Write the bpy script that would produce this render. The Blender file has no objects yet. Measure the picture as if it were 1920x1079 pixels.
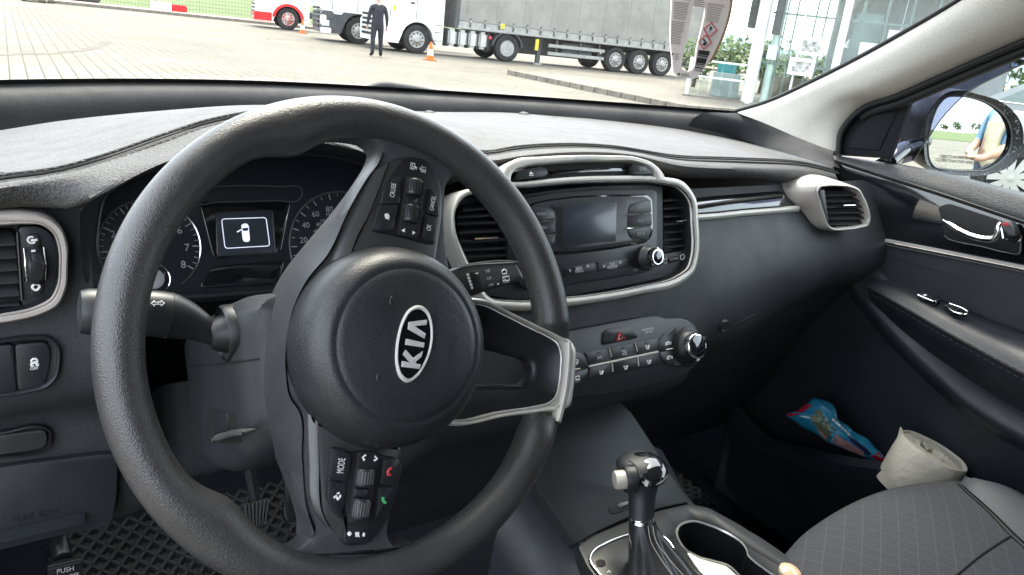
import bpy, bmesh, math, random
from mathutils import Vector as V, Matrix
random.seed(7)
sc = bpy.context.scene
col = sc.collection
# ------------------------------------------------------------------ camera (car axes: X right, Y forward, Z up, ground z=0)
CAM = V((-0.6126, -0.4936, 1.3168))
AX = ((0.81662175, -0.09859272, 0.56869006), (-0.56691533, -0.32195236, 0.75825701), (0.10833249, -0.94160828, -0.31880703))
FOC, CX, CY = 1442.0, 960.0, 539.5
cd = bpy.data.cameras.new('camera'); cam = bpy.data.objects.new('camera', cd); col.objects.link(cam)
m = Matrix.Identity(4)
for i in range(3):
    m[i][0] = AX[i][0]; m[i][1] = -AX[i][1]; m[i][2] = -AX[i][2]; m[i][3] = CAM[i]
cam.matrix_world = m
cd.sensor_width = 36.0; cd.lens = 36.0 * FOC / 1920.0; cd.clip_start = 0.01; cd.clip_end = 4000
sc.camera = cam
# ------------------------------------------------------------------ light: bright thin overcast, sun veiled, ahead and to the right
SUN_EL, SUN_AZ = math.radians(62), math.radians(-25)     # azimuth from +Y towards -X is positive
w = bpy.data.worlds.new('World'); sc.world = w; w.use_nodes = True
nt = w.node_tree; bg = nt.nodes['Background']
sky = nt.nodes.new('ShaderNodeTexSky'); sky.sky_type = 'NISHITA'; sky.sun_disc = False
sky.sun_elevation = SUN_EL; sky.sun_rotation = -SUN_AZ; sky.dust_density = 4.0; sky.air_density = 1.0
mx = nt.nodes.new('ShaderNodeMix'); mx.data_type = 'RGBA'; mx.inputs[0].default_value = 0.65
mx.inputs[7].default_value = (8.7, 9.2, 9.9, 1)
nt.links.new(sky.outputs[0], mx.inputs[6]); nt.links.new(mx.outputs[2], bg.inputs[0]); bg.inputs[1].default_value = 0.12
sl = bpy.data.lights.new('sun', 'SUN'); sl.energy = 1.2; sl.angle = math.radians(24); sl.color = (1, .91, .78)
so = bpy.data.objects.new('sun', sl); col.objects.link(so)
sd = V((-math.sin(SUN_AZ) * math.cos(SUN_EL), math.cos(SUN_AZ) * math.cos(SUN_EL), math.sin(SUN_EL)))
so.rotation_euler = sd.to_track_quat('Z', 'Y').to_euler(); so.location = sd * 30
sc.view_settings.view_transform = 'Standard'; sc.view_settings.look = 'None'; sc.view_settings.gamma = 1
sc.view_settings.exposure = 2.55
sc.render.engine = 'CYCLES'
sc.cycles.use_denoising = True
sc.cycles.max_bounces = 10; sc.cycles.diffuse_bounces = 5; sc.cycles.glossy_bounces = 5; sc.cycles.transparent_max_bounces = 16
sc.cycles.caustics_reflective = False; sc.cycles.caustics_refractive = False
sc.cycles.sample_clamp_indirect = 6

# ------------------------------------------------------------------ helpers
def ray(u, v):
    d = V(((u - CX) / FOC, (v - CY) / FOC, 1.0))
    return V([sum(AX[i][k] * d[k] for k in range(3)) for i in range(3)])
def proj(P):
    r = V(P) - CAM
    c = [sum(AX[i][k] * r[i] for i in range(3)) for k in range(3)]
    return (CX + FOC * c[0] / c[2], CY + FOC * c[1] / c[2])
def hx(u, v, x): d = ray(u, v); return CAM + d * ((x - CAM.x) / d.x)
def hy(u, v, y): d = ray(u, v); return CAM + d * ((y - CAM.y) / d.y)
def hz(u, v, z=0.0): d = ray(u, v); return CAM + d * ((z - CAM.z) / d.z)
class Plane:
    def __init__(s, o, n, up=(0, 0, 1)):
        s.o = V(o); s.n = V(n).normalized(); s.x = V(up).cross(s.n).normalized(); s.y = s.n.cross(s.x)
    def at(s, u, v, off=0.0):
        d = ray(u, v); o = s.o + s.n * off
        return CAM + d * (((o - CAM).dot(s.n)) / d.dot(s.n))
    def off(s, h): return Plane(s.o + s.n * h, s.n, s.y)
    def pt(s, a, b, h=0.0): return s.o + s.x * a + s.y * b + s.n * h
def Zc(ox, oy, k, pts): return [(ox + p[0] / k, oy + p[1] / k) for p in pts]
def lerp(a, b, t): return a + (b - a) * t
def crv(pts, n=48, closed=False):
    """Catmull-Rom through points, resampled evenly to n."""
    P = [V(p) for p in pts]; L = len(P); out = []
    segs = L if closed else L - 1
    for i in range(segs):
        p0 = P[(i - 1) % L] if (closed or i > 0) else P[0] * 2 - P[1]
        p1 = P[i]; p2 = P[(i + 1) % L]
        p3 = P[(i + 2) % L] if (closed or i + 2 < L) else P[-1] * 2 - P[-2]
        d1 = max((p2 - p1).length, 1e-9); d0 = max((p1 - p0).length, 1e-9); d2 = max((p3 - p2).length, 1e-9)
        m1 = ((p2 - p1) / d1 * d0 + (p1 - p0) / d0 * d1) / (d0 + d1) * d1
        m2 = ((p3 - p2) / d2 * d1 + (p2 - p1) / d1 * d2) / (d1 + d2) * d1
        K = 12
        for k in range(K):
            t = k / K; t2 = t * t; t3 = t2 * t
            out.append(p1 * (2 * t3 - 3 * t2 + 1) + m1 * (t3 - 2 * t2 + t) + p2 * (-2 * t3 + 3 * t2) + m2 * (t3 - t2))
    if not closed: out.append(P[-1])
    else: out.append(out[0].copy())
    acc = [0.0]
    for i in range(1, len(out)): acc.append(acc[-1] + (out[i] - out[i - 1]).length)
    T = acc[-1]; res = []; j = 0; cnt = n if closed else n - 1
    for i in range(n):
        s = T * i / cnt
        while j < len(acc) - 2 and acc[j + 1] < s: j += 1
        f = (s - acc[j]) / max(acc[j + 1] - acc[j], 1e-12)
        res.append(out[j].lerp(out[j + 1], min(max(f, 0), 1)))
    return res
def crvp(pts, n):
    """closed Catmull-Rom sampled by control point, so two curves with the same control count stay aligned"""
    P = [V(p) for p in pts]; L = len(P); K = max(2, n // L); out = []
    for i in range(L):
        p0, p1, p2, p3 = P[i - 1], P[i], P[(i + 1) % L], P[(i + 2) % L]
        d1 = max((p2 - p1).length, 1e-9); d0 = max((p1 - p0).length, 1e-9); d2 = max((p3 - p2).length, 1e-9)
        m1 = ((p2 - p1) / d1 * d0 + (p1 - p0) / d0 * d1) / (d0 + d1) * d1; m2 = ((p3 - p2) / d2 * d1 + (p2 - p1) / d1 * d2) / (d1 + d2) * d1
        for k in range(K):
            t = k / K; t2 = t * t; t3 = t2 * t
            out.append(p1 * (2 * t3 - 3 * t2 + 1) + m1 * (t3 - 2 * t2 + t) + p2 * (-2 * t3 + 3 * t2) + m2 * (t3 - t2))
    return out
def rnd(pts, r, seg=4):
    """Round the corners of a closed polygon (any dimension vectors), radius r as distance along edges."""
    P = [V(p) for p in pts]; L = len(P); out = []
    for i in range(L):
        a, b, c = P[i - 1], P[i], P[(i + 1) % L]
        rr = r[i] if isinstance(r, (list, tuple)) else r
        d1 = min(rr, (a - b).length * .48); d2 = min(rr, (c - b).length * .48)
        if d1 < 1e-7: out.append(b); continue
        q1 = b + (a - b).normalized() * d1; q2 = b + (c - b).normalized() * d2
        for k in range(seg + 1):
            t = k / seg
            out.append(q1.lerp(b, t).lerp(b.lerp(q2, t), t))
    return out
def mesh(name, verts, faces, mat, parent=None, smooth=True, ang=35):
    me = bpy.data.meshes.new(name)
    me.from_pydata([tuple(v) for v in verts], [], faces); me.update()
    bm = bmesh.new(); bm.from_mesh(me); bmesh.ops.recalc_face_normals(bm, faces=bm.faces); bm.to_mesh(me); bm.free()
    if smooth:
        for p in me.polygons: p.use_smooth = True
        if ang: me.set_sharp_from_angle(angle=math.radians(ang))
    me.materials.append(M[mat] if isinstance(mat, str) else mat)
    o = bpy.data.objects.new(name, me); col.objects.link(o)
    if parent is not None:
        o.parent = parent; o.matrix_parent_inverse = parent.matrix_world.inverted() if parent.type != 'EMPTY' else Matrix.Translation(-parent.location)
    return o
def thing(name, label, cat, loc=(0, 0, 0), group=None):
    o = bpy.data.objects.new(name, None); col.objects.link(o); o.location = loc; o.empty_display_size = .05
    o['label'] = label; o['category'] = cat
    if group: o['group'] = group
    return o
def tag(o, label, cat, group=None):
    o['label'] = label; o['category'] = cat
    if group: o['group'] = group
    return o
def grid(rows, closed=False):
    n = len(rows[0]); vs = [p for r in rows for p in r]; fs = []
    for i in range(len(rows) - 1):
        for j in range(n if closed else n - 1):
            a = i * n + j; b = i * n + (j + 1) % n
            fs.append((a, b, b + n, a + n))
    return vs, fs
def loft(name, rows, mat, parent=None, n=64, sub=4, closed=False, smooth_rows=True, ang=60, caps=False):
    R = [crv(r, n, closed) if len(r) != n or not closed else r for r in rows] if not all(len(r) == n for r in rows) else rows
    if smooth_rows and sub > 1 and len(R) > 2:
        cols = [crv([r[j] for r in R], (len(R) - 1) * sub + 1) for j in range(n)]
        R = [[c[i] for c in cols] for i in range(len(cols[0]))]
    vs, fs = grid(R, closed)
    if caps:
        N = len(vs); fs.append(tuple(range(n))); fs.append(tuple(range(N - n, N)))
    return mesh(name, vs, fs, mat, parent, ang=ang)
def inset2(P, d):
    """inset a closed 2-D polygon (list of (x,y)) by d."""
    L = len(P); area = sum(P[i - 1][0] * P[i][1] - P[i][0] * P[i - 1][1] for i in range(L)); sg = 1 if area > 0 else -1
    out = []
    for i in range(L):
        a, b, c = P[i - 1], P[i], P[(i + 1) % L]
        n1 = (-(b[1] - a[1]), b[0] - a[0]); n2 = (-(c[1] - b[1]), c[0] - b[0])
        l1 = math.hypot(*n1) or 1; l2 = math.hypot(*n2) or 1
        nx = n1[0] / l1 + n2[0] / l2; ny = n1[1] / l1 + n2[1] / l2; l = math.hypot(nx, ny) or 1
        k = 1 / max(0.5, l / 2)
        out.append((b[0] + sg * nx / l * d * k, b[1] + sg * ny / l * d * k))
    return out
def plate(name, P2, pl, th, bev, mat, parent=None, dome=0.0):
    """closed outline P2 in plane coordinates -> solid plate, front at the plane, rounded front edge."""
    rings = [[pl.pt(x, y, -th) for x, y in P2], [pl.pt(x, y, -bev) for x, y in P2]]
    if bev > 0:
        for t in (.5, 1.0):
            q = inset2(P2, bev * (1 - math.cos(t * math.pi / 2))); rings.append([pl.pt(x, y, -bev * (1 - math.sin(t * math.pi / 2))) for x, y in q])
    n = len(P2); vs, fs = grid(rings, True)
    N = len(vs); fs.append(tuple(range(N - n, N))); fs.append(tuple(reversed(range(n))))
    return mesh(name, vs, fs, mat, parent, ang=40)
def to2(pts, pl):
    return [((p - pl.o).dot(pl.x), (p - pl.o).dot(pl.y)) for p in pts]
def panel(name, uv, pl, mat, parent=None, th=.006, bev=.0012, off=0.0, rad=None, n=None):
    """traced outline on plane pl (offset off towards the viewer) -> plate. rad: corner rounding in m; n: smooth closed curve."""
    q = pl.off(off); pts = [q.at(u, v) for u, v in uv]
    if n: pts = crv(pts, n, True)
    elif rad: pts = rnd(pts, rad)
    return plate(name, to2(pts, q), q, th, bev, mat, parent)
def ring(name, outer, inner, pl, prof, mat, parent=None, n=120, off=0.0, pts3=False):
    """ring between two traced closed curves. prof: list of (t,h) t=0 outer..1 inner, h height over plane."""
    assert len(outer) == len(inner), name
    A = crvp(outer if pts3 else [pl.at(u, v, off) for u, v in outer], n); B = crvp(inner if pts3 else [pl.at(u, v, off) for u, v in inner], n); n = len(A)
    rows = [[A[i].lerp(B[i], t) + pl.n * h for i in range(n)] for t, h in prof]
    vs, fs = grid(rows, True)
    return mesh(name, vs, fs, mat, parent, ang=50)
def tube(name, pts, r, mat, parent=None, seg=10, n=None, closed=False, caps=True, flat=None, up=None):
    P = crv(pts, n, closed) if n else [V(p) for p in pts]
    L = len(P); rows = []
    upv = V(up) if up else None
    prev = None
    for i in range(L):
        t = (P[(i + 1) % L] - P[i - 1]) if closed else (P[min(i + 1, L - 1)] - P[max(i - 1, 0)])
        t.normalize()
        if upv: a = (upv - t * upv.dot(t)).normalized()
        elif prev is None: a = t.orthogonal().normalized()
        else: a = (prev - t * prev.dot(t)).normalized()
        prev = a; b = t.cross(a)
        f = i / (L - 1) if L > 1 else 0
        if callable(r): rr = r(f)
        elif isinstance(r, (list, tuple)):
            x = f * (len(r) - 1); k = min(int(x), len(r) - 2); rr = lerp(r[k], r[k + 1], x - k)
        else: rr = r
        fa = flat if flat else 1.0
        rows.append([P[i] + a * (math.cos(2 * math.pi * k / seg) * rr * fa) + b * (math.sin(2 * math.pi * k / seg) * rr) for k in range(seg)])
    if closed: rows.append(rows[0])
    vs, fs = grid(rows, True)
    if caps and not closed:
        N = len(vs); fs.append(tuple(range(seg))); fs.append(tuple(range(N - seg, N)))
    return mesh(name, vs, fs, mat, parent, ang=50)
def box(name, c, s, mat, parent=None, ax=None, bev=0.0):
    """box centred c, full size s, axes ax (3 vectors)"""
    ax = ax or (V((1, 0, 0)), V((0, 1, 0)), V((0, 0, 1))); c = V(c)
    bm = bmesh.new(); bmesh.ops.create_cube(bm, size=1)
    for v in bm.verts: v.co = V((v.co.x * s[0], v.co.y * s[1], v.co.z * s[2]))
    if bev: bmesh.ops.bevel(bm, geom=bm.edges[:], offset=bev, segments=2, affect='EDGES')
    vs = [c + ax[0] * v.co.x + ax[1] * v.co.y + ax[2] * v.co.z for v in bm.verts]
    for i, v in enumerate(bm.verts): v.index = i
    fs = [tuple(v.index for v in f.verts) for f in bm.faces]; bm.free()
    return mesh(name, vs, fs, mat, parent, ang=35 if bev else 20)
def lathe(name, o, axis, prof, mat, parent=None, seg=48, ang=40):
    """prof: list of (r,h) along axis from o"""
    axis = V(axis).normalized(); a = axis.orthogonal().normalized(); b = axis.cross(a); o = V(o)
    rows = [[o + axis * h + (a * math.cos(2 * math.pi * k / seg) + b * math.sin(2 * math.pi * k / seg)) * r for k in range(seg)] for r, h in prof]
    vs, fs = grid(rows, True)
    N = len(vs)
    if prof[0][0] > 1e-6: fs.append(tuple(range(seg)))
    if prof[-1][0] > 1e-6: fs.append(tuple(range(N - seg, N)))
    o_ = mesh(name, vs, fs, mat, parent, ang=ang)
    if prof[0][0] <= 1e-6 or prof[-1][0] <= 1e-6:
        bm = bmesh.new(); bm.from_mesh(o_.data); bmesh.ops.remove_doubles(bm, verts=bm.verts, dist=1e-6); bm.to_mesh(o_.data); bm.free()
    return o_
def txt(s, a, b, pl, mat='print_white', parent=None, off=.0008, h=None, name='lettering', bold=0.0, pts3=False):
    """print the string s along the line a->b (pixels on plane pl), scaled to that width; h = letter height in m."""
    q = pl.off(off); A = V(a) if pts3 else q.at(*a); B = V(b) if pts3 else q.at(*b)
    c = bpy.data.curves.new(name, 'FONT'); c.body = s; c.offset = bold; c.resolution_u = 3
    t = bpy.data.objects.new(name, c); col.objects.link(t)
    dg = bpy.context.evaluated_depsgraph_get(); me = bpy.data.meshes.new_from_object(t.evaluated_get(dg))
    bpy.data.objects.remove(t); bpy.data.curves.remove(c)
    xs = [v.co.x for v in me.vertices]; ys = [v.co.y for v in me.vertices]
    if not xs: return None
    W = max(xs) - min(xs); x0 = min(xs); ex = (B - A); k = ex.length / W; ex.normalize(); ey = q.n.cross(ex)
    ky = h / 0.73 if h else k
    vs = [A + ex * ((v.co.x - x0) * k) + ey * (v.co.y * ky) for v in me.vertices]; fs = [tuple(p.vertices) for p in me.polygons]
    bpy.data.meshes.remove(me)
    return mesh(name, vs, fs, mat, parent, smooth=False)
def line(name, uv, pl, wd, mat, parent=None, off=.0006, n=None, closed=False, pts3=False):
    """thin raised line (half width wd) along traced pixels on plane"""
    P = [V(p) for p in uv] if pts3 else [pl.at(u, v, off) for u, v in uv]
    return tube(name, P, wd, mat, parent, seg=6, n=n or (len(P) if len(P) < 3 else len(P) * 6), closed=closed)
# ------------------------------------------------------------------ materials
M = {}
def base(name, c, rough=.5, metal=0.0, spec=.5, coat=0.0):
    m = bpy.data.materials.new(name); m.use_nodes = True; b = m.node_tree.nodes['Principled BSDF']
    b.inputs['Base Color'].default_value = (*c, 1); b.inputs['Roughness'].default_value = rough; b.inputs['Metallic'].default_value = metal
    b.inputs['Specular IOR Level'].default_value = spec; b.inputs['Coat Weight'].default_value = coat
    M[name] = m
    return m, m.node_tree, b
def N(nt, t, **k):
    n = nt.nodes.new(t)
    for a, v in k.items(): setattr(n, a, v)
    return n
def coords(nt, kind='Object'): return N(nt, 'ShaderNodeTexCoord').outputs[kind]
def bump(nt, b, h, strength, dist):
    n = N(nt, 'ShaderNodeBump'); n.inputs['Strength'].default_value = strength; n.inputs['Distance'].default_value = dist
    nt.links.new(h, n.inputs['Height']); nt.links.new(n.outputs[0], b.inputs['Normal'])
def noise(nt, scale, detail=3, rough=.6, co=None):
    n = N(nt, 'ShaderNodeTexNoise'); n.inputs['Scale'].default_value = scale; n.inputs['Detail'].default_value = detail; n.inputs['Roughness'].default_value = rough
    nt.links.new(co or coords(nt), n.inputs['Vector']); return n.outputs['Fac']
def ramp(nt, fac, stops):
    r = N(nt, 'ShaderNodeValToRGB'); e = r.color_ramp.elements
    while len(e) < len(stops): e.new(.5)
    for i, (p, c) in enumerate(stops): e[i].position = p; e[i].color = (*c, 1) if len(c) == 3 else c
    nt.links.new(fac, r.inputs[0]); return r.outputs[0]
def grain(name, c, rough, scale, strength, dist=.0004, vary=.25, spec=.45):
    """moulded leather-grain plastic: pebbled relief, faint wear in tone and gloss"""
    m, nt, b = base(name, c, rough, spec=spec)
    co = coords(nt)
    vo = N(nt, 'ShaderNodeTexVoronoi', feature='F1'); vo.inputs['Scale'].default_value = scale; nt.links.new(co, vo.inputs['Vector'])
    nz = noise(nt, scale * .45, 2, .5, co)
    ad = N(nt, 'ShaderNodeMath', operation='ADD'); nt.links.new(vo.outputs['Distance'], ad.inputs[0]); nt.links.new(nz, ad.inputs[1])
    bump(nt, b, ad.outputs[0], strength, dist)
    big = noise(nt, 9, 4, .6, co)
    tone = ramp(nt, big, [(.3, tuple(x * (1 - vary) for x in c)), (.7, tuple(x * (1 + vary) for x in c))])
    fine = ramp(nt, noise(nt, scale * .8, 2, .6, co), [(.32, (.72, .72, .72)), (.68, (1.28, 1.28, 1.28))])
    mm = N(nt, 'ShaderNodeMix', data_type='RGBA', blend_type='MULTIPLY'); mm.inputs[0].default_value = 1; nt.links.new(tone, mm.inputs[6]); nt.links.new(fine, mm.inputs[7]); nt.links.new(mm.outputs[2], b.inputs['Base Color'])
    rr = N(nt, 'ShaderNodeMapRange'); rr.inputs[3].default_value = rough - .13; rr.inputs[4].default_value = rough + .13
    nt.links.new(noise(nt, 30, 4, .6, co), rr.inputs[0]); nt.links.new(rr.outputs[0], b.inputs['Roughness'])
    return m
def smooth_mat(name, c, rough, metal=0.0, spec=.5, coat=0.0, dust=.0, vary=.08):
    """plain moulded, painted or plated surface with slight unevenness"""
    m, nt, b = base(name, c, rough, metal, spec, coat)
    co = coords(nt); n1 = noise(nt, 22, 5, .65, co)
    rr = N(nt, 'ShaderNodeMapRange'); rr.inputs[3].default_value = max(0, rough - .05); rr.inputs[4].default_value = rough + .06
    nt.links.new(n1, rr.inputs[0]); nt.links.new(rr.outputs[0], b.inputs['Roughness'])
    nt.links.new(ramp(nt, noise(nt, 6, 3, .6, co), [(.3, tuple(x * (1 - vary) for x in c)), (.7, tuple(min(1, x * (1 + vary)) for x in c))]), b.inputs['Base Color'])
    return m
grain('pad', (.060, .058, .057), .56, 520, .75, .0009, .09, spec=.35)
grain('dash_face', (.032, .035, .038), .52, 760, .28, .0004)  # bluish base holds a shadow tint, like the darker plastics below
grain('rim_leather', (.040, .039, .039), .37, 950, .42, .0005, spec=.65)
grain('skirt_leather', (.046, .047, .051), .42, 1100, .3, .0004)
grain('airbag_leather', (.024, .0255, .028), .40, 800, .30, .0004)
grain('hard_plastic', (.019, .0215, .026), .5, 900, .2, .0003)
grain('door_plastic', (.014, .017, .023), .50, 900, .15, .0003)  # darkened and blued, navy shade of the lower cabin painted in
grain('armrest_leather', (.020, .023, .028), .4, 620, .35, .0004)
grain('cowl', (.040, .039, .039), .7, 700, .35, .0004, spec=.2)
grain('matte_plastic', (.026, .027, .029), .75, 800, .3, .0004, spec=.15)
smooth_mat('black_plastic', (.012, .013, .015), .42)
smooth_mat('dark_plastic', (.019, .021, .024), .40)
smooth_mat('button_plastic', (.016, .018, .020), .38)
smooth_mat('grey_plastic', (.11, .11, .108), .38, .2)
smooth_mat('spoke_plastic', (.060, .061, .061), .33, .35)
smooth_mat('gloss_black', (.006, .007, .009), .08, 0, .6, 1.0, vary=.0)
smooth_mat('satin_silver', (.60, .575, .52), .34, .2)
smooth_mat('champagne', (.50, .46, .42), .36, .2)
smooth_mat('badge_silver', (.74, .73, .70), .18, .35)
smooth_mat('slat_plastic', (.045, .047, .050), .4)
smooth_mat('chrome', (.78, .78, .78), .10, 1.0)
smooth_mat('gap', (.004, .004, .005), .7)
smooth_mat('print_white', (.78, .78, .76), .55)
smooth_mat('print_grey', (.36, .37, .37), .55)
smooth_mat('print_red', (.55, .04, .05), .5)
smooth_mat('print_green', (.08, .45, .16), .5)
smooth_mat('print_dark', (.02, .02, .02), .6)
grain('pillar_fabric', (.56, .53, .48), .75, 1400, .2, .0003, .04)
smooth_mat('seat_side', (.055, .058, .068), .55)
smooth_mat('rubber', (.012, .013, .014), .6)
smooth_mat('mat_rubber', (.016, .018, .021), .8, 0, .2, vary=.3)
grain('headliner_cloth', (.24, .23, .21), .9, 1200, .2, .0003, .05)
smooth_mat('thread', (.13, .13, .13), .6)
smooth_mat('carpet', (.007, .009, .013), .95, 0, .1)  # near-black blue, footwell shade put into the base colour
def emis(name, c, s):
    m, nt, b = base(name, c, .4); b.inputs['Emission Color'].default_value = (*c, 1); b.inputs['Emission Strength'].default_value = s
emis('display_light', (.80, .85, 1.0), .14)
emis('gauge_light', (.30, .32, .34), .015)
def screen(name, c, rough):
    m, nt, b = base(name, c, rough, spec=.5, coat=.6); b.inputs['Coat Roughness'].default_value = .12
    bump(nt, b, noise(nt, 60, 3), .02, .0003)
    rr = N(nt, 'ShaderNodeMapRange'); rr.inputs[3].default_value = .06; rr.inputs[4].default_value = .26; nt.links.new(noise(nt, 55, 5, .7), rr.inputs[0]); nt.links.new(rr.outputs[0], b.inputs['Coat Roughness'])
screen('screen_glass', (.035, .042, .055), .28)
screen('gauge_veiled_black', (.010, .014, .020), .35)  # bluish base paints in the veil reflected by the cluster glass
def glassy(name, tint, ior=1.45, dirt=.0):
    m = bpy.data.materials.new(name); m.use_nodes = True; nt = m.node_tree; nt.nodes.clear(); M[name] = m
    out = N(nt, 'ShaderNodeOutputMaterial'); tr = N(nt, 'ShaderNodeBsdfTransparent'); tr.inputs[0].default_value = (*tint, 1)
    gl = N(nt, 'ShaderNodeBsdfGlossy'); gl.inputs['Roughness'].default_value = .0
    lw = N(nt, 'ShaderNodeLayerWeight'); lw.inputs[0].default_value = .5; f0 = ((ior - 1) / (ior + 1)) ** 2
    pw = N(nt, 'ShaderNodeMath', operation='POWER'); pw.inputs[1].default_value = 5; nt.links.new(lw.outputs['Facing'], pw.inputs[0])
    fr = N(nt, 'ShaderNodeMath', operation='MULTIPLY_ADD'); fr.inputs[1].default_value = 1 - f0; fr.inputs[2].default_value = f0; nt.links.new(pw.outputs[0], fr.inputs[0]); mxs = N(nt, 'ShaderNodeMixShader')
    nt.links.new(fr.outputs[0], mxs.inputs[0]); nt.links.new(tr.outputs[0], mxs.inputs[1]); nt.links.new(gl.outputs[0], mxs.inputs[2])
    last = mxs.outputs[0]
    if dirt:
        # dust specks and dried drops on the pane
        df = N(nt, 'ShaderNodeBsdfDiffuse'); df.inputs[0].default_value = (.7, .68, .64, 1)
        co = coords(nt)
        vo = N(nt, 'ShaderNodeTexVoronoi'); vo.inputs['Scale'].default_value = 55; nt.links.new(co, vo.inputs['Vector'])
        lt = N(nt, 'ShaderNodeMath', operation='LESS_THAN'); lt.inputs[1].default_value = .085; nt.links.new(vo.outputs['Distance'], lt.inputs[0])
        pick = N(nt, 'ShaderNodeMath', operation='GREATER_THAN'); pick.inputs[1].default_value = .86; nt.links.new(vo.outputs['Color'], pick.inputs[0])
        mu = N(nt, 'ShaderNodeMath', operation='MULTIPLY'); nt.links.new(lt.outputs[0], mu.inputs[0]); nt.links.new(pick.outputs[0], mu.inputs[1])
        sc_ = N(nt, 'ShaderNodeMath', operation='MULTIPLY_ADD'); sc_.inputs[1].default_value = .75; sc_.inputs[2].default_value = dirt; nt.links.new(mu.outputs[0], sc_.inputs[0])
        m2 = N(nt, 'ShaderNodeMixShader'); nt.links.new(sc_.outputs[0], m2.inputs[0]); nt.links.new(last, m2.inputs[1]); nt.links.new(df.outputs[0], m2.inputs[2]); last = m2.outputs[0]
    nt.links.new(last, out.inputs[0])
glassy('windshield_glass', (.88, .91, .88), 1.4, .024)
glassy('window_glass', (.80, .86, .84), 1.35)
glassy('smoke', (.16, .17, .24), 1.45); glassy('privacy_glass', (.10, .11, .12), 1.45)
glassy('pavilion_glass', (.88, .94, .92), 1.4)
glassy('lens', (.9, .92, .95), 1.25)
# --- more materials
smooth_mat('car_paint', (.012, .018, .045), .18, .4, .5, 1.0)
smooth_mat('mirror_silver', (.90, .92, .91), .0, 1.0, vary=0); M['mirror_silver'].node_tree.nodes['Principled BSDF'].inputs['Roughness'].default_value = 0
for l in list(M['mirror_silver'].node_tree.links):
    if l.to_socket.name == 'Roughness': M['mirror_silver'].node_tree.links.remove(l)
def speck(name, c, d, thr):
    m, nt, b = base(name, c, .3)
    n1 = noise(nt, 260, 2, .5); nt.links.new(ramp(nt, n1, [(thr, c), (thr + .06, d)]), b.inputs['Base Color'])
speck('speckled_black', (.010, .010, .012), (.25, .25, .24), .62)
def fabric():
    m, nt, b = base('seat_fabric', (.05, .052, .06), .85, spec=.2)
    co = coords(nt); sep = N(nt, 'ShaderNodeSeparateXYZ'); nt.links.new(co, sep.inputs[0])
    def stripe(ax, ay, per, w):
        a = N(nt, 'ShaderNodeMath', operation='MULTIPLY'); a.inputs[1].default_value = ax / per; nt.links.new(sep.outputs[0], a.inputs[0])
        c = N(nt, 'ShaderNodeMath', operation='MULTIPLY_ADD'); c.inputs[1].default_value = ay / per; nt.links.new(sep.outputs[1], c.inputs[0]); nt.links.new(a.outputs[0], c.inputs[2])
        f = N(nt, 'ShaderNodeMath', operation='FRACT'); nt.links.new(c.outputs[0], f.inputs[0])
        l = N(nt, 'ShaderNodeMath', operation='LESS_THAN'); l.inputs[1].default_value = w; nt.links.new(f.outputs[0], l.inputs[0]); return l.outputs[0]
    s1 = stripe(.94, .34, .021, .055); s2 = stripe(-.5, .86, .021, .055)
    mxm = N(nt, 'ShaderNodeMath', operation='MAXIMUM'); nt.links.new(s1, mxm.inputs[0]); nt.links.new(s2, mxm.inputs[1])
    nz = noise(nt, 900, 2, .6, co); nt.links.new(ramp(nt, nz, [(.3, (.024, .026, .031)), (.7, (.047, .050, .057))]), b.inputs['Base Color'])
    mixc = N(nt, 'ShaderNodeMix', data_type='RGBA'); nt.links.new(mxm.outputs[0], mixc.inputs[0])
    nt.links.new(b.inputs['Base Color'].links[0].from_socket, mixc.inputs[6]); mixc.inputs[7].default_value = (.052, .054, .060, 1); nt.links.new(mixc.outputs[2], b.inputs['Base Color'])
    bump(nt, b, nz, .4, .0006)
fabric()
def paper():
    m, nt, b = base('tissue_paper', (.72, .66, .55), .9, spec=.1)
    co = coords(nt); n1 = noise(nt, 45, 4, .6, co); bump(nt, b, n1, .7, .006)
    nt.links.new(ramp(nt, noise(nt, 14, 4, .6, co), [(.3, (.64, .58, .47)), (.7, (.76, .71, .60))]), b.inputs['Base Color'])
paper()
for nm, c in (('wrap_blue', (.02, .22, .36)), ('wrap_red', (.45, .015, .04)), ('wrap_pink', (.42, .24, .24)), ('wrap_navy', (.02, .03, .09)), ('wrap_olive', (.12, .15, .08)), ('wrap_pale', (.62, .66, .66))): m_ = smooth_mat(nm, c, .22, 0, .5, .3); bump(m_.node_tree, m_.node_tree.nodes['Principled BSDF'], noise(m_.node_tree, 70, 4, .6), .5, .004)
smooth_mat('card_back', (.78, .70, .655), .7); smooth_mat('card_edge', (.42, .25, .12), .8); smooth_mat('card_print', (.26, .22, .20), .8)
smooth_mat('clear_film', (.75, .80, .80), .1, 0, .5, .5)
smooth_mat('grey_dark', (.019, .022, .024), .46, .05, .4)
grain('boot_leather', (.016, .017, .020), .32, 500, .3, .0004)
smooth_mat('amber_bead', (.62, .42, .28), .2, 0, .5, .5)
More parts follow.
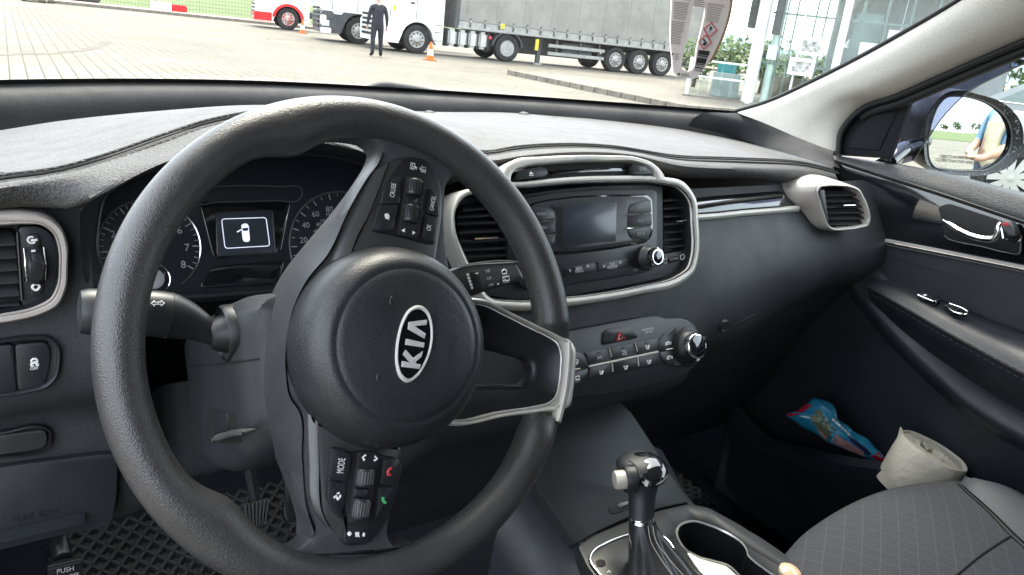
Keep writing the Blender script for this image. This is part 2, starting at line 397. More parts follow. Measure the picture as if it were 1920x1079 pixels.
def paving(name, mortar, c1, c2, ro=True):
    m, nt, b = base(name, c1, .85, spec=.2)
    co = coords(nt); mp = N(nt, 'ShaderNodeMapping'); mp.inputs['Rotation'].default_value = (0, 0, math.radians(90 + 3.0)); nt.links.new(co, mp.inputs['Vector'])
    br = N(nt, 'ShaderNodeTexBrick'); br.inputs['Scale'].default_value = 1.0; br.inputs['Brick Width'].default_value = .40; br.inputs['Row Height'].default_value = .20; br.inputs['Mortar Size'].default_value = .010; br.inputs['Mortar Smooth'].default_value = .3
    br.inputs['Color1'].default_value = (*c1, 1); br.inputs['Color2'].default_value = (*c2, 1); br.inputs['Mortar'].default_value = (*mortar, 1); nt.links.new(mp.outputs[0], br.inputs['Vector'])
    st = ramp(nt, noise(nt, .35, 5, .6, co), [(.35, (.80, .79, .77)), (.65, (1, 1, 1))])
    mxc = N(nt, 'ShaderNodeMix', data_type='RGBA', blend_type='MULTIPLY'); mxc.inputs[0].default_value = 1; nt.links.new(br.outputs['Color'], mxc.inputs[6]); nt.links.new(st, mxc.inputs[7]); nt.links.new(mxc.outputs[2], b.inputs['Base Color'])
    bump(nt, b, noise(nt, 40, 4, .6, co), .3, .004)
paving('paving', (.075, .066, .053), (.185, .168, .138), (.155, .142, .115)); paving('paving_light', (.11, .10, .083), (.215, .195, .162), (.185, .168, .14))
def mottled(name, c1, c2, scale, rough=.85, bmp=.0, metal=0):
    m, nt, b = base(name, c1, rough, metal, .3); co = coords(nt); n1 = noise(nt, scale, 5, .65, co)
    nt.links.new(ramp(nt, n1, [(.35, c1), (.65, c2)]), b.inputs['Base Color'])
    if bmp: bump(nt, b, n1, bmp, .02)
mottled('paving_block', (.145, .131, .105), (.195, .178, .146), 2.5, .85, .1); mottled('kerb_stone', (.13, .115, .095), (.21, .19, .16), 6, .9, .2); mottled('pink_paving', (.27, .16, .13), (.33, .20, .17), 3)
mottled('grass', (.055, .085, .025), (.11, .135, .045), .6, .95, .3); mottled('hill_blue', (.16, .22, .26), (.19, .25, .27), .01); mottled('soil_brown', (.16, .12, .09), (.24, .19, .15), 4)
mottled('truck_white', (.70, .70, .68), (.80, .80, .79), 2, .35); mottled('truck_dark', (.045, .05, .055), (.09, .09, .095), 3, .45); mottled('truck_red', (.50, .015, .02), (.58, .03, .03), 2, .35)
mottled('tyre_mark', (.095, .083, .068), (.135, .12, .098), 1.5, .9); mottled('tyre', (.018, .018, .018), (.035, .034, .032), 6, .85); mottled('steel_rim', (.30, .29, .27), (.42, .41, .39), 9, .5, 0, .4); mottled('red_rim', (.40, .06, .05), (.55, .5, .46), 5, .5)
mottled('curtain_grey', (.205, .198, .180), (.27, .262, .24), 1.2, .6, .05); mottled('rail_grey', (.26, .26, .25), (.36, .35, .33), 5, .6); mottled('chassis_grey', (.05, .053, .058), (.09, .092, .095), 4, .7)
mottled('tank_aluminium', (.55, .55, .54), (.68, .68, .66), 5, .35, 0, .6); mottled('hi_yellow', (.60, .50, .05), (.68, .58, .08), 8); mottled('cone_orange', (.50, .13, .03), (.58, .18, .05), 6)
mottled('lamp_glass', (.55, .57, .58), (.7, .72, .72), 9, .15); mottled('dark_glass', (.02, .025, .03), (.03, .035, .04), 3, .08); mottled('car_window', (.10, .13, .12), (.14, .17, .16), 3, .08)
mottled('cloth_dark', (.020, .021, .028), (.035, .036, .045), 12, .9); mottled('cloth_navy', (.016, .018, .026), (.03, .032, .04), 12, .9); mottled('skin', (.42, .25, .18), (.48, .30, .22), 20, .55); mottled('hair_dark', (.05, .035, .025), (.09, .065, .045), 40, .7)
mottled('cloth_beige', (.50, .46, .32), (.58, .54, .40), 10, .9, .2); mottled('cloth_blue', (.16, .28, .40), (.24, .38, .50), 9, .85, .3); mottled('cloth_denim', (.07, .10, .16), (.11, .15, .22), 12, .9)
mottled('fence_green', (.05, .10, .07), (.07, .13, .09), 4, .6); mottled('steel_white', (.55, .58, .57), (.68, .70, .69), 3, .35, 0, .2); mottled('pav_grey', (.26, .28, .28), (.36, .38, .38), 2); mottled('pav_dark', (.07, .075, .07), (.10, .105, .10), 5)
mottled('pav_frame', (.16, .18, .175), (.22, .245, .24), 4, .4, 0, .3); mottled('notice_paper', (.38, .41, .40), (.60, .62, .61), 3, .6); mottled('picture_print', (.10, .10, .10), (.55, .55, .54), 9, .6); mottled('teal_plastic', (.03, .20, .21), (.05, .25, .26), 4, .4); mottled('bark', (.06, .045, .03), (.11, .085, .06), 9)
mottled('car_grey', (.20, .21, .21), (.26, .27, .27), 2, .3, 0, .4); mottled('car_silver', (.34, .35, .35), (.40, .41, .41), 2, .25, 0, .5); mottled('alloy_white', (.36, .35, .32), (.44, .43, .39), 6, .35)
def leafm(name, c1, c2):
    m, nt, b = base(name, c1, .6, spec=.3); g = N(nt, 'ShaderNodeNewGeometry'); nt.links.new(ramp(nt, g.outputs['Random Per Island'], [(.0, c1), (1, c2)]), b.inputs['Base Color'])
    b.inputs['Transmission Weight'].default_value = 0
leafm('leaf_green', (.035, .075, .018), (.11, .17, .05)); leafm('leaf_far', (.05, .09, .035), (.10, .15, .07))
smooth_mat('matte_black', (.008, .009, .012), .7, 0, .2)
# ------------------------------------------------------------------ dashboard
dash = thing('dashboard', 'dark charcoal leather-grain dashboard with silver-ringed centre stack and round vents', 'dashboard', (0, .3, .9))
# pad: rear edge, crown, seam, lip, tuck (pixels + depth y)
r0 = [V((-.76, .46, 1.10))] + [hy(u, v, y) + V((0, .03, -.035)) for u, v, y in [(0, 245, .62), (100, 229, .64), (200, 218, .66), (297, 211, .68), (480, 203, .76), (620, 203, .80), (807, 211, .82), (960, 213, .81), (1040, 219, .79), (1140, 226, .76), (1273, 240, .70), (1380, 263, .60), (1447, 283, .50), (1513, 300, .42), (1560, 312, .37)]]
r1 = [V((-.76, .44, 1.125))] + [hy(u, v, y) for u, v, y in [(0, 245, .62), (100, 229, .64), (200, 218, .66), (297, 211, .68), (480, 203, .76), (620, 203, .80), (807, 211, .82), (960, 213, .81), (1040, 219, .79), (1140, 226, .76), (1273, 240, .70), (1380, 263, .60), (1447, 283, .50), (1513, 300, .42), (1560, 312, .37)]]
r2 = [V((-.76, .33, 1.14))] + [hy(u, v, y) for u, v, y in [(0, 280, .40), (120, 258, .40), (230, 232, .40), (330, 209, .41), (430, 199, .42), (560, 199, .44), (700, 212, .45), (800, 224, .45), (907, 236, .46), (1000, 242, .46), (1140, 248, .46), (1273, 264, .45), (1400, 281, .42), (1500, 299, .36), (1562, 314, .34)]]
SEAM = [V((-.76, .2, 1.135)), V((-.66, .2, 1.15))] + [hy(u, v, y) for u, v, y in [(0, 333, .20), (100, 320, .20), (200, 293, .21), (300, 258, .23), (400, 226, .26), (500, 210, .28), (600, 211, .28), (700, 228, .28), (800, 256, .28), (860, 276, .28), (910, 286, .28), (973, 277, .28), (1073, 272, .28), (1140, 275, .28), (1273, 294, .28), (1380, 298, .28), (1513, 307, .30), (1565, 320, .31)]]
r4 = [V((-.76, .18, 1.12)), V((-.66, .18, 1.135))] + [hy(u, v, y) for u, v, y in [(0, 352, .18), (100, 340, .18), (200, 313, .185), (300, 283, .20), (400, 255, .21), (500, 241, .22), (600, 242, .225), (700, 256, .23), (800, 281, .24), (860, 298, .245), (910, 304, .247), (985, 294, .247), (1073, 288, .247), (1180, 292, .247), (1273, 312, .25), (1400, 321, .25), (1513, 327, .262), (1570, 335, .275)]]
r5 = [V((-.76, .19, 1.085)), V((-.66, .19, 1.095))] + [hy(u, v, y) for u, v, y in [(0, 385, .19), (70, 384, .19), (140, 382, .17), (165, 378, .155), (230, 343, .155), (306, 306, .165), (400, 280, .175), (500, 266, .185), (600, 268, .19), (670, 284, .20), (730, 308, .21), (800, 322, .23), (860, 322, .255), (910, 318, .26), (985, 306, .262), (1073, 300, .262), (1180, 306, .262), (1273, 331, .266), (1400, 336, .266), (1490, 344, .272), (1575, 344, .285)]]
def resX(row, n=97):
    """resample a row evenly in x from -.76 to its end so rows stay aligned"""
    C = crv(row, 400); out = []
    x0, x1 = C[0].x, C[-1].x; j = 0
    for i in range(n):
        x = lerp(x0, x1, i / (n - 1))
        while j < 398 and C[j + 1].x < x: j += 1
        d = C[j + 1].x - C[j].x
        out.append(C[j].lerp(C[j + 1], min(max((x - C[j].x) / d if abs(d) > 1e-9 else 0, 0), 1)))
    return out
padrows = [resX(r) for r in (r0, r1, r2, SEAM)]
q1, q2 = padrows[1], padrows[2]
mixr = lambda t, dz: [a.lerp(b, t) + V((0, 0, dz)) for a, b in zip(q1, q2)]
padrows = [[p + V((0, .016, -.03)) for p in q1], [p + V((0, .006, -.006)) for p in q1], q1, mixr(.05, .0008), mixr(.3, .0015), mixr(.65, .001), q2, padrows[3]]
loft('top_pad', padrows, 'pad', dash, n=97, sub=6)
lip = [resX(r) for r in (SEAM, r4, r5)]
lip[0] = [p + V((0, -.001, -.002)) for p in lip[0]]
tuck = [p + V((0, .05, -.004)) for p in lip[-1]]
loft('pad_lip', lip + [tuck], 'pad', dash, n=97, sub=6)
# twin stitched seam
S = crv(SEAM, 260)
tube('seam', [p + V((0, -.0035, -.0003)) for p in S], .0007, 'matte_plastic', dash, seg=6)
for k, dv in enumerate((V((0, .004, .0006)), V((0, -.0085, -.0030)))):
    tube('seam_fold', [p + dv for p in S], .0016, 'pad', dash, seg=6)
    vs, fs = [], []
    Sq = crv(SEAM, 420)
    for i in range(0, 418, 2):
        a, b = Sq[i] + dv + V((0, -.0009, .0012)), Sq[i].lerp(Sq[i + 1], .75 + .5) + dv + V((0, -.0009, .0012))
        d = V((0, .0005, 0)); e = V((0, 0, .0005)); q = len(vs)
        vs += [a - d, a + e, a + d, b - d, b + e, b + d]; fs += [(q, q + 1, q + 4, q + 3), (q + 1, q + 2, q + 5, q + 4)]
    o = mesh('stitching', vs, fs, 'thread', dash); o['kind'] = 'stuff'
# defroster cowl strip in front of the pad and glass base
def base_y(x): return .95 - .60 * x * x
def base_z(x): return 1.178 + .022 * max(0, x / .75) ** 2
xs = [lerp(-.78, .775, i / 80) for i in range(81)]
cw = [[V((x, base_y(x) + .02, base_z(x) - .004)) for x in xs], [V((x, base_y(x) - .008, base_z(x) - .012)) for x in xs], [V((x, base_y(x) - .026, base_z(x) - .018)) for x in xs], [V((x, base_y(x) - .034, base_z(x) - .027)) for x in xs], [V((x, base_y(x) - .034, base_z(x) - .065)) for x in xs]]
loft('defroster_cowl', cw, 'cowl', dash, n=81, sub=4)
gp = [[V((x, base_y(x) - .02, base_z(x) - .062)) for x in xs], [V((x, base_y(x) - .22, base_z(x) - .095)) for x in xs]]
vs, fs = grid(gp); mesh('defroster_gap', vs, fs, 'gap', dash)  # near-black floor, the recess's shade put into its colour
for u, v in ((796, 211), (972, 213)):
    p = hy(u, v, .80); lathe('light_sensor', p + V((0, -.02, -.005)), (0, 0, 1), [(.014, -.01), (.014, .003), (.0115, .0075), (.006, .0105), (0, .0115)], 'rubber', dash, 24)
g = [hy(u, v, y) + V((0, 0, .0012)) for u, v, y in [(840, 219, .72), (900, 221.5, .72), (975, 224, .715), (1030, 224.5, .715), (1042, 222, .74)]]
tube('speaker_grille_edge', g, .0009, 'gap', dash, seg=6, n=24)
# front face: height field y(x,z) from stations
ST = {-.80: [(1.165, .222), (1.05, .205), (1.0, .200), (.985, .200), (.968, .204), (.950, .222), (.90, .225), (.85, .229), (.818, .236), (.806, .25), (.798, .33), (.79, .45)],
      -.50: [(1.165, .228), (1.05, .212), (1.0, .200), (.985, .200), (.968, .204), (.950, .222), (.90, .225), (.85, .229), (.818, .236), (.806, .25), (.798, .33), (.79, .45)],
      -.46: [(1.12, .33), (1.05, .32), (1.0, .30), (.94, .29), (.885, .285), (.83, .278), (.815, .28), (.80, .30), (.79, .36), (.78, .46)],
      -.28: [(1.12, .33), (1.05, .32), (1.0, .30), (.94, .29), (.885, .285), (.83, .278), (.815, .28), (.80, .30), (.79, .36), (.78, .46)],
      -.21: [(1.12, .262), (1.06, .22), (1.0, .195), (.94, .172), (.90, .160), (.87, .160), (.83, .19), (.78, .24), (.72, .29), (.65, .34), (.5, .46)],
      .20: [(1.12, .262), (1.06, .22), (1.0, .195), (.94, .172), (.90, .160), (.87, .160), (.83, .19), (.78, .24), (.72, .29), (.65, .34), (.5, .46)],
      .27: [(1.12, .268), (1.08, .238), (1.03, .205), (.97, .178), (.93, .172), (.90, .185), (.86, .215), (.80, .26), (.72, .31), (.65, .35), (.5, .46)],
      .66: [(1.12, .280), (1.09, .248), (1.05, .222), (1.01, .202), (.985, .200), (.955, .215), (.92, .25), (.86, .29), (.76, .34), (.65, .38), (.5, .48)],
      .78: [(1.12, .285), (1.09, .252), (1.05, .226), (1.01, .206), (.985, .204), (.955, .219), (.92, .25), (.86, .29), (.76, .34), (.65, .38), (.5, .48)]}
keys = sorted(ST)
def prof_at(k, t): # t 0..1 along profile
    P = ST[k]; C = PC.setdefault(k, crv([V((0, y, z)) for z, y in P], 41)); return C[round(t * 40)]
PC = {}
def sm(t): return t * t * (3 - 2 * t)
rows = []
XS = [lerp(-.80, .78, i / 158) for i in range(159)]
for i in range(41):
    r = []
    for x in XS:
        j = max(k for k in range(len(keys) - 1) if keys[k] <= x + 1e-9); f = sm((x - keys[j]) / (keys[j + 1] - keys[j]))
        p = prof_at(keys[j], i / 40).lerp(prof_at(keys[j + 1], i / 40), f); r.append(V((x, p.y, p.z)))
    rows.append(r)
GRID_F = rows
vs, fs = grid(rows)
def col_cut(f):
    c = sum((vs[k] for k in f), V()) / 4
    return (-.50 < c.x < -.235 and c.z > .93) or (-.526 < c.x <= -.50 and c.z > 1.03)
mesh('lower_dash', vs, [f for f in fs if not col_cut(f)], 'dash_face', dash, ang=60)
def onface(u, v, off=0.0):
    """first hit of a pixel ray with the dash face"""
    d = ray(u, v)
    def g(t):
        p = CAM + d * t
        x = min(max(p.x, -.799), .779); j = max(k for k in range(len(keys) - 1) if keys[k] <= x); f = sm((x - keys[j]) / (keys[j + 1] - keys[j]))
        def yz(k):
            C = PC[k]
            if p.z >= C[0].z: return C[0].y
            for a in range(40):
                if C[a].z >= p.z >= C[a + 1].z: return lerp(C[a].y, C[a + 1].y, (C[a].z - p.z) / max(1e-9, C[a].z - C[a + 1].z))
            return C[-1].y
        return p.y - lerp(yz(keys[j]), yz(keys[j + 1]), f)
    t0, t1 = .3, 2.2; n = 120; prev = t0
    for i in range(1, n + 1):
        t = lerp(t0, t1, i / n)
        if g(t) > 0:
            a, b = prev, t
            for _ in range(25):
                mid = (a + b) / 2
                if g(mid) > 0: b = mid
                else: a = mid
            return CAM + d * (a - off)
        prev = t
    return CAM + d * t1

mesh('dash_leak_sheet', [V((-.79, .42, .78)), V((.79, .42, .78)), V((.79, .42, 1.13)), V((-.79, .42, 1.10))], [(0, 1, 2, 3)], 'gap', dash)  # added black sheet, stops outside light leaking through the column cut
# ---- instrument cluster
CL = Plane((-.40, .265, 1.10), (0, -math.cos(.42), math.sin(.42)))
bo = [(150, 405), (160, 385), (230, 343), (306, 306), (400, 280), (500, 266), (600, 268), (670, 284), (730, 308), (790, 350), (815, 420), (800, 500), (720, 545), (520, 556), (333, 566), (220, 566), (172, 545), (152, 470)]
bi = [(181, 425), (198, 364), (244, 333), (297, 316), (400, 298), (510, 290), (600, 291), (670, 305), (720, 330), (757, 370), (770, 430), (757, 490), (700, 525), (520, 545), (333, 557), (240, 558), (197, 520), (178, 470)]
yo = [.185, .155, .155, .165, .175, .185, .19, .20, .21, .23, .25, .25, .25, .25, .25, .24, .22, .20]
BO = crv([hy(u, v, y) for (u, v), y in zip(bo, yo)], 120, True); BI = crv([CL.at(u, v, .012) for u, v in bi], 120, True)
BM = [a.lerp(b, .82) + V((0, 0, .003)) for a, b in zip(BO, BI)]
vs, fs = grid([[p + V((0, .004, -.003)) for p in BO], BO, [a.lerp(b, .04) for a, b in zip(BO, BI)], BM, BI], True)
clus = mesh('instrument_binnacle', vs, fs, 'hard_plastic', dash, ang=50)
tube('binnacle_trim', BI, .0028, 'dark_plastic', clus, seg=8, closed=True)
face = [CL.at(u, v, 0) for u, v in bi]
C_ = crv(face, 80, True); cen = sum(C_, V()) / 80
vs, fs = grid([[cen + (p - cen) * 1.07 for p in C_], [cen + (p - cen) * .5 for p in C_]], True); fs.append(tuple(range(80, 160)))
gf = mesh('gauge_face', vs, fs, 'gauge_veiled_black', dash)
def gauge(name, c, a, bvec, r3, arc, mat='gauge_light', w=.0007):
    pass
# tachometer: centre, x radius point
def circ3(cu, cv, ru, k0, k1, n=40, off=.001, rr=1.0):
    c = CL.at(cu, cv, off); R = abs((CL.at(cu + ru, cv, off) - c).length)
    return c, R, [c + CL.x * (math.cos(math.radians(t)) * R * rr) + CL.y * (math.sin(math.radians(t)) * R * rr) for t in [lerp(k0, k1, i / (n - 1)) for i in range(n)]]
c1, R1, arc = circ3(283, 462, 93, 0, 360, 72); tube('gauge_ring', circ3(283, 462, 93, -60, 75)[2], .0009, 'chrome', gf, seg=6)
tube('gauge_ring', circ3(283, 462, 93, 75, 200)[2], .0007, 'grey_plastic', gf, seg=6)
c2, R2, arc = circ3(645, 462, 94, 0, 360, 72); tube('gauge_ring', circ3(645, 462, 94, 60, 225)[2], .0009, 'grey_plastic', gf, seg=6)
def ticks(c, R, a0, a1, n, nm, mj):
    for i in range(n):
        t = math.radians(lerp(a0, a1, i / (n - 1))); d = CL.x * math.cos(t) + CL.y * math.sin(t); e = CL.n.cross(d)
        L = .0062 if i % mj == 0 else .0036; ww = .0005 if i % mj == 0 else .0003
        q = [c + d * (R * .97) + e * ww, c + d * (R * .97) - e * ww, c + d * (R * .97 - L) - e * ww, c + d * (R * .97 - L) + e * ww]
        mesh('tick', q, [(0, 1, 2, 3)], 'gauge_light', gf, smooth=False)
ticks(c1, R1, 215, -35, 33, 'tick', 4)
ticks(c2, R2, 215, -35, 27, 'tick', 2)
for s, u0, u1, v in (('6', 333, 342, 439), ('7', 347, 356, 471), ('8', 340, 349, 503), ('2', 208, 217, 446)): txt(s, (u0, v), (u1, v - .5), CL, 'gauge_light', gf, .0012)
for s, u0, u1, v in (('20', 563, 577, 456), ('40', 567, 581, 428), ('60', 586, 599, 407), ('80', 612, 625, 398)): txt(s, (u0, v), (u1, v - 1), CL, 'gauge_light', gf, .0012)
txt('MPH', (612, 405), (625, 404), CL, 'gauge_light', gf, .0012)
for s, u, v in (('40', 588, 437), ('80', 594, 425), ('100', 601, 417)): txt(s, (u, v), (u + 9, v - .6), CL, 'print_grey', gf, .0012)
c3, R3, _ = circ3(287, 524, 32, 0, 360); tube('gauge_ring', circ3(287, 524, 32, -60, 90)[2], .0007, 'chrome', gf, seg=6)
txt('H', (303, 519), (310, 518.5), CL, 'gauge_light', gf, .0012)
lathe('temperature_gauge_hub', c3, CL.n, [(.0095, 0), (.0095, .004), (.007, .006), (0, .0062)], 'print_grey', gf, 24)
# central display with door-open icon
panel('display_bezel', Zc(160, 280, 3.556, [(760, 350), (1370, 345), (1300, 700), (860, 735)]), CL, 'gloss_black', gf, .003, .0006, .002, rad=.006)
panel('display_recess', Zc(160, 280, 3.556, [(870, 420), (1250, 405), (1270, 690), (880, 715)]), CL, 'screen_glass', gf, .002, .0005, .0036, rad=.003)
fr = Zc(160, 280, 3.556, [(908, 466), (1205, 456), (1230, 645), (932, 662)])
tube('display_frame_line', rnd([CL.at(u, v, .0042) for u, v in fr], .003), .00042, 'display_light', gf, seg=6, closed=True)
panel('car_icon', Zc(160, 280, 3.556, [(1040, 505), (1060, 495), (1080, 497), (1090, 512), (1098, 605), (1090, 618), (1060, 618), (1050, 605)]), CL, 'display_light', gf, .0004, .0001, .0046, rad=.0012)
panel('car_icon_windscreen', Zc(160, 280, 3.556, [(1046, 528), (1086, 524), (1084, 543), (1053, 546)]), CL, 'gauge_veiled_black', gf, .0003, .0, .0049)
panel('car_icon_open_door', Zc(160, 280, 3.556, [(1040, 533), (1040, 541), (1014, 556), (1010, 548)]), CL, 'display_light', gf, .0004, .0, .0046)
tl = Zc(160, 280, 3.556, [(700, 272), (850, 252), (1060, 243), (1300, 250), (1440, 265), (1448, 300), (1432, 330), (1250, 343), (900, 352), (700, 352)])
tube('warning_lamp_strip', crv([CL.at(u, v, .002) for u, v in tl], 90, True), .0006, 'grey_plastic', gf, seg=6, closed=True)
panel('lower_display_panel', Zc(160, 280, 3.556, [(840, 780), (1330, 740), (1280, 905), (760, 930)]), CL, 'gloss_black', gf, .003, .0006, .0012, rad=.006)

# ---- centre stack
SP = Plane((0, .20, 1.08), (0, -math.cos(math.radians(20)), math.sin(math.radians(20))))
k5 = lambda p: Zc(840, 300, 3.596, p)
RO = [(846, 430), (846, 395), (858, 366), (905, 349), (1000, 338), (1080, 331), (1160, 329), (1240, 331), (1288, 345), (1306, 372), (1311, 420), (1311, 480), (1303, 511), (1284, 529), (1200, 553), (1120, 568), (1040, 578), (960, 583), (905, 570), (880, 525), (860, 480)]
RI = [(855, 430), (855, 397), (866, 378), (910, 362), (1000, 353), (1080, 346), (1160, 344), (1235, 346), (1276, 358), (1292, 378), (1297, 420), (1297, 478), (1290, 500), (1274, 513), (1200, 534), (1120, 549), (1040, 557), (965, 561), (918, 552), (895, 515), (872, 475)]
ring('stack_trim_ring', RO, RI, SP, [(0, -.035), (0, -.004), (.05, -.001), (.2, .0015), (.5, .0022), (.72, .001), (.80, -.0015), (.88, -.0040)], 'satin_silver', dash, 160)
ring('stack_ring_inner', RO, RI, SP, [(.87, -.0036), (.90, -.006), (1, -.012), (1, -.03)], 'black_plastic', dash, 160)
ring('stack_ring_bright_edge', [(lerp(a[0], b[0], .74), lerp(a[1], b[1], .74)) for a, b in zip(RO, RI)], [(lerp(a[0], b[0], .84), lerp(a[1], b[1], .84)) for a, b in zip(RO, RI)], SP, [(0, .0003), (.5, .0012), (1, -.001)], 'chrome', dash, 160)
panel('stack_backing', k5([(398, 252), (700, 205), (1000, 175), (1300, 166), (1446, 172), (1452, 634), (1590, 612), (1622, 560), (1650, 560), (1650, 690), (1590, 765), (1200, 850), (800, 920), (450, 942), (260, 915), (160, 800), (126, 722), (402, 692)]), SP, 'dash_face', dash, .02, .001, -.0135, rad=.004)
DK = Plane(SP.pt(0, 0, -.006), SP.n)
# head unit bezel
hu = panel('head_unit', k5([(390, 300), (520, 255), (700, 222), (1000, 198), (1380, 196), (1412, 215), (1415, 690), (1400, 728), (1340, 760), (1000, 815), (760, 850), (560, 868), (500, 860), (470, 800), (470, 640)]), SP, 'dark_plastic', dash, .012, .0015, -.004, rad=.008)
panel('screen_surround', k5([(540, 300), (660, 268), (850, 243), (1100, 232), (1340, 233), (1378, 260), (1385, 480), (1362, 540), (1320, 565), (1100, 605), (850, 635), (700, 640), (600, 620)]), SP, 'gloss_black', hu, .004, .001, -.0020, rad=.007)
panel('screen_fascia', k5([(552, 310), (660, 282), (850, 257), (1100, 246), (1330, 247), (1363, 270), (1370, 470), (1350, 528), (1310, 548), (1100, 588), (850, 618), (710, 622), (620, 600)]), SP, 'dark_plastic', hu, .004, .001, -.0014, rad=.007)
rec = k5([(680, 300), (800, 268), (1200, 250), (1270, 275), (1225, 330), (1210, 510), (1250, 545), (1200, 560), (820, 610), (740, 590), (735, 350)])
panel('screen_recess', rec, SP, 'black_plastic', hu, .003, .0008, -.0008, rad=.006)
panel('screen', k5([(775, 303), (1136, 281), (1134, 548), (776, 578)]), SP, 'screen_glass', hu, .002, .0004, -.0002, rad=.001)
def btn(nm, pts, off=0.0, mat='button_plastic', par=None, rad=.0025, pl=SP, th=.004, bev=.0007): return panel(nm, pts, pl, mat, par or hu, th, bev, off, rad=rad)
b_ = btn('radio_button', k5([(560, 318), (660, 322), (715, 345), (724, 398), (590, 410)]), -.0004); txt('RADIO', k5([(602, 374)])[0], k5([(664, 372)])[0], SP, 'print_grey', b_, .0012)
b_ = btn('media_button', k5([(580, 418), (722, 410), (722, 494), (620, 508)]), -.0004); txt('MEDIA', k5([(590, 472)])[0], k5([(668, 465)])[0], SP, 'print_grey', b_, .0012)
btn('audio_button', k5([(622, 516), (722, 503), (722, 560), (690, 590)]), -.0004)
for a, c in (((630, 412), (727, 404)), ((668, 510), (727, 503)), ((1208, 371), (1317, 363)), ((1208, 461), (1318, 454))):
    A, B = k5([a, c]); tube('chrome_bar', [SP.at(*A, .0012), SP.at(*B, .0012)], .0008, 'chrome', hu, seg=6)
b_ = btn('clock_button', k5([(1240, 295), (1366, 266), (1374, 354), (1212, 364), (1216, 318)]), -.0004); txt('CLOCK', k5([(1276, 330)])[0], k5([(1319, 328)])[0], SP, 'print_grey', b_, .0012)
b_ = btn('scan_button', k5([(1210, 374), (1375, 362), (1376, 444), (1210, 454)]), -.0004); txt('SCAN', k5([(1280, 420)])[0], k5([(1322, 417)])[0], SP, 'print_grey', b_, .0012)
b_ = btn('setup_button', k5([(1210, 464), (1376, 452), (1352, 536), (1340, 542), (1232, 526)]), -.0004); txt('SETUP', k5([(1277, 508)])[0], k5([(1328, 503)])[0], SP, 'print_grey', b_, .0012)
b_ = btn('seek_track_button', k5([(780, 728), (990, 690), (993, 755), (790, 788)]), -.0022); txt('SEEK', k5([(862, 745)])[0], k5([(908, 737)])[0], SP, 'print_white', b_, .0010); txt('TRACK', k5([(858, 764)])[0], k5([(915, 755)])[0], SP, 'print_white', b_, .0010)
txt('v', k5([(818, 758)])[0], k5([(832, 756)])[0], SP, 'print_white', b_, .001); txt('^', k5([(938, 741)])[0], k5([(954, 738)])[0], SP, 'print_white', b_, .001)
b_ = btn('folder_button', k5([(1008, 688), (1210, 668), (1218, 676), (1216, 712), (1200, 726), (1010, 752)]), -.0022); txt('CAT', k5([(1092, 714)])[0], k5([(1126, 709)])[0], SP, 'print_white', b_, .0010); txt('FOLDER', k5([(1078, 737)])[0], k5([(1144, 727)])[0], SP, 'print_white', b_, .0010)
txt('v', k5([(1046, 730)])[0], k5([(1060, 728)])[0], SP, 'print_white', b_, .001); txt('^', k5([(1158, 714)])[0], k5([(1172, 712)])[0], SP, 'print_white', b_, .001)
A, B = k5([(999, 704), (1000, 750)]); tube('chrome_bar', [SP.at(*A, -.002), SP.at(*B, -.002)], .0007, 'chrome', hu, seg=6)
txt('ENTER', k5([(1354, 598)])[0], k5([(1392, 592)])[0], SP, 'print_grey', hu, -.0032); txt('FILE', k5([(1250, 752)])[0], k5([(1280, 748)])[0], SP, 'print_grey', hu, -.0032); txt('TUNE', k5([(1352, 736)])[0], k5([(1384, 732)])[0], SP, 'print_grey', hu, -.0032)
kc = SP.at(*k5([(1332, 662)])[0], -.004)
lathe('knob_base', kc, SP.n, [(.0165, 0), (.0165, .004), (.0145, .006), (.0138, .014), (.0125, .0155), (0, .0155)], 'black_plastic', hu, 40)
kn = lathe('tuning_knob', kc + SP.n * .0155, SP.n, [(.0128, 0), (.0132, .003), (.0128, .006), (.0110, .0072), (.0096, .0074)], 'chrome', hu, 40)
lathe('knob_cap', kc + SP.n * .0215, SP.n, [(.0100, 0), (.0098, .0010), (.006, .0022), (0, .0026)], 'gloss_black', kn, 32)

def vent(name, outline, slats, plane, n_sl, off_face=-.014, depth=.03, tab=None, par=None, vanes=0):
    """outline (pixels) of the opening: a dark cavity, slats one by one, a chrome tab"""
    par = par or dash
    q = plane.off(off_face + .001); P = rnd([q.at(u, v) for u, v in outline], .006)
    back = [p - plane.n * depth for p in P]; vs, fs = grid([P, back], True); k = len(P); fs.append(tuple(range(k, 2 * k)))
    v = mesh(name, vs, fs, 'gap', par, ang=40)
    for (a, b) in slats:
        A = q.at(*a) ; B = q.at(*b); d = (B - A).normalized(); wv = (-plane.n * .92 + plane.y * .38).normalized(); hv = d.cross(wv)
        box('slat', (A + B) / 2 - plane.n * .0095, ((B - A).length, .017, .0024), 'slat_plastic', v, (d, wv, hv), .0006)
    for (a, b) in (vanes or []):
        A = q.at(*a); B = q.at(*b); d = (B - A).normalized()
        box('vane', (A + B) / 2 - plane.n * .024, ((B - A).length, .010, .0012), 'black_plastic', v, (d, plane.n, d.cross(plane.n)))
    if tab:
        A = q.at(*tab[0]); B = q.at(*tab[1]); d = (B - A).normalized()
        box('vent_tab', (A + B) / 2 + plane.n * .0015, ((B - A).length, .007, .0022), 'dark_plastic', v, (d, plane.n, d.cross(plane.n)), .0006)
        tube('vent_tab_chrome', [A + plane.n * .0052, B + plane.n * .0052], .0011, 'chrome', v, seg=6)
    return v
vo_ = k5([(60, 400), (75, 345), (130, 300), (215, 278), (395, 255), (400, 690), (130, 720), (90, 600)])
sl_ = [(k5([(70, 355 + i * 57 - 4)])[0], k5([(395, 330 + i * 57)])[0]) for i in range(7)]
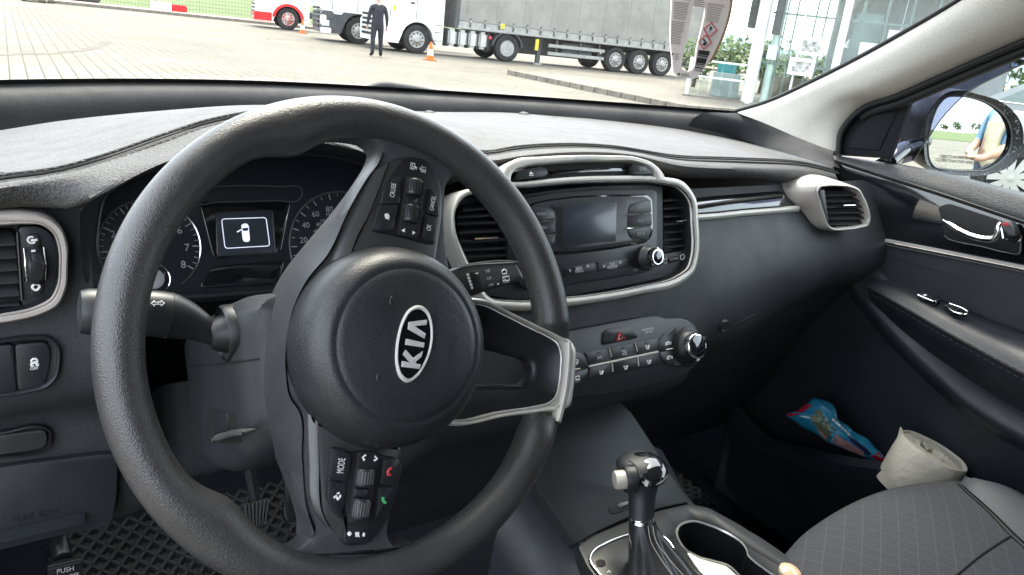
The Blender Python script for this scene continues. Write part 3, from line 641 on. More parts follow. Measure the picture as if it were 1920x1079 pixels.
sl_ = [(k5([a])[0], k5([b])[0]) for a, b in (((105, 325), (396, 297)), ((66, 372), (396, 350)), ((60, 415), (396, 405)), ((66, 478), (398, 463)), ((80, 536), (398, 524)), ((92, 592), (400, 582)), ((112, 640), (400, 628)), ((128, 690), (400, 676)))]
vn_ = [(k5([(x, 290)])[0], k5([(x + 15, 700)])[0]) for x in range(110, 390, 42)]
vent('air_vent', vo_, sl_, SP, 8, tab=k5([(163, 533), (318, 526)]), vanes=vn_)
vo_ = k5([(1450, 205), (1540, 215), (1600, 232), (1622, 270), (1622, 500), (1605, 570), (1575, 606), (1456, 630)])
sl_ = [(k5([a])[0], k5([b])[0]) for a, b in (((1452, 264), (1612, 252)), ((1452, 318), (1618, 306)), ((1452, 372), (1620, 360)), ((1452, 424), (1622, 412)), ((1452, 478), (1620, 466)), ((1454, 530), (1614, 518)), ((1454, 580), (1598, 566)))]
vn_ = [(k5([(x, 215)])[0], k5([(x, 620)])[0]) for x in range(1470, 1620, 22)]
vent('air_vent', vo_, sl_, SP, 7, tab=k5([(1520, 420), (1616, 408)]), vanes=vn_)
for i in (0, 1):
    pass
sw = panel('vent_wheel_slot', k5([(1478, 672), (1552, 652), (1556, 680), (1482, 700)]), SP, 'gap', dash, .003, .0005, -.0128, rad=.003)
tube('vent_thumbwheel', [SP.at(*k5([(1484, 682)])[0], -.012), SP.at(*k5([(1550, 664)])[0], -.012)], [.0028, .0042, .0028], 'dark_plastic', sw, seg=12, n=9)
tube('vent_symbol', crv([SP.at(*p, -.0122) for p in k5([(1460, 672), (1472, 668), (1474, 694), (1462, 698)])], 20, True), .0005, 'print_white', sw, seg=5, closed=True)
tube('vent_symbol', crv([SP.at(*p, -.0122) for p in k5([(1568, 648), (1592, 642), (1592, 664), (1570, 670)])], 20, True), .0007, 'print_white', sw, seg=5, closed=True)
# CD slot arch over the ring
CP = Plane((0, .2215, 1.15), (0, -math.cos(math.radians(24)), math.sin(math.radians(24))))
ao = crv([CP.at(u, v) for u, v in [(941, 345), (942, 330), (947, 313), (965, 300), (1020, 293), (1080, 290.5), (1140, 291), (1200, 296), (1226, 306), (1243, 322), (1252, 338)]], 90)
ai = crv([CP.at(u, v) for u, v in [(960, 343), (961, 330), (967, 321), (984, 314), (1030, 307), (1080, 303), (1140, 302), (1198, 305), (1216, 312), (1226, 322), (1232, 336)]], 90)
vs, fs = grid([[a.lerp(b, t) + CP.n * h for a, b in zip(ao, ai)] for t, h in ((0, -.03), (0, -.004), (.05, -.0015), (.2, 0), (.8, 0), (.93, -.0012), (1, -.004), (1, -.02))]); mesh('cd_trim_arch', vs, fs, 'satin_silver', dash, ang=50)
cdp = panel('cd_slot', [(964, 334), (970, 320), (1030, 306), (1140, 301), (1205, 306), (1227, 320), (1230, 329), (1100, 332), (990, 338)], CP, 'gap', dash, .01, .0005, -.010, rad=.003)
b_ = panel('eject_button', [(965, 335), (972, 322), (990, 317), (1018, 313), (1026, 318), (1028, 327), (1018, 332), (972, 338)], CP, 'button_plastic', cdp, .008, .001, -.001, rad=.003)
A = CP.at(996, 327, .0005)
mesh('eject_symbol', [A + CP.x * x + CP.y * y for x, y in ((-.0034, 0), (.0034, 0), (0, .0036))], [(0, 1, 2)], 'print_white', b_, smooth=False)
mesh('eject_symbol', [A + CP.x * x + CP.y * y for x, y in ((-.0034, -.001), (.0034, -.001), (.0034, -.0019), (-.0034, -.0019))], [(0, 1, 2, 3)], 'print_white', b_, smooth=False)
b_ = panel('display_button', [(1184, 309), (1206, 309), (1220, 315), (1228, 327), (1188, 327), (1184, 318)], CP, 'button_plastic', cdp, .008, .001, -.001, rad=.003)
txt('DISP', (1200, 320), (1213, 319.6), CP, 'print_grey', b_, .0)
panel('disc_slot', [(1034, 321), (1100, 316), (1180, 315), (1180, 321), (1100, 323), (1034, 328)], CP, 'gloss_black', cdp, .004, .0004, -.008, rad=.001)

# ---- climate panel
HP = Plane((.08, .150, .945), (0, -math.cos(math.radians(24)), math.sin(math.radians(24))))
k6 = lambda p: Zc(1040, 560, 5.994, p)
cp = panel('climate_panel', k6([(-60, 400), (200, 355), (600, 280), (1000, 205), (1140, 192), (1200, 208), (1240, 222), (1420, 216), (1510, 245), (1590, 310), (1640, 410), (1660, 540), (1630, 700), (1560, 790), (1420, 880), (1200, 950), (700, 1060), (200, 1120), (-60, 1100)]), HP, 'dark_plastic', dash, .03, .0025, 0, rad=.008)
b_ = btn('hazard_button', k6([(560, 370), (600, 345), (800, 315), (850, 325), (940, 425), (930, 445), (570, 520), (548, 500)]), .0028, 'button_plastic', cp, .004, HP)
tube('hazard_triangle', [HP.at(*p, .0040) for p in k6([(700, 468), (795, 450), (730, 378)])], .0009, 'print_red', b_, seg=6, closed=True)
tube('hazard_triangle', [HP.at(*p, .0041) for p in k6([(716, 452), (772, 442), (732, 400)])], .0006, 'print_white', b_, seg=6, closed=True)
tube('hazard_triangle', [HP.at(*p, .0041) for p in k6([(728, 440), (756, 435), (736, 414)])], .0005, 'print_red', b_, seg=6, closed=True)
txt('PASSENGER', k6([(984, 370)])[0], k6([(1118, 344)])[0], HP, 'print_white', cp, .0004); txt('AIR BAG', k6([(1018, 394)])[0], k6([(1106, 377)])[0], HP, 'print_white', cp, .0004)
rowT = [[(340, 605), (610, 556), (640, 655), (650, 700), (390, 755)], [(625, 552), (900, 500), (925, 590), (935, 640), (655, 698)], [(912, 492), (1150, 445), (1175, 470), (1165, 585), (940, 636)]]
rowB = [[(390, 775), (640, 728), (660, 850), (400, 915), (378, 905)], [(650, 722), (925, 665), (945, 790), (668, 852)], [(935, 660), (1168, 608), (1200, 735), (1180, 745), (952, 790)]]
for P in rowT + rowB: btn('climate_button', k6(P), .0012, 'button_plastic', cp, .002, HP)
A, B = k6([(385, 764), (1164, 597)]); box('silver_divider', (HP.at(*A, .0018) + HP.at(*B, .0018)) / 2, ((HP.at(*B) - HP.at(*A)).length, .0018, .0022), 'satin_silver', cp, ((HP.at(*B) - HP.at(*A)).normalized(), HP.n, (HP.at(*B) - HP.at(*A)).normalized().cross(HP.n)), .0004)
for a, c in (((614, 556), (640, 655)), ((904, 494), (930, 594)), ((645, 726), (656, 824)), ((934, 662), (945, 760)), ((188, 806), (286, 788)), ((1254, 576), (1328, 562))):
    A, B = k6([a, c]); tube('chrome_bar', [HP.at(*A, .0020), HP.at(*B, .0020)], .0009, 'satin_silver', cp, seg=6)
for a, c in (((478, 612), (512, 605)), ((756, 556), (790, 549)), ((1018, 500), (1048, 493))):
    A, B = k6([a, c]); tube('indicator', [HP.at(*A, .0018), HP.at(*B, .0018)], .0007, 'gap', cp, seg=6)
txt('A/C', k6([(482, 684)])[0], k6([(538, 672)])[0], HP, 'print_white', cp, .0018); txt('MAX', k6([(756, 606)])[0], k6([(802, 597)])[0], HP, 'print_white', cp, .0018); txt('A/C', k6([(762, 642)])[0], k6([(815, 631)])[0], HP, 'print_white', cp, .0018)
def icon(pts, plane, mat='print_white', par=None, off=.0018, w=.00055, closed=False, f=None):
    P = [plane.at(*p, off) for p in (f(pts) if f else pts)]
    return tube('symbol', P, w, mat, par, seg=5, closed=closed)
for ox, oy in ((1046, 548), (1062, 712), (800, 775), (526, 832)):
    icon([(ox - 24, oy - 18), (ox - 10, oy + 20), (ox + 6, oy + 20), (ox + 20, oy - 22)], HP, par=cp, f=k6, w=.0008); icon([(ox - 12, oy - 16), (ox + 2, oy + 2), (ox + 10, oy - 24)], HP, par=cp, f=k6)
lp = panel('defrost_button', k6([(-40, 640), (60, 590), (200, 585), (290, 605), (350, 665), (380, 745), (378, 770), (-40, 860)]), HP, 'button_plastic', cp, .004, .0008, .0012, rad=.003)
icon([(212, 716), (216, 692), (238, 686), (262, 692), (264, 716), (250, 732), (226, 734)], HP, par=lp, f=k6, closed=True, w=.0007); icon([(226, 712), (250, 706)], HP, par=lp, f=k6, w=.0006); txt('FRONT', k6([(216, 756)])[0], k6([(268, 748)])[0], HP, 'print_white', lp, .0018)
lp = panel('rear_defrost_button', k6([(-40, 880), (380, 785), (372, 860), (340, 930), (260, 1000), (160, 1050), (-40, 1080)]), HP, 'button_plastic', cp, .004, .0008, .0012, rad=.003)
icon([(236, 878), (278, 872), (280, 908), (238, 914)], HP, par=lp, f=k6, closed=True, w=.0007); txt('REAR', k6([(238, 944)])[0], k6([(284, 934)])[0], HP, 'print_white', lp, .0018)
b_ = panel('recirculation_button', k6([(1170, 470), (1230, 400), (1300, 345), (1388, 310), (1345, 400), (1335, 520), (1345, 566), (1172, 598), (1162, 540)]), HP, 'button_plastic', cp, .004, .0008, .0012, rad=.003)
icon([(1246, 522), (1256, 498), (1282, 488), (1304, 496), (1308, 514), (1280, 508), (1268, 522)], HP, par=b_, f=k6, closed=True, w=.0008)
b_ = panel('fresh_air_button', k6([(1174, 606), (1346, 576), (1362, 650), (1420, 720), (1480, 750), (1400, 778), (1330, 770), (1250, 738), (1200, 690)]), HP, 'button_plastic', cp, .004, .0008, .0012, rad=.003)
icon([(1264, 682), (1274, 656), (1298, 646), (1320, 654), (1324, 672), (1296, 668), (1284, 684)], HP, par=b_, f=k6, closed=True, w=.0008)
kc = HP.at(*k6([(1490, 542)])[0], 0)
lathe('fan_dial_base', kc, HP.n, [(.0275, 0), (.0270, .003), (.0228, .005), (.0205, .011), (.0190, .0125), (0, .0125)], 'black_plastic', cp, 56)
dk = lathe('fan_dial', kc + HP.n * .0125, HP.n, [(.0180, 0), (.0180, .005), (.0168, .0072), (.0148, .0080), (.0144, .0070)], 'chrome', cp, 56)
for a in (28, 148, 200, 268): # grip lugs
    d = HP.x * math.cos(math.radians(a)) + HP.y * math.sin(math.radians(a)); box('dial_lug', kc + HP.n * .0165 + d * .0182, (.004, .007, .006), 'chrome', dk, (d, HP.n.cross(d), HP.n), .0012)
lathe('dial_cap', kc + HP.n * .0191, HP.n, [(.0146, 0), (.0144, .0010), (.009, .0024), (0, .003)], 'gloss_black', dk, 40)
# passenger trim strip
PT = [(1312, 372), (1400, 366), (1470, 360)]; PB = [(1312, 392), (1400, 388), (1490, 381)]
up = [onface(u, v, .012) for u, v in [(1300, 376), (1340, 371), (1400, 366), (1450, 362), (1468, 361)]]; lo = [onface(u, v, .012) for u, v in [(1300, 400), (1340, 397), (1400, 391), (1450, 387), (1472, 385)]]
loft('gloss_insert', [[p + V((0, .012, 0)) for p in up], up, [(a + b) / 2 + V((0, -.0015, 0)) for a, b in zip(up, lo)], lo, [p + V((0, .012, 0)) for p in lo]], 'gloss_black', dash, n=40, sub=1)
A = [onface(u, v, .012) for u, v in [(1300, 405), (1340, 402), (1400, 396), (1450, 392), (1500, 388)]]
loft('chrome_strip', [[p + V((0, .012, -.001)) for p in A], A, [p + V((0, -.0012, -.004)) for p in A], [p + V((0, 0, -.008)) for p in A], [p + V((0, .012, -.009)) for p in A]], 'satin_silver', dash, n=40, sub=2)
# glovebox lock
p = onface(1358, 612, .004); lathe('glovebox_lock', p, (0, -1, -.15), [(.010, -.006), (.010, 0), (.008, .0015), (.0072, .0005), (0, .0005)], 'dark_plastic', dash, 24)
G = [onface(u, v, .0015) for u, v in [(1330, 640), (1400, 597), (1470, 575), (1550, 545), (1610, 525)]]
tube('glovebox_gap', G, .0016, 'gap', dash, seg=6, n=40)
# passenger side vent
VP_ = Plane(hy(1585, 385, .20), V((-.30, -1, .10)).normalized())
k7 = lambda p: Zc(1480, 320, 4.364, p)
o_ = k7([(222, 145), (240, 122), (290, 112), (400, 112), (510, 125), (565, 150), (610, 220), (650, 320), (662, 400), (645, 450), (590, 470), (460, 490), (350, 490), (305, 465), (265, 360), (232, 230)])
i_ = k7([(238, 165), (255, 143), (300, 134), (400, 132), (500, 143), (550, 166), (590, 230), (625, 320), (640, 395), (625, 435), (580, 450), (460, 468), (360, 468), (325, 448), (285, 350), (252, 240)])
sh = k7([(60, 190), (110, 125), (190, 75), (300, 62), (430, 70), (520, 100), (600, 190), (650, 300), (668, 400), (655, 470), (560, 500), (440, 515), (310, 515), (240, 480), (120, 330), (48, 250)])
O3 = [VP_.at(*p) for p in o_]; S3 = [onface(u, v, -.01) for u, v in sh]
S3 = crv([S3[i] for i in (0, 1, 2, 3, 4, 5, 6, 7, 8, 9, 10, 11, 12, 13, 14, 15)], 96, True)
# align: housing skirt from the dash up to the frame
O96 = crv(O3, 96, True)
sk = [VP_.at(*p) - VP_.n * .05 for p in sh]; SK = crv(sk, 96, True)
def near_roll(A, B):
    best = min(range(len(B)), key=lambda k: sum((A[i] - B[(i + k) % len(B)]).length for i in range(0, len(A), 6))); return [B[(i + best) % len(B)] for i in range(len(B))]
SK = near_roll(O96, SK)
vs, fs = grid([SK, [a.lerp(b, .5) + VP_.n * .006 for a, b in zip(SK, O96)], [a.lerp(b, .9) + VP_.n * .003 for a, b in zip(SK, O96)], O96], True)
vh = mesh('vent_housing', vs, fs, 'champagne', dash, ang=60)
ring('vent_frame', o_, i_, VP_, [(0, -.002), (0.1, .001), (.5, .0025), (.9, .001), (1, -.003), (1, -.03)], 'satin_silver', vh, 96)
vs_ = [(k7([a])[0], k7([b])[0]) for a, b in (((250, 197), (560, 190)), ((262, 246), (588, 240)), ((276, 292), (606, 286)), ((290, 340), (622, 334)), ((304, 388), (634, 380)), ((318, 430), (630, 424)))]
vent('air_vent', i_, vs_, VP_, 6, off_face=-.006, tab=k7([(425, 284), (522, 281)]))
panel('vent_wheel_plate', k7([(246, 160), (290, 158), (325, 440), (318, 450), (285, 350), (252, 240)]), VP_, 'grey_plastic', vh, .006, .001, -.004, rad=.003)

# ---- left vent, switch panel
LP = Plane((-.60, .19, 1.05), (0, -1, .08))
k8 = lambda p: Zc(0, 380, 4.494, p)
OX = [(-120, 400), (-60, 396), (0, 395), (50, 396), (90, 405), (115, 425), (127, 455), (128, 500), (124, 545), (108, 575), (80, 590), (30, 603), (0, 608), (-60, 614), (-120, 600), (-140, 500)]
IX = [(-108, 424), (-60, 428), (0, 427), (45, 424), (80, 427), (97, 440), (106, 465), (108, 500), (104, 535), (92, 557), (65, 572), (20, 583), (0, 586), (-60, 592), (-108, 584), (-122, 500)]
ring('left_vent_ring', OX, IX, LP, [(0, -.03), (0, -.003), (.06, .0005), (.25, .003), (.55, .0030), (.68, .001), (.78, .0025), (.88, .0)], 'champagne', dash, 140)
ring('left_vent_inner_ring', OX, IX, LP, [(.87, .0002), (.92, -.003), (1, -.008), (1, -.03)], 'black_plastic', dash, 140)
lv = panel('left_vent_plate', [(33, 426), (60, 424), (80, 427), (97, 440), (106, 465), (108, 500), (104, 535), (92, 557), (65, 572), (42, 578)], LP, 'dark_plastic', dash, .02, .001, -.010, rad=.006)
sl_ = [(k8([(-300, a + 14)])[0], k8([(b, c)])[0]) for a, b, c in ((335, 130, 325), (445, 140, 435), (550, 150, 540), (660, 158, 646), (770, 165, 755), (850, 170, 838))]
vent('air_vent', k8([(-300, 255), (135, 245), (185, 835), (-300, 880)]), sl_, LP, 6, off_face=-.008, vanes=[(k8([(x, 260)])[0], k8([(x + 20, 840)])[0]) for x in range(-260, 120, 60)])
panel('vent_side_frame', k8([(138, 252), (152, 250), (192, 834), (178, 838)]), LP, 'grey_plastic', lv, .004, .0008, -.0055)
wp = panel('vent_wheel_plate', k8([(220, 278), (320, 262), (336, 300), (368, 740), (350, 780), (262, 798), (235, 500)]), LP, 'button_plastic', lv, .003, .0008, -.0070, rad=.003)
A, B = [LP.at(*p, -.008) for p in k8([(286, 385), (302, 655)])]
for r_, o2, mt in ((.0075, 0, 'dark_plastic'),):
    tube('vent_thumbwheel', crv([A, (A + B) / 2 + LP.n * .007, B], 13), [.005, .0075, .005], mt, wp, seg=14)
tube('thumbwheel_chrome', crv([A - LP.x * .0068, (A + B) / 2 + LP.n * .0075 - LP.x * .0066, B - LP.x * .0068], 13), .0014, 'chrome', wp, seg=8)
tube('thumbwheel_chrome', crv([A + LP.x * .0068, (A + B) / 2 + LP.n * .0075 + LP.x * .0066, B + LP.x * .0068], 13), .0009, 'chrome', wp, seg=8)
for i in range(16):
    t = i / 15; p = crv([A, (A + B) / 2 + LP.n * .0146, B], 16)[i] if 0 else None
rb = crv([A + LP.n * .006, (A + B) / 2 + LP.n * .0148, B + LP.n * .006], 18)
for p in rb[2:-2]: box('grip_rib', p, (.008, .0012, .0012), 'button_plastic', wp, (LP.x, LP.n, LP.y))
panel('wheel_mark', k8([(264, 402), (298, 399), (299, 416), (265, 418)]), LP, 'print_white', wp, .0008, .0001, .0022)
tube('vent_symbol', crv([LP.at(*p, -.0066) for p in k8([(272, 712), (302, 686), (334, 708), (306, 740)])], 28, True), .0010, 'print_white', wp, seg=6, closed=True)
tube('vent_symbol', crv([LP.at(*p, -.0066) for p in k8([(296, 336), (268, 344), (234, 322), (246, 294), (280, 292)])], 24), .0008, 'print_white', wp, seg=6)
panel('vent_symbol', k8([(258, 312), (318, 306), (318, 326), (260, 330)]), LP, 'print_white', wp, .0006, .0001, -.0064, rad=.001)
k9 = lambda p: Zc(0, 620, 2.35, p)
SW = Plane((-.60, .192, .95), (0, -1, .06))
ring('switch_panel_frame', [(-80, 645), (0, 639), (60, 632), (95, 634), (112, 650), (115, 680), (108, 710), (90, 728), (50, 739), (0, 746), (-80, 752), (-100, 700)], [(-76, 650), (0, 645), (58, 638), (90, 640), (104, 654), (106, 680), (100, 705), (84, 721), (48, 732), (0, 740), (-76, 746), (-94, 700)], SW, [(0, -.006), (.15, .0), (.5, .0012), (.85, 0), (1, -.004), (1, -.012)], 'hard_plastic', dash, 100)
sp_ = panel('switch_recess', [(-76, 650), (0, 645), (58, 638), (90, 640), (104, 654), (106, 680), (100, 705), (84, 721), (48, 732), (0, 740), (-76, 746), (-94, 700)], SW, 'gap', dash, .01, .0006, -.008, n=80)
b_ = panel('stability_switch', k9([(66, 62), (200, 52), (218, 75), (222, 120), (215, 180), (198, 232), (180, 246), (82, 268)]), SW, 'dark_plastic', sp_, .008, .0012, -.002, rad=.004)
icon([(140, 132), (144, 126), (158, 125), (164, 131), (166, 142), (138, 144)], SW, par=b_, f=k9, off=-.0015, w=.0010, closed=True); icon([(132, 152), (144, 150), (138, 157), (150, 156)], SW, par=b_, f=k9, off=-.0015, w=.0008); icon([(156, 150), (170, 148), (160, 156), (172, 154)], SW, par=b_, f=k9, off=-.0015, w=.0008)
panel('stability_symbol', k9([(141, 138), (163, 136), (164, 146), (140, 147)]), SW, 'print_white', b_, .0006, .0001, -.0014)
txt('OFF', k9([(133, 175)])[0], k9([(169, 171)])[0], SW, 'print_white', b_, -.0014, bold=.01)
panel('blank_switch', k9([(-160, 78), (58, 62), (74, 268), (-160, 300)]), SW, 'dark_plastic', sp_, .008, .0012, -.002, rad=.003)
# lower left: coin tray lid, fuse cover
FB = Plane((-.60, .221, .90), (0, -1, .06))
ring('coin_tray_frame', [(-120, 822), (0, 810), (84, 800), (95, 806), (98, 825), (94, 842), (80, 850), (0, 861), (-120, 874)], [(-116, 828), (0, 816), (82, 806), (89, 811), (91, 825), (88, 838), (76, 844), (0, 855), (-116, 868)], FB, [(0, -.004), (.2, .0008), (.7, .0012), (1, -.003)], 'black_plastic', dash, 80, off=.004)
panel('coin_tray_lid', [(-116, 829), (0, 817), (81, 807), (87, 812), (89, 826), (86, 836), (76, 843), (0, 854), (-116, 867)], FB, 'spoke_plastic', dash, .006, .0012, .0035, rad=.003)
fc = panel('fuse_cover', k9([(-120, 622), (100, 590), (350, 558), (480, 543), (512, 552), (520, 610), (516, 720), (505, 800), (488, 856), (440, 875), (250, 908), (0, 970), (-120, 1000)]), FB, 'hard_plastic', dash, .008, .0016, .004, rad=.006)
# finger recess ledge of the cover
LA = [FB.at(*p, .005) for p in k9([(-100, 905), (0, 882), (200, 838), (350, 805), (374, 802)])]; LB = [FB.at(*p, .019) for p in k9([(-100, 965), (0, 938), (200, 890), (340, 858), (372, 850)])]; LC = [p + FB.n * -.02 - V((0, 0, .004)) for p in LB]
loft('finger_ledge', [LA, LB, LC], 'hard_plastic', fc, n=30, sub=1, smooth_rows=False, ang=20)
txt('FUSE BOX', k9([(58, 848)])[0], k9([(262, 806)])[0], FB, 'black_plastic', fc, .0047)
# ------------------------------------------------------------------ steering wheel
TILT = math.radians(24.8); W0 = V((-.37, 0, 1.08))
WP = Plane(W0, (0, -math.cos(TILT), math.sin(TILT)))
sw_ = thing('steering_wheel', 'black three-spoke steering wheel turned a quarter left, chrome oval badge on its hub', 'steering wheel', tuple(W0))
def gsn(a, c, w): d = (a - c + 180) % 360 - 180; return math.exp(-(d / w) ** 2)
def rim_in(a): return .1580 - .0085 * gsn(a, 106, 7) - .003 * gsn(a, 97, 9) - .0085 * gsn(a, 218, 7.5) - .003 * gsn(a, 228, 9) - .003 * gsn(a, -30, 14)
rows = []; SEG = 28; NR = 220
for i in range(NR + 1):
    a = lerp(-9.5, 329.6, i / NR); t = math.radians(a); d = WP.x * math.cos(t) + WP.y * math.sin(t)
    ro = .1892; ri = rim_in(a); rc = (ro + ri) / 2; hw = (ro - ri) / 2; hh = .0168 + .001 * gsn(a, 106, 14) + .001 * gsn(a, 218, 14)
    ds_ = min(1, i / NR * 337.5 / 7); de = min(1, (NR - i) / NR * 337.5 / 6); hh *= (.66 + .34 * sm(ds_)) * (.72 + .28 * sm(de)); row = []
    for k in range(SEG):
        ph = 2 * math.pi * k / SEG; t2 = t + math.radians(5.0 * (1 - math.cos(ph)) / 2 * (1 - ds_)); d2 = WP.x * math.cos(t2) + WP.y * math.sin(t2)
        row.append(W0 + d2 * (rc + hw * math.cos(ph)) + WP.n * (hh * math.sin(ph)))
    rows.append(row)
vs, fs = grid(rows, True); fs += [tuple(range(SEG)), tuple(range(len(vs) - SEG, len(vs)))]; mesh('rim', vs, fs, 'rim_leather', sw_, ang=70)
# leather skirt that carries the spokes
k11 = lambda p: Zc(620, 260, 4.904, p); k12 = lambda p: Zc(560, 760, 3.721, p); k13 = lambda p: Zc(840, 560, 4.15, p); k10 = lambda p: Zc(680, 540, 5.395, p)
fo_ = [(706, 285), (700, 303), (680, 335), (640, 390), (588, 452), (545, 508), (515, 570), (500, 650), (497, 730), (508, 800), (535, 870), (560, 935), (573, 985), (572, 1010)]
fi_ = [(716, 290), (708, 308), (691, 330), (655, 392), (614, 480), (577, 525), (551, 578), (538, 640), (537, 700), (546, 748), (561, 768), (567, 862), (575, 955), (590, 1000)]
A = crv([WP.at(u, v, -.030 + .022 * max(0, 1 - i / 2.5) + .022 * max(0, (i - 10.5) / 2.5)) for i, (u, v) in enumerate(fo_)], 70); B = crv([WP.at(u, v, .006) for u, v in fi_], 70)
vs, fs = grid([[p - WP.n * .02 for p in A], A, [a.lerp(b, .12) + WP.n * .004 for a, b in zip(A, B)], [a.lerp(b, .55) + WP.n * .004 for a, b in zip(A, B)], [a.lerp(b, .95) + WP.n * .001 for a, b in zip(A, B)], [b - WP.n * .003 for b in B]]); mesh('hub_flank', vs, fs, 'skirt_leather', sw_, ang=60)
sk = [(560, 262), (620, 252), (668, 253), (700, 262), (712, 276), (714, 292)] + fi_[1:] + [(560, 1030), (530, 1038), (560, 1065), (660, 1085), (760, 1050), (790, 1020), (765, 1022), (742, 1026), (730, 1008), (736, 960), (748, 880), (765, 830), (800, 760), (860, 650), (850, 540), (836, 440), (836, 380), (840, 345), (856, 330), (875, 335), (880, 310), (830, 255), (740, 215), (640, 205), (570, 215)]
panel('spoke_skirt', sk, WP, 'skirt_leather', sw_, .026, .004, .003, n=200)
for fa, fb, oa, ob in (([(691, 327), (652, 405), (613, 486), (604, 510)], [(728, 306), (694, 396), (660, 470), (655, 500)], .001, .0108), ([(562, 768), (566, 860), (575, 955), (600, 985)], [(596, 788), (598, 870), (606, 968), (618, 990)], -.002, .0066)):
    A = crv([WP.at(u, v, oa) for u, v in fa], 24); B = crv([WP.at(u, v, ob) for u, v in fb], 24); vs, fs = grid([[p - WP.n * .01 for p in A], A, [a.lerp(b, .5) + WP.n * .0025 for a, b in zip(A, B)], B, [b - WP.n * .004 for b in B]]); mesh('spoke_facet', vs, fs, 'spoke_plastic', sw_, ang=50)
# upper spoke
us = panel('spoke_cover', [(722, 318), (730, 302), (748, 295), (775, 293), (803, 300), (821, 328), (832, 362), (831, 410), (822, 470), (815, 520), (700, 540), (650, 520), (658, 474), (692, 398)], WP, 'spoke_plastic', sw_, .012, .004, .010, rad=.006)
cl = panel('switch_cluster', k11([(690, 165), (800, 165), (900, 200), (985, 330), (1030, 470), (1010, 720), (975, 960), (940, 980), (600, 890), (380, 850), (420, 620), (520, 400), (600, 300)]), WP, 'black_plastic', sw_, .006, .0025, .0128, rad=.006)
def wb(nm, pts, kf, off=.0152, mat='button_plastic', rad=.002, par=None): return panel(nm, kf(pts), WP, mat, par or sw_, .004, .0009, off, rad=rad)
b_ = wb('cruise_button', [(560, 385), (600, 362), (655, 350), (640, 598), (460, 603), (500, 440)], k11, par=cl); txt('CRUISE', k11([(585, 545)])[0], k11([(602, 418)])[0], WP, 'print_white', b_, .0158, h=.0042)
b_ = wb('trip_button', [(455, 612), (628, 604), (590, 805), (560, 846), (400, 852), (388, 825)], k11, par=cl)
panel('trip_symbol', k11([(498, 695), (525, 688), (545, 712), (538, 748), (505, 735)]), WP, 'print_white', b_, .0005, .0001, .0158)
b_ = wb('cancel_button', [(925, 448), (965, 500), (995, 580), (998, 718), (885, 688)], k11, par=cl); txt('CANCEL', k11([(945, 665)])[0], k11([(968, 535)])[0], WP, 'print_white', b_, .0158, h=.0038)
b_ = wb('ok_button', [(880, 698), (996, 728), (955, 950), (925, 950), (850, 918)], k11, par=cl); txt('OK', k11([(918, 852)])[0], k11([(928, 798)])[0], WP, 'print_white', b_, .0158, h=.0042)
rp = wb('roller_plate', [(705, 340), (880, 372), (815, 912), (770, 918), (615, 885)], k11, .0150, 'gap', .003, cl)
def roller(a, b, r, kf, par):
    A, B = [WP.at(*p, .0155) for p in kf([a, b])]; d = (B - A).normalized(); e = WP.n.cross(d)
    o = tube('roller', [A, A + d * .0012, B - d * .0012, B], [r * .86, r, r, r * .86], 'button_plastic', par, seg=24)
    for k in range(9):
        an = math.radians(-64 + 16 * k); q = e * math.sin(an) + WP.n * math.cos(an)
        tube('roller_rib', [A + q * r + d * .002, B + q * r - d * .002], .0006, 'dark_plastic', o, seg=5)
    return o
roller((775, 385), (760, 528), .0068, k11, rp); roller((745, 622), (725, 775), .0068, k11, rp); wb('roller_gap', [(712, 535), (805, 548), (798, 612), (700, 602)], k11, .0172, 'black_plastic', .001, rp)
txt('RES', k11([(770, 290)])[0], k11([(778, 228)])[0], WP, 'print_white', cl, .0138, h=.0042); txt('+', k11([(806, 284)])[0], k11([(800, 252)])[0], WP, 'print_white', cl, .0138, bold=.02)
txt('-', k11([(838, 292)])[0], k11([(834, 266)])[0], WP, 'print_white', cl, .0138, h=.004, bold=.02); txt('SET', k11([(872, 320)])[0], k11([(878, 260)])[0], WP, 'print_white', cl, .0138, h=.0042)
for a in ([(650, 845), (684, 826), (682, 864)], [(756, 850), (782, 866), (754, 884)]): panel('arrow_symbol', k11(a), WP, 'print_white', cl, .0004, .0001, .0168)
# lower spoke
lo_ = panel('spoke_cover', [(594, 784), (604, 790), (650, 812), (700, 826), (752, 832), (757, 850), (748, 900), (730, 975), (712, 1005), (690, 1022), (640, 1018), (632, 1002), (616, 988), (604, 966), (598, 880), (595, 820), (592, 740), (620, 700), (760, 760)], WP, 'spoke_plastic', sw_, .014, .004, .006, rad=[.001, .004, .004, .004, .004] + [.005] * 14)
cl = panel('switch_cluster', k12([(240, 285), (380, 330), (420, 315), (560, 330), (600, 355), (700, 362), (735, 430), (690, 620), (630, 800), (560, 880), (500, 975), (330, 985), (305, 940), (330, 800), (280, 790), (205, 680), (195, 600), (215, 320)]), WP, 'black_plastic', sw_, .006, .0025, .0088, rad=.005)
b_ = wb('mode_button', [(240, 296), (290, 298), (365, 345), (370, 370), (342, 540), (215, 512), (228, 310)], k12, .0112, par=cl); txt('MODE', k12([(312, 475)])[0], k12([(326, 372)])[0], WP, 'print_white', b_, .0118, h=.0055)
b_ = wb('voice_button', [(214, 520), (340, 552), (305, 770), (285, 782), (215, 690), (200, 640)], k12, .0112, par=cl); icon([(246, 648), (262, 632), (276, 655), (292, 640), (290, 625)], WP, par=b_, f=k12, off=.0118, w=.0008); icon([(268, 618), (285, 612)], WP, par=b_, f=k12, off=.0118, w=.0006); icon([(280, 648), (268, 660)], WP, par=b_, f=k12, off=.0118, w=.0012)
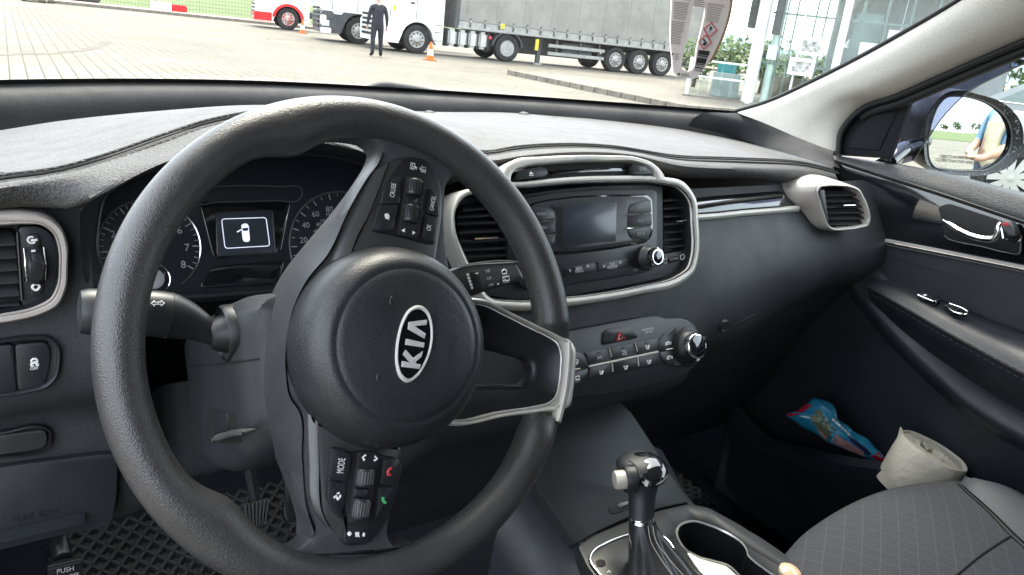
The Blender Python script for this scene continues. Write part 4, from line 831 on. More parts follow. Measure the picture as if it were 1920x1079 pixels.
b_ = wb('hang_up_button', [(600, 372), (690, 368), (704, 385), (665, 562), (570, 558)], k12, .0112, par=cl); icon([(648, 442), (630, 448), (622, 468), (626, 488), (642, 486)], WP, 'print_red', b_, .0118, .0011, f=k12)
b_ = wb('call_button', [(568, 570), (664, 570), (630, 700), (545, 785), (540, 770)], k12, .0112, par=cl); icon([(590, 642), (588, 660), (596, 676), (608, 682)], WP, 'print_green', b_, .0118, .0011, f=k12)
rp = wb('roller_plate', [(420, 320), (540, 325), (570, 360), (545, 500), (490, 830), (470, 842), (350, 830), (345, 810)], k12, .0108, 'gap', .003, cl)
for o2 in (.004,):
    W0s = WP
def roller2(a, b, r): 
    A, B = [WP.at(*p, .0115) for p in k12([a, b])]; d = (B - A).normalized(); e = WP.n.cross(d)
    o = tube('roller', [A, A + d * .0012, B - d * .0012, B], [r * .86, r, r, r * .86], 'dark_plastic', rp, seg=24)
    for k in range(9):
        an = math.radians(-64 + 16 * k); q = e * math.sin(an) + WP.n * math.cos(an); tube('roller_rib', [A + q * r + d * .002, B + q * r - d * .002], .0006, 'grey_plastic', o, seg=5)
roller2((464, 440), (450, 568), .0070); roller2((440, 652), (418, 792), .0070); wb('roller_gap', [(395, 578), (492, 590), (480, 648), (385, 640)], k12, .0135, 'dark_plastic', .001, rp)
icon([(468, 348), (448, 364), (460, 384)], WP, par=cl, f=k12, off=.0120, w=.0009); icon([(532, 356), (548, 374), (526, 388)], WP, par=cl, f=k12, off=.0120, w=.0009)
icon([(342, 896), (368, 898)], WP, par=cl, f=k12, off=.0095, w=.0009); icon([(356, 882), (354, 912)], WP, par=cl, f=k12, off=.0095, w=.0009); icon([(458, 892), (452, 916)], WP, par=cl, f=k12, off=.0095, w=.0009)
icon([(396, 890), (424, 918)], WP, par=cl, f=k12, off=.0095, w=.0006); icon([(400, 915), (402, 893), (418, 888), (416, 916)], WP, par=cl, f=k12, off=.0095, w=.0007, closed=True)
# right-hand (lower) V spoke: silver frame over a dark cup with a slot
vo3 = k13([(215, 5), (440, 110), (660, 215), (830, 292), (912, 330), (950, 390), (950, 560), (935, 720), (905, 845), (860, 868), (760, 880), (400, 922), (0, 990), (-160, 960), (-220, 500), (-60, 40)])
vi3 = k13([(255, 55), (450, 140), (645, 240), (790, 312), (842, 355), (868, 430), (866, 560), (850, 690), (822, 765), (770, 808), (690, 830), (380, 880), (40, 940), (-110, 900), (-160, 500), (-20, 100)])
ho3 = k13([(310, 375), (400, 395), (480, 415), (560, 438), (630, 458), (680, 490), (695, 540), (690, 590), (672, 635), (640, 665), (592, 680), (420, 674), (250, 660), (150, 640), (100, 520), (180, 380)])
ring('spoke_frame', vo3, vi3, WP, [(0, -.012), (.02, .004), (.12, .009), (.4, .011), (.7, .0105), (.78, .009), (.86, .0098), (.95, .009), (1, .002)], 'satin_silver', sw_, 140)
e3 = [(lerp(a[0], b[0], .9), lerp(a[1], b[1], .9)) for a, b in zip(vo3, vi3)]; tube('spoke_bright_edge', crv([WP.at(*p, .0100) for p in e3], 140, True), .0006, 'badge_silver', sw_, seg=6, closed=True)
ring('spoke_cup', vi3, ho3, WP, [(0, .004), (.05, .003), (.35, -.004), (.75, -.007), (.9, -.008), (1, -.012), (1, -.022)], 'dark_plastic', sw_, 140)
hl = ho3[8:13]; tube('spoke_slot_edge', crv([WP.at(*p, -.010) for p in hl], 30), .0009, 'chrome', sw_, seg=6)
A0 = -8.6; A1 = -30.8; rows = []
for i in range(25):
    a = lerp(A0, A1, i / 24); t = math.radians(a); d = WP.x * math.cos(t) + WP.y * math.sin(t)
    rows.append([W0 + d * r_ + WP.n * h_ for r_, h_ in ((.1790, .004), (.1795, .0100), (.1815, .0128), (.1850, .0120), (.1882, .007), (.1897, 0), (.1882, -.008), (.182, -.015), (.172, -.0172), (.160, -.013))])
vs, fs = grid(rows); mesh('rim_clasp', vs, fs, 'satin_silver', sw_, ang=60)
# hub / airbag cover
HC = WP.pt(.0085, -.0065)
ab = lathe('airbag_cover', HC, WP.n, [(.072, -.03), (.0755, -.015), (.0765, .004), (.0755, .018), (.0725, .030), (.0670, .0395), (.0610, .0445), (.0570, .0462), (.0558, .0455), (.0547, .0465), (.050, .0478), (.030, .0496), (0, .0502)], 'airbag_leather', sw_, 96, ang=0)
EP = WP.off(.0505)
eo = k10([(575, 178), (650, 225), (693, 340), (703, 480), (680, 640), (620, 790), (540, 910), (455, 960), (380, 910), (340, 800), (333, 640), (355, 480), (400, 330), (480, 210)])
EO = crv([EP.at(*p) for p in eo], 72, True); ec = sum(EO, V()) / 72
vs, fs = grid([[ec + (p - ec) * s + EP.n * h for p in EO] for s, h in ((1.02, -.004), (1.0, .0008), (.965, .0022), (.92, .0020), (.885, .0002))], True); bd = mesh('badge_rim', vs, fs, 'badge_silver', sw_, ang=50)
vs = [ec + (p - ec) * .90 + EP.n * .0006 for p in EO]; mesh('badge_field', vs, [tuple(range(72))], 'gloss_black', bd)
for P in ([(470, 345), (655, 320), (650, 375), (530, 388), (640, 465), (630, 512), (465, 420)], [(445, 515), (628, 555), (622, 605), (438, 578)], [(405, 740), (590, 775), (580, 822), (398, 800)], [(438, 625), (412, 672), (482, 757), (548, 766), (512, 706)], [(500, 722), (612, 640), (600, 698), (548, 742), (520, 764)]):
    panel('badge_letter', k10(P), EP, 'badge_silver', bd, .0016, .0004, .0020)
txt('AIRBAG', k10([(905, 830)])[0], k10([(958, 490)])[0], EP, 'airbag_leather', ab, -.0006, h=.0065, name='embossed_lettering')
for c, r in (((290, 125), 8), ((160, 895), 8)):
    P = crv([EP.at(*p, -.0012) for p in k10([(c[0] - 20, c[1] + 55), (c[0] - 2, c[1] + 48), (c[0] + 14, c[1]), (c[0] + 4, c[1] - 30), (c[0] - 14, c[1]), (c[0] - 8, c[1] + 36)])], 20); tube('airbag_tear_mark', P, .0005, 'airbag_leather', ab, seg=5)
# ------------------------------------------------------------------ steering column with stalks
co_ = thing('steering_column', 'dark grain plastic steering column shroud with light and wiper stalks behind the wheel', 'steering column', (-.37, .1, 1.03))
rows = []
for s, hw, top, bot in ((.028, .062, .038, -.055), (.033, .076, .044, -.066), (.055, .090, .047, -.082), (.10, .090, .046, -.092), (.16, .088, .042, -.100), (.26, .082, .036, -.105)):
    pts = [(-hw, bot), (hw, bot), (hw, top), (-hw, top)]
    P = rnd([V((x, y, 0)) for x, y in pts], .026, 6)
    rows.append([W0 - WP.n * s + WP.x * p.x + WP.y * p.y for p in P])
vs, fs = grid(rows, True); k = len(rows[0]); fs.append(tuple(range(k))); mesh('column_shroud', vs, fs, 'hard_plastic', co_, ang=40)
sp3 = [W0 - WP.n * s - WP.x * (h + .0004) + WP.y * -.002 for s, h in ((.033, .076), (.055, .090), (.10, .090), (.16, .088), (.22, .085))]; tube('shroud_parting_line', sp3, .0009, 'gap', co_, seg=6)
pb = WP.at(408, 628, -.068)
lathe('stalk_boss', pb + WP.x * .006, -WP.x, [(.0224, -.012), (.0224, .001), (.0208, .003), (.0198, .000), (.0160, -.001), (.0125, .008), (.0100, .012)], 'black_plastic', co_, 40)
pts = [WP.at(u, v, -.068) for u, v in ((406, 628), (385, 618), (355, 604), (318, 592), (290, 588), (240, 586), (200, 585), (160, 584), (149, 585))]
st = tube('turn_signal_stalk', pts, [.0090, .0110, .0145, .0172, .0172, .0168, .016, .015, .009], 'button_plastic', co_, seg=24, n=40, flat=.8, up=tuple(WP.n))
tube('stalk_collar', [pts[3], pts[3].lerp(pts[4], .04)],   .0176, 'gap', st, seg=24, flat=.8, up=tuple(WP.n))
tube('stalk_end_knob', [WP.at(u, v, -.068) for u, v in ((182, 585), (165, 585), (150, 585), (146, 585))], [.0166, .0165, .0150, .008], 'dark_plastic', st, seg=24, flat=.85, up=tuple(WP.n))
QS = WP.off(-.0538)
for a in ([(284, 569), (290, 564), (290, 567), (296, 567), (296, 571), (290, 571), (290, 574)], [(308, 569), (302, 564), (302, 567), (297, 567), (297, 571), (302, 571), (302, 574)]): tube('arrow_symbol', [QS.at(*p) for p in a], .0005, 'print_white', st, seg=5, closed=True)
k14 = lambda p: Zc(840, 300, 3.596, p)
WS = WP.off(-.058)
ws = panel('wiper_stalk', k14([(-40, 760), (90, 715), (200, 696), (440, 685), (470, 690), (505, 755), (520, 800), (505, 820), (330, 862), (190, 912), (60, 930), (-40, 900)]), WS, 'button_plastic', co_, .018, .004, 0, rad=.005)
line('stalk_highlight', k14([(60, 722), (200, 697), (440, 686), (468, 690), (505, 752)]), WS, .0009, 'grey_plastic', ws, -.001)
panel('wiper_ring', k14([(158, 752), (215, 742), (245, 870), (178, 886)]), WS, 'gap', ws, .002, .0006, .0012, rad=.002)
for i in range(5): panel('wiper_speed_mark', k14([(124 + i * 7, 768 + i * 22), (140 + i * 7, 765 + i * 22), (144 + i * 7, 782 + i * 22), (129 + i * 7, 786 + i * 22)]), WS, 'print_white', ws, .0004, .0, .0006)
panel('arrow_symbol', k14([(180, 768), (202, 757), (204, 772)]), WS, 'print_white', ws, .0004, .0, .0018)
txt('HI', k14([(260, 762)])[0], k14([(282, 758)])[0], WS, 'print_white', ws, .0006); txt('LO', k14([(268, 808)])[0], k14([(293, 803)])[0], WS, 'print_white', ws, .0006); txt('OFF', k14([(276, 854)])[0], k14([(308, 848)])[0], WS, 'print_white', ws, .0006)
panel('arrow_symbol', k14([(328, 838), (343, 829), (344, 846)]), WS, 'print_white', ws, .0004, .0, .0006)
icon([(362, 752), (378, 738), (395, 748), (394, 765), (366, 768)], WS, par=ws, f=k14, off=.0006, w=.0006, closed=True); txt('FRONT', k14([(366, 780)])[0], k14([(400, 774)])[0], WS, 'print_white', ws, .0006)
icon([(366, 792), (410, 784), (413, 812), (370, 818)], WS, par=ws, f=k14, off=.0006, w=.0006, closed=True); icon([(370, 795), (392, 812)], WS, par=ws, f=k14, off=.0006, w=.0005); txt('REAR', k14([(376, 834)])[0], k14([(412, 827)])[0], WS, 'print_white', ws, .0006)
# tilt lever in its opening low on the shroud
SH = Plane((-.4595, .12, .96), (-1, 0, 0)); kT = lambda p: Zc(300, 540, 2.997, p)
panel('lever_opening', kT([(262, 680), (415, 690), (440, 770), (455, 870), (262, 872)]), SH, 'gap', co_, .004, .0006, .0008, rad=.005)
panel('lever_bracket', kT([(300, 700), (372, 702), (382, 800), (298, 825)]), SH, 'dark_plastic', co_, .003, .001, .0022, rad=.004)
panel('tilt_lever', kT([(298, 826), (380, 803), (458, 806), (452, 832), (380, 846), (300, 868), (280, 862)]), SH, 'grey_plastic', co_, .010, .003, .010, rad=.004)
# ------------------------------------------------------------------ own car: body shell, glass, pillars
car = thing('car_body', 'cabin shell of the car with beige pillar trim, windscreen, roof and dark blue bonnet', 'car', (0, .3, 0))
car['label'] = 'surrounding car cabin with beige pillar trim, windscreen with dust specks and wiper arms'
NG = 41
gx = [lerp(-1, 1, i / (NG - 1)) for i in range(NG)]
# glass from the base curve up to the header
def glass_pt(s, t):  # s -1..1 across, t 0 base..1 header
    xb = s * .80; b = V((xb, base_y(xb), base_z(xb)))
    xt = s * .60; tp = V((xt, .17 - .10 * s * s, 1.60 - .03 * s * s))
    p = b.lerp(tp, t); p.z += .035 * math.sin(math.pi * t); return p
rows = [[glass_pt(s, t / 12) for s in gx] for t in range(13)]
vs, fs = grid(rows); mesh('windshield', vs, fs, 'windshield_glass', car, ang=0)
rows = [[glass_pt(s, t) + V((0, -.002, -.002)) for s in gx] for t in (-.05, -.02, .002)]
vs, fs = grid(rows); mesh('windshield_frit', vs, fs, 'gap', car, ang=0)
# A pillar trim (passenger side) as a solid ridge: glass edge, crown, lower edge
ge = [(1383, 211, .757), (1440, 194, .745), (1520, 158, .724), (1600, 118, .703), (1700, 63, .676), (1800, 4, .65), (1900, -62, .625)]
le = [(1568, 284, .752), (1572, 250, .752), (1605, 207, .748), (1680, 176, .730), (1780, 132, .706), (1863, 96, .690), (1960, 55, .672)]
G_ = crv([hx(*p) for p in ge], 40); L_ = crv([hx(*p) for p in le], 40)
md1 = [a.lerp(b, .33) + V((-.022, -.014, .002)) for a, b in zip(G_, L_)]; md2 = [a.lerp(b, .70) + V((-.022, -.012, 0)) for a, b in zip(G_, L_)]
loft('pillar_trim', [[p + V((.03, .03, 0)) for p in G_], [p + V((0, .002, 0)) for p in G_], md1, md2, L_, [p + V((.03, .0, .0)) for p in L_]], 'pillar_fabric', car, n=40, sub=6)
tube('windshield_seal', [p + V((.002, .006, .002)) for p in G_], .0045, 'rubber', car, seg=8)
tube('door_seal', [p + V((.004, -.002, -.003)) for p in L_], .006, 'rubber', car, seg=8)
# trim foot: piece of dash between pad and pillar
ft = [[hy(u, v, y) for u, v, y in r] for r in ([(1380, 212, .60), (1440, 228, .54), (1500, 252, .48), (1560, 279, .38), (1580, 290, .34)], [(1300, 222, .64), (1400, 250, .56), (1470, 274, .48), (1530, 292, .40), (1572, 302, .345)], [(1290, 236, .65), (1390, 262, .57), (1455, 283, .48), (1515, 300, .40), (1575, 316, .33)])]
loft('pillar_foot', ft, 'matte_plastic', car, n=30, sub=3)
# roof, header, rear shell, left sill and floor: the rest of the cabin that shades it
def slabq(nm, c, s, mat, bev=.01): return box(nm, c, s, mat, car, None, bev)
rf = [[V((lerp(-.62, .62, i / 20), y, z - .05 * (2 * i / 20 - 1) ** 2)) for i in range(21)] for y, z in ((.16, 1.585), (.05, 1.62), (-.6, 1.66), (-1.6, 1.64), (-2.5, 1.55))]
loft('headliner', rf, 'headliner_cloth', car, n=21, sub=3)
loft('roof_skin', [[p + V((0, 0, .04)) for p in r] for r in rf], 'car_paint', car, n=21, sub=3)
for sx in (-1, 1):
    loft('roof_rail', [[V((sx * x, y, z)) for y in (.16, -.6, -1.6, -2.5)] for x, z in ((.60, 1.575), (.66, 1.55), (.69, 1.50))], 'headliner_cloth', car, n=20, sub=2)
# B pillars, rear quarter and seatbacks zone
for sx in (-1, 1):
    loft('center_pillar', [[V((sx * lerp(.78, .68, t), -.55 - .10 * t - e, lerp(.4, 1.53, t))) for t in (0, .35, .7, 1)] for e in (0, .10)], 'pillar_fabric', car, n=12, sub=1, smooth_rows=False)
    loft('rear_side', [[V((sx * .80, y, z)) for y in (-.65, -1.4, -2.5)] for z in (.35, .7, 1.0)], 'door_plastic', car, n=12, sub=1, smooth_rows=False)
slabq('tailgate', (0, -2.52, .8), (1.5, .05, .8), 'door_plastic'); mesh('rear_window', [V((-.70, -2.5, 1.15)), V((.70, -2.5, 1.15)), V((.60, -2.42, 1.53)), V((-.60, -2.42, 1.53))], [(0, 1, 2, 3)], 'privacy_glass', car)
for sx in (-1, 1):
    mesh('rear_side_window', [V((sx * .80, -.62, 1.0)), V((sx * .80, -2.5, 1.05)), V((sx * .68, -2.45, 1.51)), V((sx * .69, -.66, 1.52))], [(0, 1, 2, 3)], 'privacy_glass', car)
slabq('rear_bench', (0, -1.45, .9), (1.35, .22, .75), 'seat_side', .06)
# rear glass, left A pillar
loft('driver_pillar', [[V((-.79, .56, 1.2)), V((-.70, .24, 1.42)), V((-.62, .08, 1.56))], [V((-.74, .50, 1.2)), V((-.66, .18, 1.42)), V((-.58, .06, 1.56))]], 'pillar_fabric', car, n=16, sub=1, smooth_rows=False)
# bonnet and cowl outside the glass
bn = [[V((x, y - .45 * x * x, z - .06 * (x / .8) ** 2)) for x in [lerp(-.86, .86, i / 24) for i in range(25)]] for y, z in ((1.00, 1.04), (1.15, 1.035), (1.5, 1.0), (1.9, .93), (2.15, .80), (2.2, .45))]
loft('bonnet', bn, 'car_paint', car, n=25, sub=3)
# wiper arms just showing above the glass edge
def wip(name, uv, r): 
    P = [hy(u, v, y) for u, v, y in uv]; return tube(name, P, r, 'rubber', car, seg=8, n=20)
w1 = [(690, 170, .985), (715, 162.5, .98), (745, 165, .975), (785, 171, .965), (840, 182, .955)]
wip('wiper_arm', w1, .010); wip('wiper_arm', [(1140, 199, .90), (1155, 197.5, .895), (1190, 199, .885), (1225, 203, .875)], .007)
# floor, firewall, tunnel
fl = [[V((x, y, z)) for x in (-.80, -.2, .2, .82)] for y, z in ((.95, .78), (.72, .42), (.60, .37), (.2, .33), (-.5, .33), (-2.5, .33))]
loft('floor', fl, 'carpet', car, n=24, sub=3)
slabq('sill', (-.79, -.2, .42), (.10, 2.0, .16), 'door_plastic', .03)
slabq('kick_panel', (-.76, .45, .7), (.04, .6, .8), 'door_plastic', .01); slabq('kick_panel', (.79, .60, .7), (.04, .5, .9), 'carpet', .01); slabq('sill', (.80, -.2, .40), (.08, 2.0, .14), 'carpet', .03)

# ------------------------------------------------------------------ passenger door
door = thing('passenger_door', 'closed front passenger door with gloss black insert, chrome handle and stitched armrest', 'car door', (.76, 0, .4))
DX = .745
DP = Plane((DX, 0, 1.0), (-1, 0, 0))
def dl(pts, x=None): return [hx(p[0], p[1], p[2] if len(p) > 2 else (x or DX)) for p in pts]
# belt line roll and upper trim (extends back past the frame)
def ext(row, y=-.75):
    a, b = row[-2], row[-1]; t = (y - b.y) / (a.y - b.y) if abs(a.y - b.y) > 1e-6 else 0
    row.append(b + (b - a) * ((b.y - y) / (a.y - b.y))); row[-1].z = b.z; return row
top_out = ext(dl([(1562, 290, .80), (1640, 300, .80), (1760, 322, .80), (1920, 361, .80)]))
top_in = ext(dl([(1562, 293, .762), (1640, 308, .762), (1760, 334, .762), (1920, 376, .762)]))
top_lo = ext(dl([(1565, 300, .748), (1640, 324, .748), (1760, 362, .748), (1920, 416, .748)]))
r5 = ext(dl([(1566, 306, .756), (1640, 330, .756), (1760, 368, .756), (1920, 422, .756)]))
loft('belt_trim', [top_out, top_in, top_lo, r5], 'pad', door, n=48, sub=5)
line('belt_seam', [p + V((-.001, 0, .001)) for p in top_lo], None, .0011, 'grey_plastic', door, pts3=True, n=60)
# gloss insert
g2 = ext(dl([(1600, 440, .752), (1640, 446, .752), (1780, 476, .752), (1920, 500, .752)]))
loft('gloss_insert', [[p + V((0, 0, 0)) for p in r5], [a.lerp(b, .5) + V((-.004, 0, 0)) for a, b in zip(r5, g2)] if len(r5) == len(g2) else r5, g2], 'gloss_black', door, n=48, sub=4)
c1_ = ext(dl([(1630, 445, .749), (1780, 474, .749), (1920, 502, .749)])); 
loft('chrome_strip', [[p + V((.006, 0, .003)) for p in c1_], [p + V((-.003, 0, .002)) for p in c1_], [p + V((-.003, 0, -.002)) for p in c1_], [p + V((.006, 0, -.003)) for p in c1_]], 'satin_silver', door, n=40, sub=1)
c2_ = [p + V((0, 0, -.008)) for p in c1_]; tube('chrome_line', c2_, .0012, 'grey_plastic', door, seg=6, n=40)
# middle panel below the strip, then armrest shelf
m1_ = [p + V((.004, 0, -.004)) for p in c1_]
m2_ = ext(dl([(1640, 516, .746), (1700, 530, .746), (1780, 568, .746), (1920, 620, .746)]))
loft('mid_panel', [m1_, [a + (b - a) * .5 for a, b in zip([m1_[0], m1_[1], m1_[2], m1_[3]], [m2_[0], m2_[2], m2_[3], m2_[4]])], [m2_[0], m2_[2], m2_[3], m2_[4]]], 'door_plastic', door, n=48, sub=4)
# armrest top, padded edge, underside
a0 = [p + V((.006, 0, -.004)) for p in m2_]
a1 = ext(dl([(1632, 525, .722), (1690, 552, .704), (1780, 598, .690), (1920, 668, .680)]))
a2 = ext(dl([(1628, 537, .708), (1690, 572, .686), (1780, 624, .670), (1920, 700, .660)]))
a3 = ext(dl([(1628, 548, .708), (1690, 586, .686), (1780, 638, .670), (1920, 718, .660)]))
a4 = [p + V((.035, 0, -.05)) for p in a3]; a5 = [V((.742, p.y, p.z - .09)) for p in a3]
loft('armrest', [a0, a1, a2], 'armrest_leather', door, n=60, sub=5)
a2b = [p + V((-.001, 0, -.004)) for p in a2]; loft('armrest_lower', [a2b, a3, a4, a5], 'armrest_leather', door, n=60, sub=4)
line('armrest_seam', [p + V((-.0015, 0, -.002)) for p in a2], None, .0014, 'gap', door, pts3=True, n=80)
A2 = crv([p + V((-.003, 0, .0005)) for p in a2], 160); A3 = crv([p + V((-.003, 0, -.0085)) for p in a2], 160)
for C_ in (A2, A3):
    vs, fs = [], []
    for i in range(0, 158, 2):
        a, b = C_[i], C_[i].lerp(C_[i + 1], 1.0); d = V((0, 0, .0007)); q = len(vs); vs += [a - d, a + d + V((-.0005, 0, 0)), b + d + V((-.0005, 0, 0)), b - d]; fs.append((q, q + 1, q + 2, q + 3))
    o = mesh('stitching', vs, fs, 'thread', door, smooth=False); o['kind'] = 'stuff'
# switches on the armrest
AP = Plane(hx(1740, 556, .715), V((-.35, 0, 1)).normalized(), (0, 1, 0))
k15 = lambda p: Zc(1560, 500, 2.997, p)
sb = panel('switch_bezel', k15([(478, 148), (520, 140), (610, 190), (590, 205), (500, 178)]), AP, 'gloss_black', door, .006, .001, .0010, rad=.003)
line('lock_switch_edge', k15([(482, 160), (530, 180), (578, 196), (600, 186)]), AP, .0011, 'chrome', door, .0022); panel('lock_symbol', k15([(512, 158), (530, 156), (532, 164), (515, 165)]), AP, 'print_white', door, .0004, 0, .0016)
panel('window_switch', k15([(625, 215), (660, 205), (745, 240), (768, 262), (740, 270), (680, 255)]), AP, 'gloss_black', door, .006, .0015, .0012, rad=.004)
line('window_switch_edge', k15([(660, 208), (745, 242), (766, 260), (738, 270), (680, 254)]), AP, .0010, 'chrome', door, .0030); line('window_switch_edge', k15([(700, 248), (712, 236), (690, 228)]), AP, .0010, 'chrome', door, .0032)
# door pull handle in its cup
HD = Plane((.745, .1, 1.08), (-1, 0, 0))
cup = panel('handle_cup', k7([(1215, 300), (1300, 270), (1700, 400), (1900, 530), (1890, 685), (1780, 660), (1350, 575), (1280, 540), (1255, 480), (1240, 380)]), HD, 'gap', door, .004, .0006, .0065, rad=.006)
line('handle_cup_edge', k7([(1265, 530), (1300, 560), (1360, 580), (1560, 620), (1780, 672), (1882, 680), (1892, 600), (1895, 540)]), HD, .0010, 'grey_plastic', door, .0075, n=60)
hp = crv([HD.at(*p, o) for p, o in zip(k7([(1262, 408), (1330, 450), (1420, 505), (1520, 545), (1620, 562), (1670, 556), (1700, 520), (1712, 470), (1728, 440)]), (.008, .016, .022, .025, .026, .026, .026, .026, .024))], 40)
tube('door_handle', hp, [.0030, .0046, .0050, .0050, .0055, .0060, .0055, .0045], 'chrome', door, seg=12)
lk = panel('lock_knob', k7([(1700, 440), (1720, 420), (1790, 412), (1830, 470), (1850, 545), (1760, 560), (1745, 520)]), HD, 'dark_plastic', door, .02, .004, .026, rad=.004); panel('lock_flag', k7([(1728, 432), (1780, 424), (1806, 446), (1744, 452)]), HD, 'print_red', lk, .0006, .0001, .0268)
line('lock_chrome', k7([(1690, 540), (1700, 450), (1715, 425), (1730, 460), (1750, 555)]), HD, .0016, 'chrome', door, .0262); line('handle_plate_edge', k7([(1770, 562), (1870, 585), (1895, 560)]), HD, .0010, 'chrome', door, .0095)
# map pocket: rim line, outer wall; back panel of the door
bk = [[V((.75, y, z)) for y in (.45, .3, .1, -.2, -.75)] for z in (1.0, .8, .6, .35)]
loft('door_base_panel', bk, 'door_plastic', door, n=24, sub=2)
# diagonal speaker/pull edge from the armrest front down into the pocket
p1 = dl([(1596, 536, .72), (1640, 590, .712), (1700, 655, .702), (1760, 712, .694), (1815, 760, .688), (1870, 795, .684), (1920, 822, .682), (2050, 880, .680)]); p2 = [p + V((.012, -.004, .018)) for p in p1]; p3 = [V((.75, p.y - .01, p.z + .055)) for p in p1]
p0 = [p + V((.02, .006, -.028)) for p in p1]
loft('armrest_bolster', [p3, p2, p1, p0], 'armrest_leather', door, n=60, sub=4)
pk = dl([(1380, 760, .70), (1440, 820, .675), (1510, 840, .66), (1590, 858, .652), (1680, 873, .650), (1770, 905, .652), (1900, 930, .655), (2050, 960, .655)])
pkl = [p + V((.02, 0, -.20)) for p in pk]
loft('map_pocket', [[p + V((.006, 0, 0)) for p in pk], pk, [a.lerp(b, .5) for a, b in zip(pk, pkl)], pkl], 'door_plastic', door, n=60, sub=3)
# sail panel and window frame
sl_ = Plane((.765, .3, 1.2), (-1, 0, 0))
panel('sail_panel', [(1560, 291), (1575, 255), (1608, 212), (1690, 177), (1713, 166), (1710, 184), (1668, 298)], sl_, 'matte_black', door, .01, .002, .0, rad=.003)
panel('tweeter_cover', [(1590, 278), (1602, 248), (1640, 212), (1680, 194), (1684, 205), (1648, 283)], sl_, 'matte_black', door, .004, .0015, .0025, rad=.004)
fr_ = [hx(u, v, .775) for u, v in ((1664, 302), (1682, 250), (1706, 180))]; tube('window_frame_bar', fr_, .0065, 'rubber', door, seg=8, n=12)
fr_ = [p + V((.02, -.004, -.012)) for p in L_[8:]]; tube('window_frame_top', fr_, .010, 'rubber', door, seg=8)
fe = [hx(u, v, .79) for u, v in ((1675, 300), (1712, 186), (1790, 142), (1870, 106), (1960, 68), (2100, 20))] + [V((.74, -.6, 1.50)), V((.80, -.6, 1.13)), V((.80, .1, 1.12))]
mesh('window_glass', [V((.79 - .10 * max(0, p.z - 1.15), p.y, p.z)) for p in fe], [tuple(range(len(fe)))], 'window_glass', door)
vz = [hx(u, v, .812) for u, v in ((1668, 312), (1690, 240), (1716, 178), (1790, 136), (1870, 98), (1990, 50))]; vz2 = [hx(u, v, .845) for u, v in ((1712, 302), (1735, 268), (1768, 220), (1820, 170), (1880, 138), (1990, 92))]
loft('wind_deflector', [vz, [a.lerp(b, .5) + V((.006, 0, 0)) for a, b in zip(vz, vz2)], vz2], 'smoke', door, n=40, sub=4)
tube('deflector_edge', vz2, .0012, 'grey_plastic', door, seg=6, n=40)
# ------------------------------------------------------------------ door mirror
mir = thing('door_mirror', 'black speckled door mirror outside passenger window reflecting a field and a person', 'mirror', (.95, .25, 1.12))
MP = Plane(hx(1815, 252, .95), V((-.448, -.894, .03)).normalized())
k16 = lambda p: Zc(1660, 100, 4.15, p)
mo = k16([(378, 470), (400, 420), (470, 345), (560, 335), (700, 355), (830, 410), (930, 500), (972, 600), (975, 690), (950, 770), (880, 850), (780, 905), (650, 915), (480, 905), (380, 885), (340, 830), (328, 750), (340, 600)])
MO = crv([MP.at(*p) for p in mo], 96, True); mc = sum(MO, V()) / 96
RAD = 1.25
def dome(p):
    r = (p - mc).length; return p - MP.n * (r * r / (2 * RAD))
rings = [[dome(mc + (p - mc) * s) for p in MO] for s in (1, .8, .6, .4, .2)]
vs, fs = grid(rings, True); vs.append(mc.copy()); c0 = len(vs) - 1
for j in range(96): fs.append((4 * 96 + j, 4 * 96 + (j + 1) % 96, c0))
mg = mesh('mirror_glass', vs, fs, 'mirror_silver', mir, ang=0)
hs = k16([(330, 480), (380, 390), (470, 310), (560, 290), (720, 320), (900, 380), (1010, 470), (1060, 560), (1075, 660), (1050, 780), (980, 870), (860, 930), (700, 955), (520, 945), (380, 910), (320, 860), (300, 760), (310, 600)])
HS = crv([MP.at(*p, .006) for p in hs], 96, True); HB = [mc + (p - mc) * .9 - MP.n * .10 for p in HS]
MI = [mc + (p - mc) * 1.01 - MP.n * .012 for p in MO]
HS = near_roll(MI, HS); HB = [mc + (p - mc) * .86 - MP.n * .09 for p in HS]; HC2 = [mc + (p - mc) * .5 - MP.n * .125 for p in HS]
vs, fs = grid([MI, [mc + (p - mc) * 1.012 + MP.n * .002 for p in MO], [p + MP.n * .001 for p in HS], [mc + (p - mc) * 1.03 - MP.n * .02 for p in HS], HB, HC2], True); fs.append(tuple(range(5 * 96, 6 * 96)))
mh = mesh('mirror_housing', vs, fs, 'speckled_black', mir, ang=50)
tube('mirror_rim', [p + MP.n * .002 for p in MO], .0014, 'grey_plastic', mir, seg=6, closed=True)
tx = MP.off(.0006)
txt('OBJECTS IN MIRROR ARE', k16([(428, 815)])[0], k16([(700, 832)])[0], tx, 'print_dark', mg, .0004, h=.0058); txt('CLOSER THAN THEY APPEAR', k16([(398, 842)])[0], k16([(712, 868)])[0], tx, 'print_dark', mg, .0004, h=.0058)
am = [hx(1690, 290, .79), hx(1720, 265, .84), hx(1760, 250, .90)]; tube('mirror_arm', [p + V((0, .03, -.03)) for p in am], .035, 'gloss_black', mir, seg=14, n=10, flat=.5)

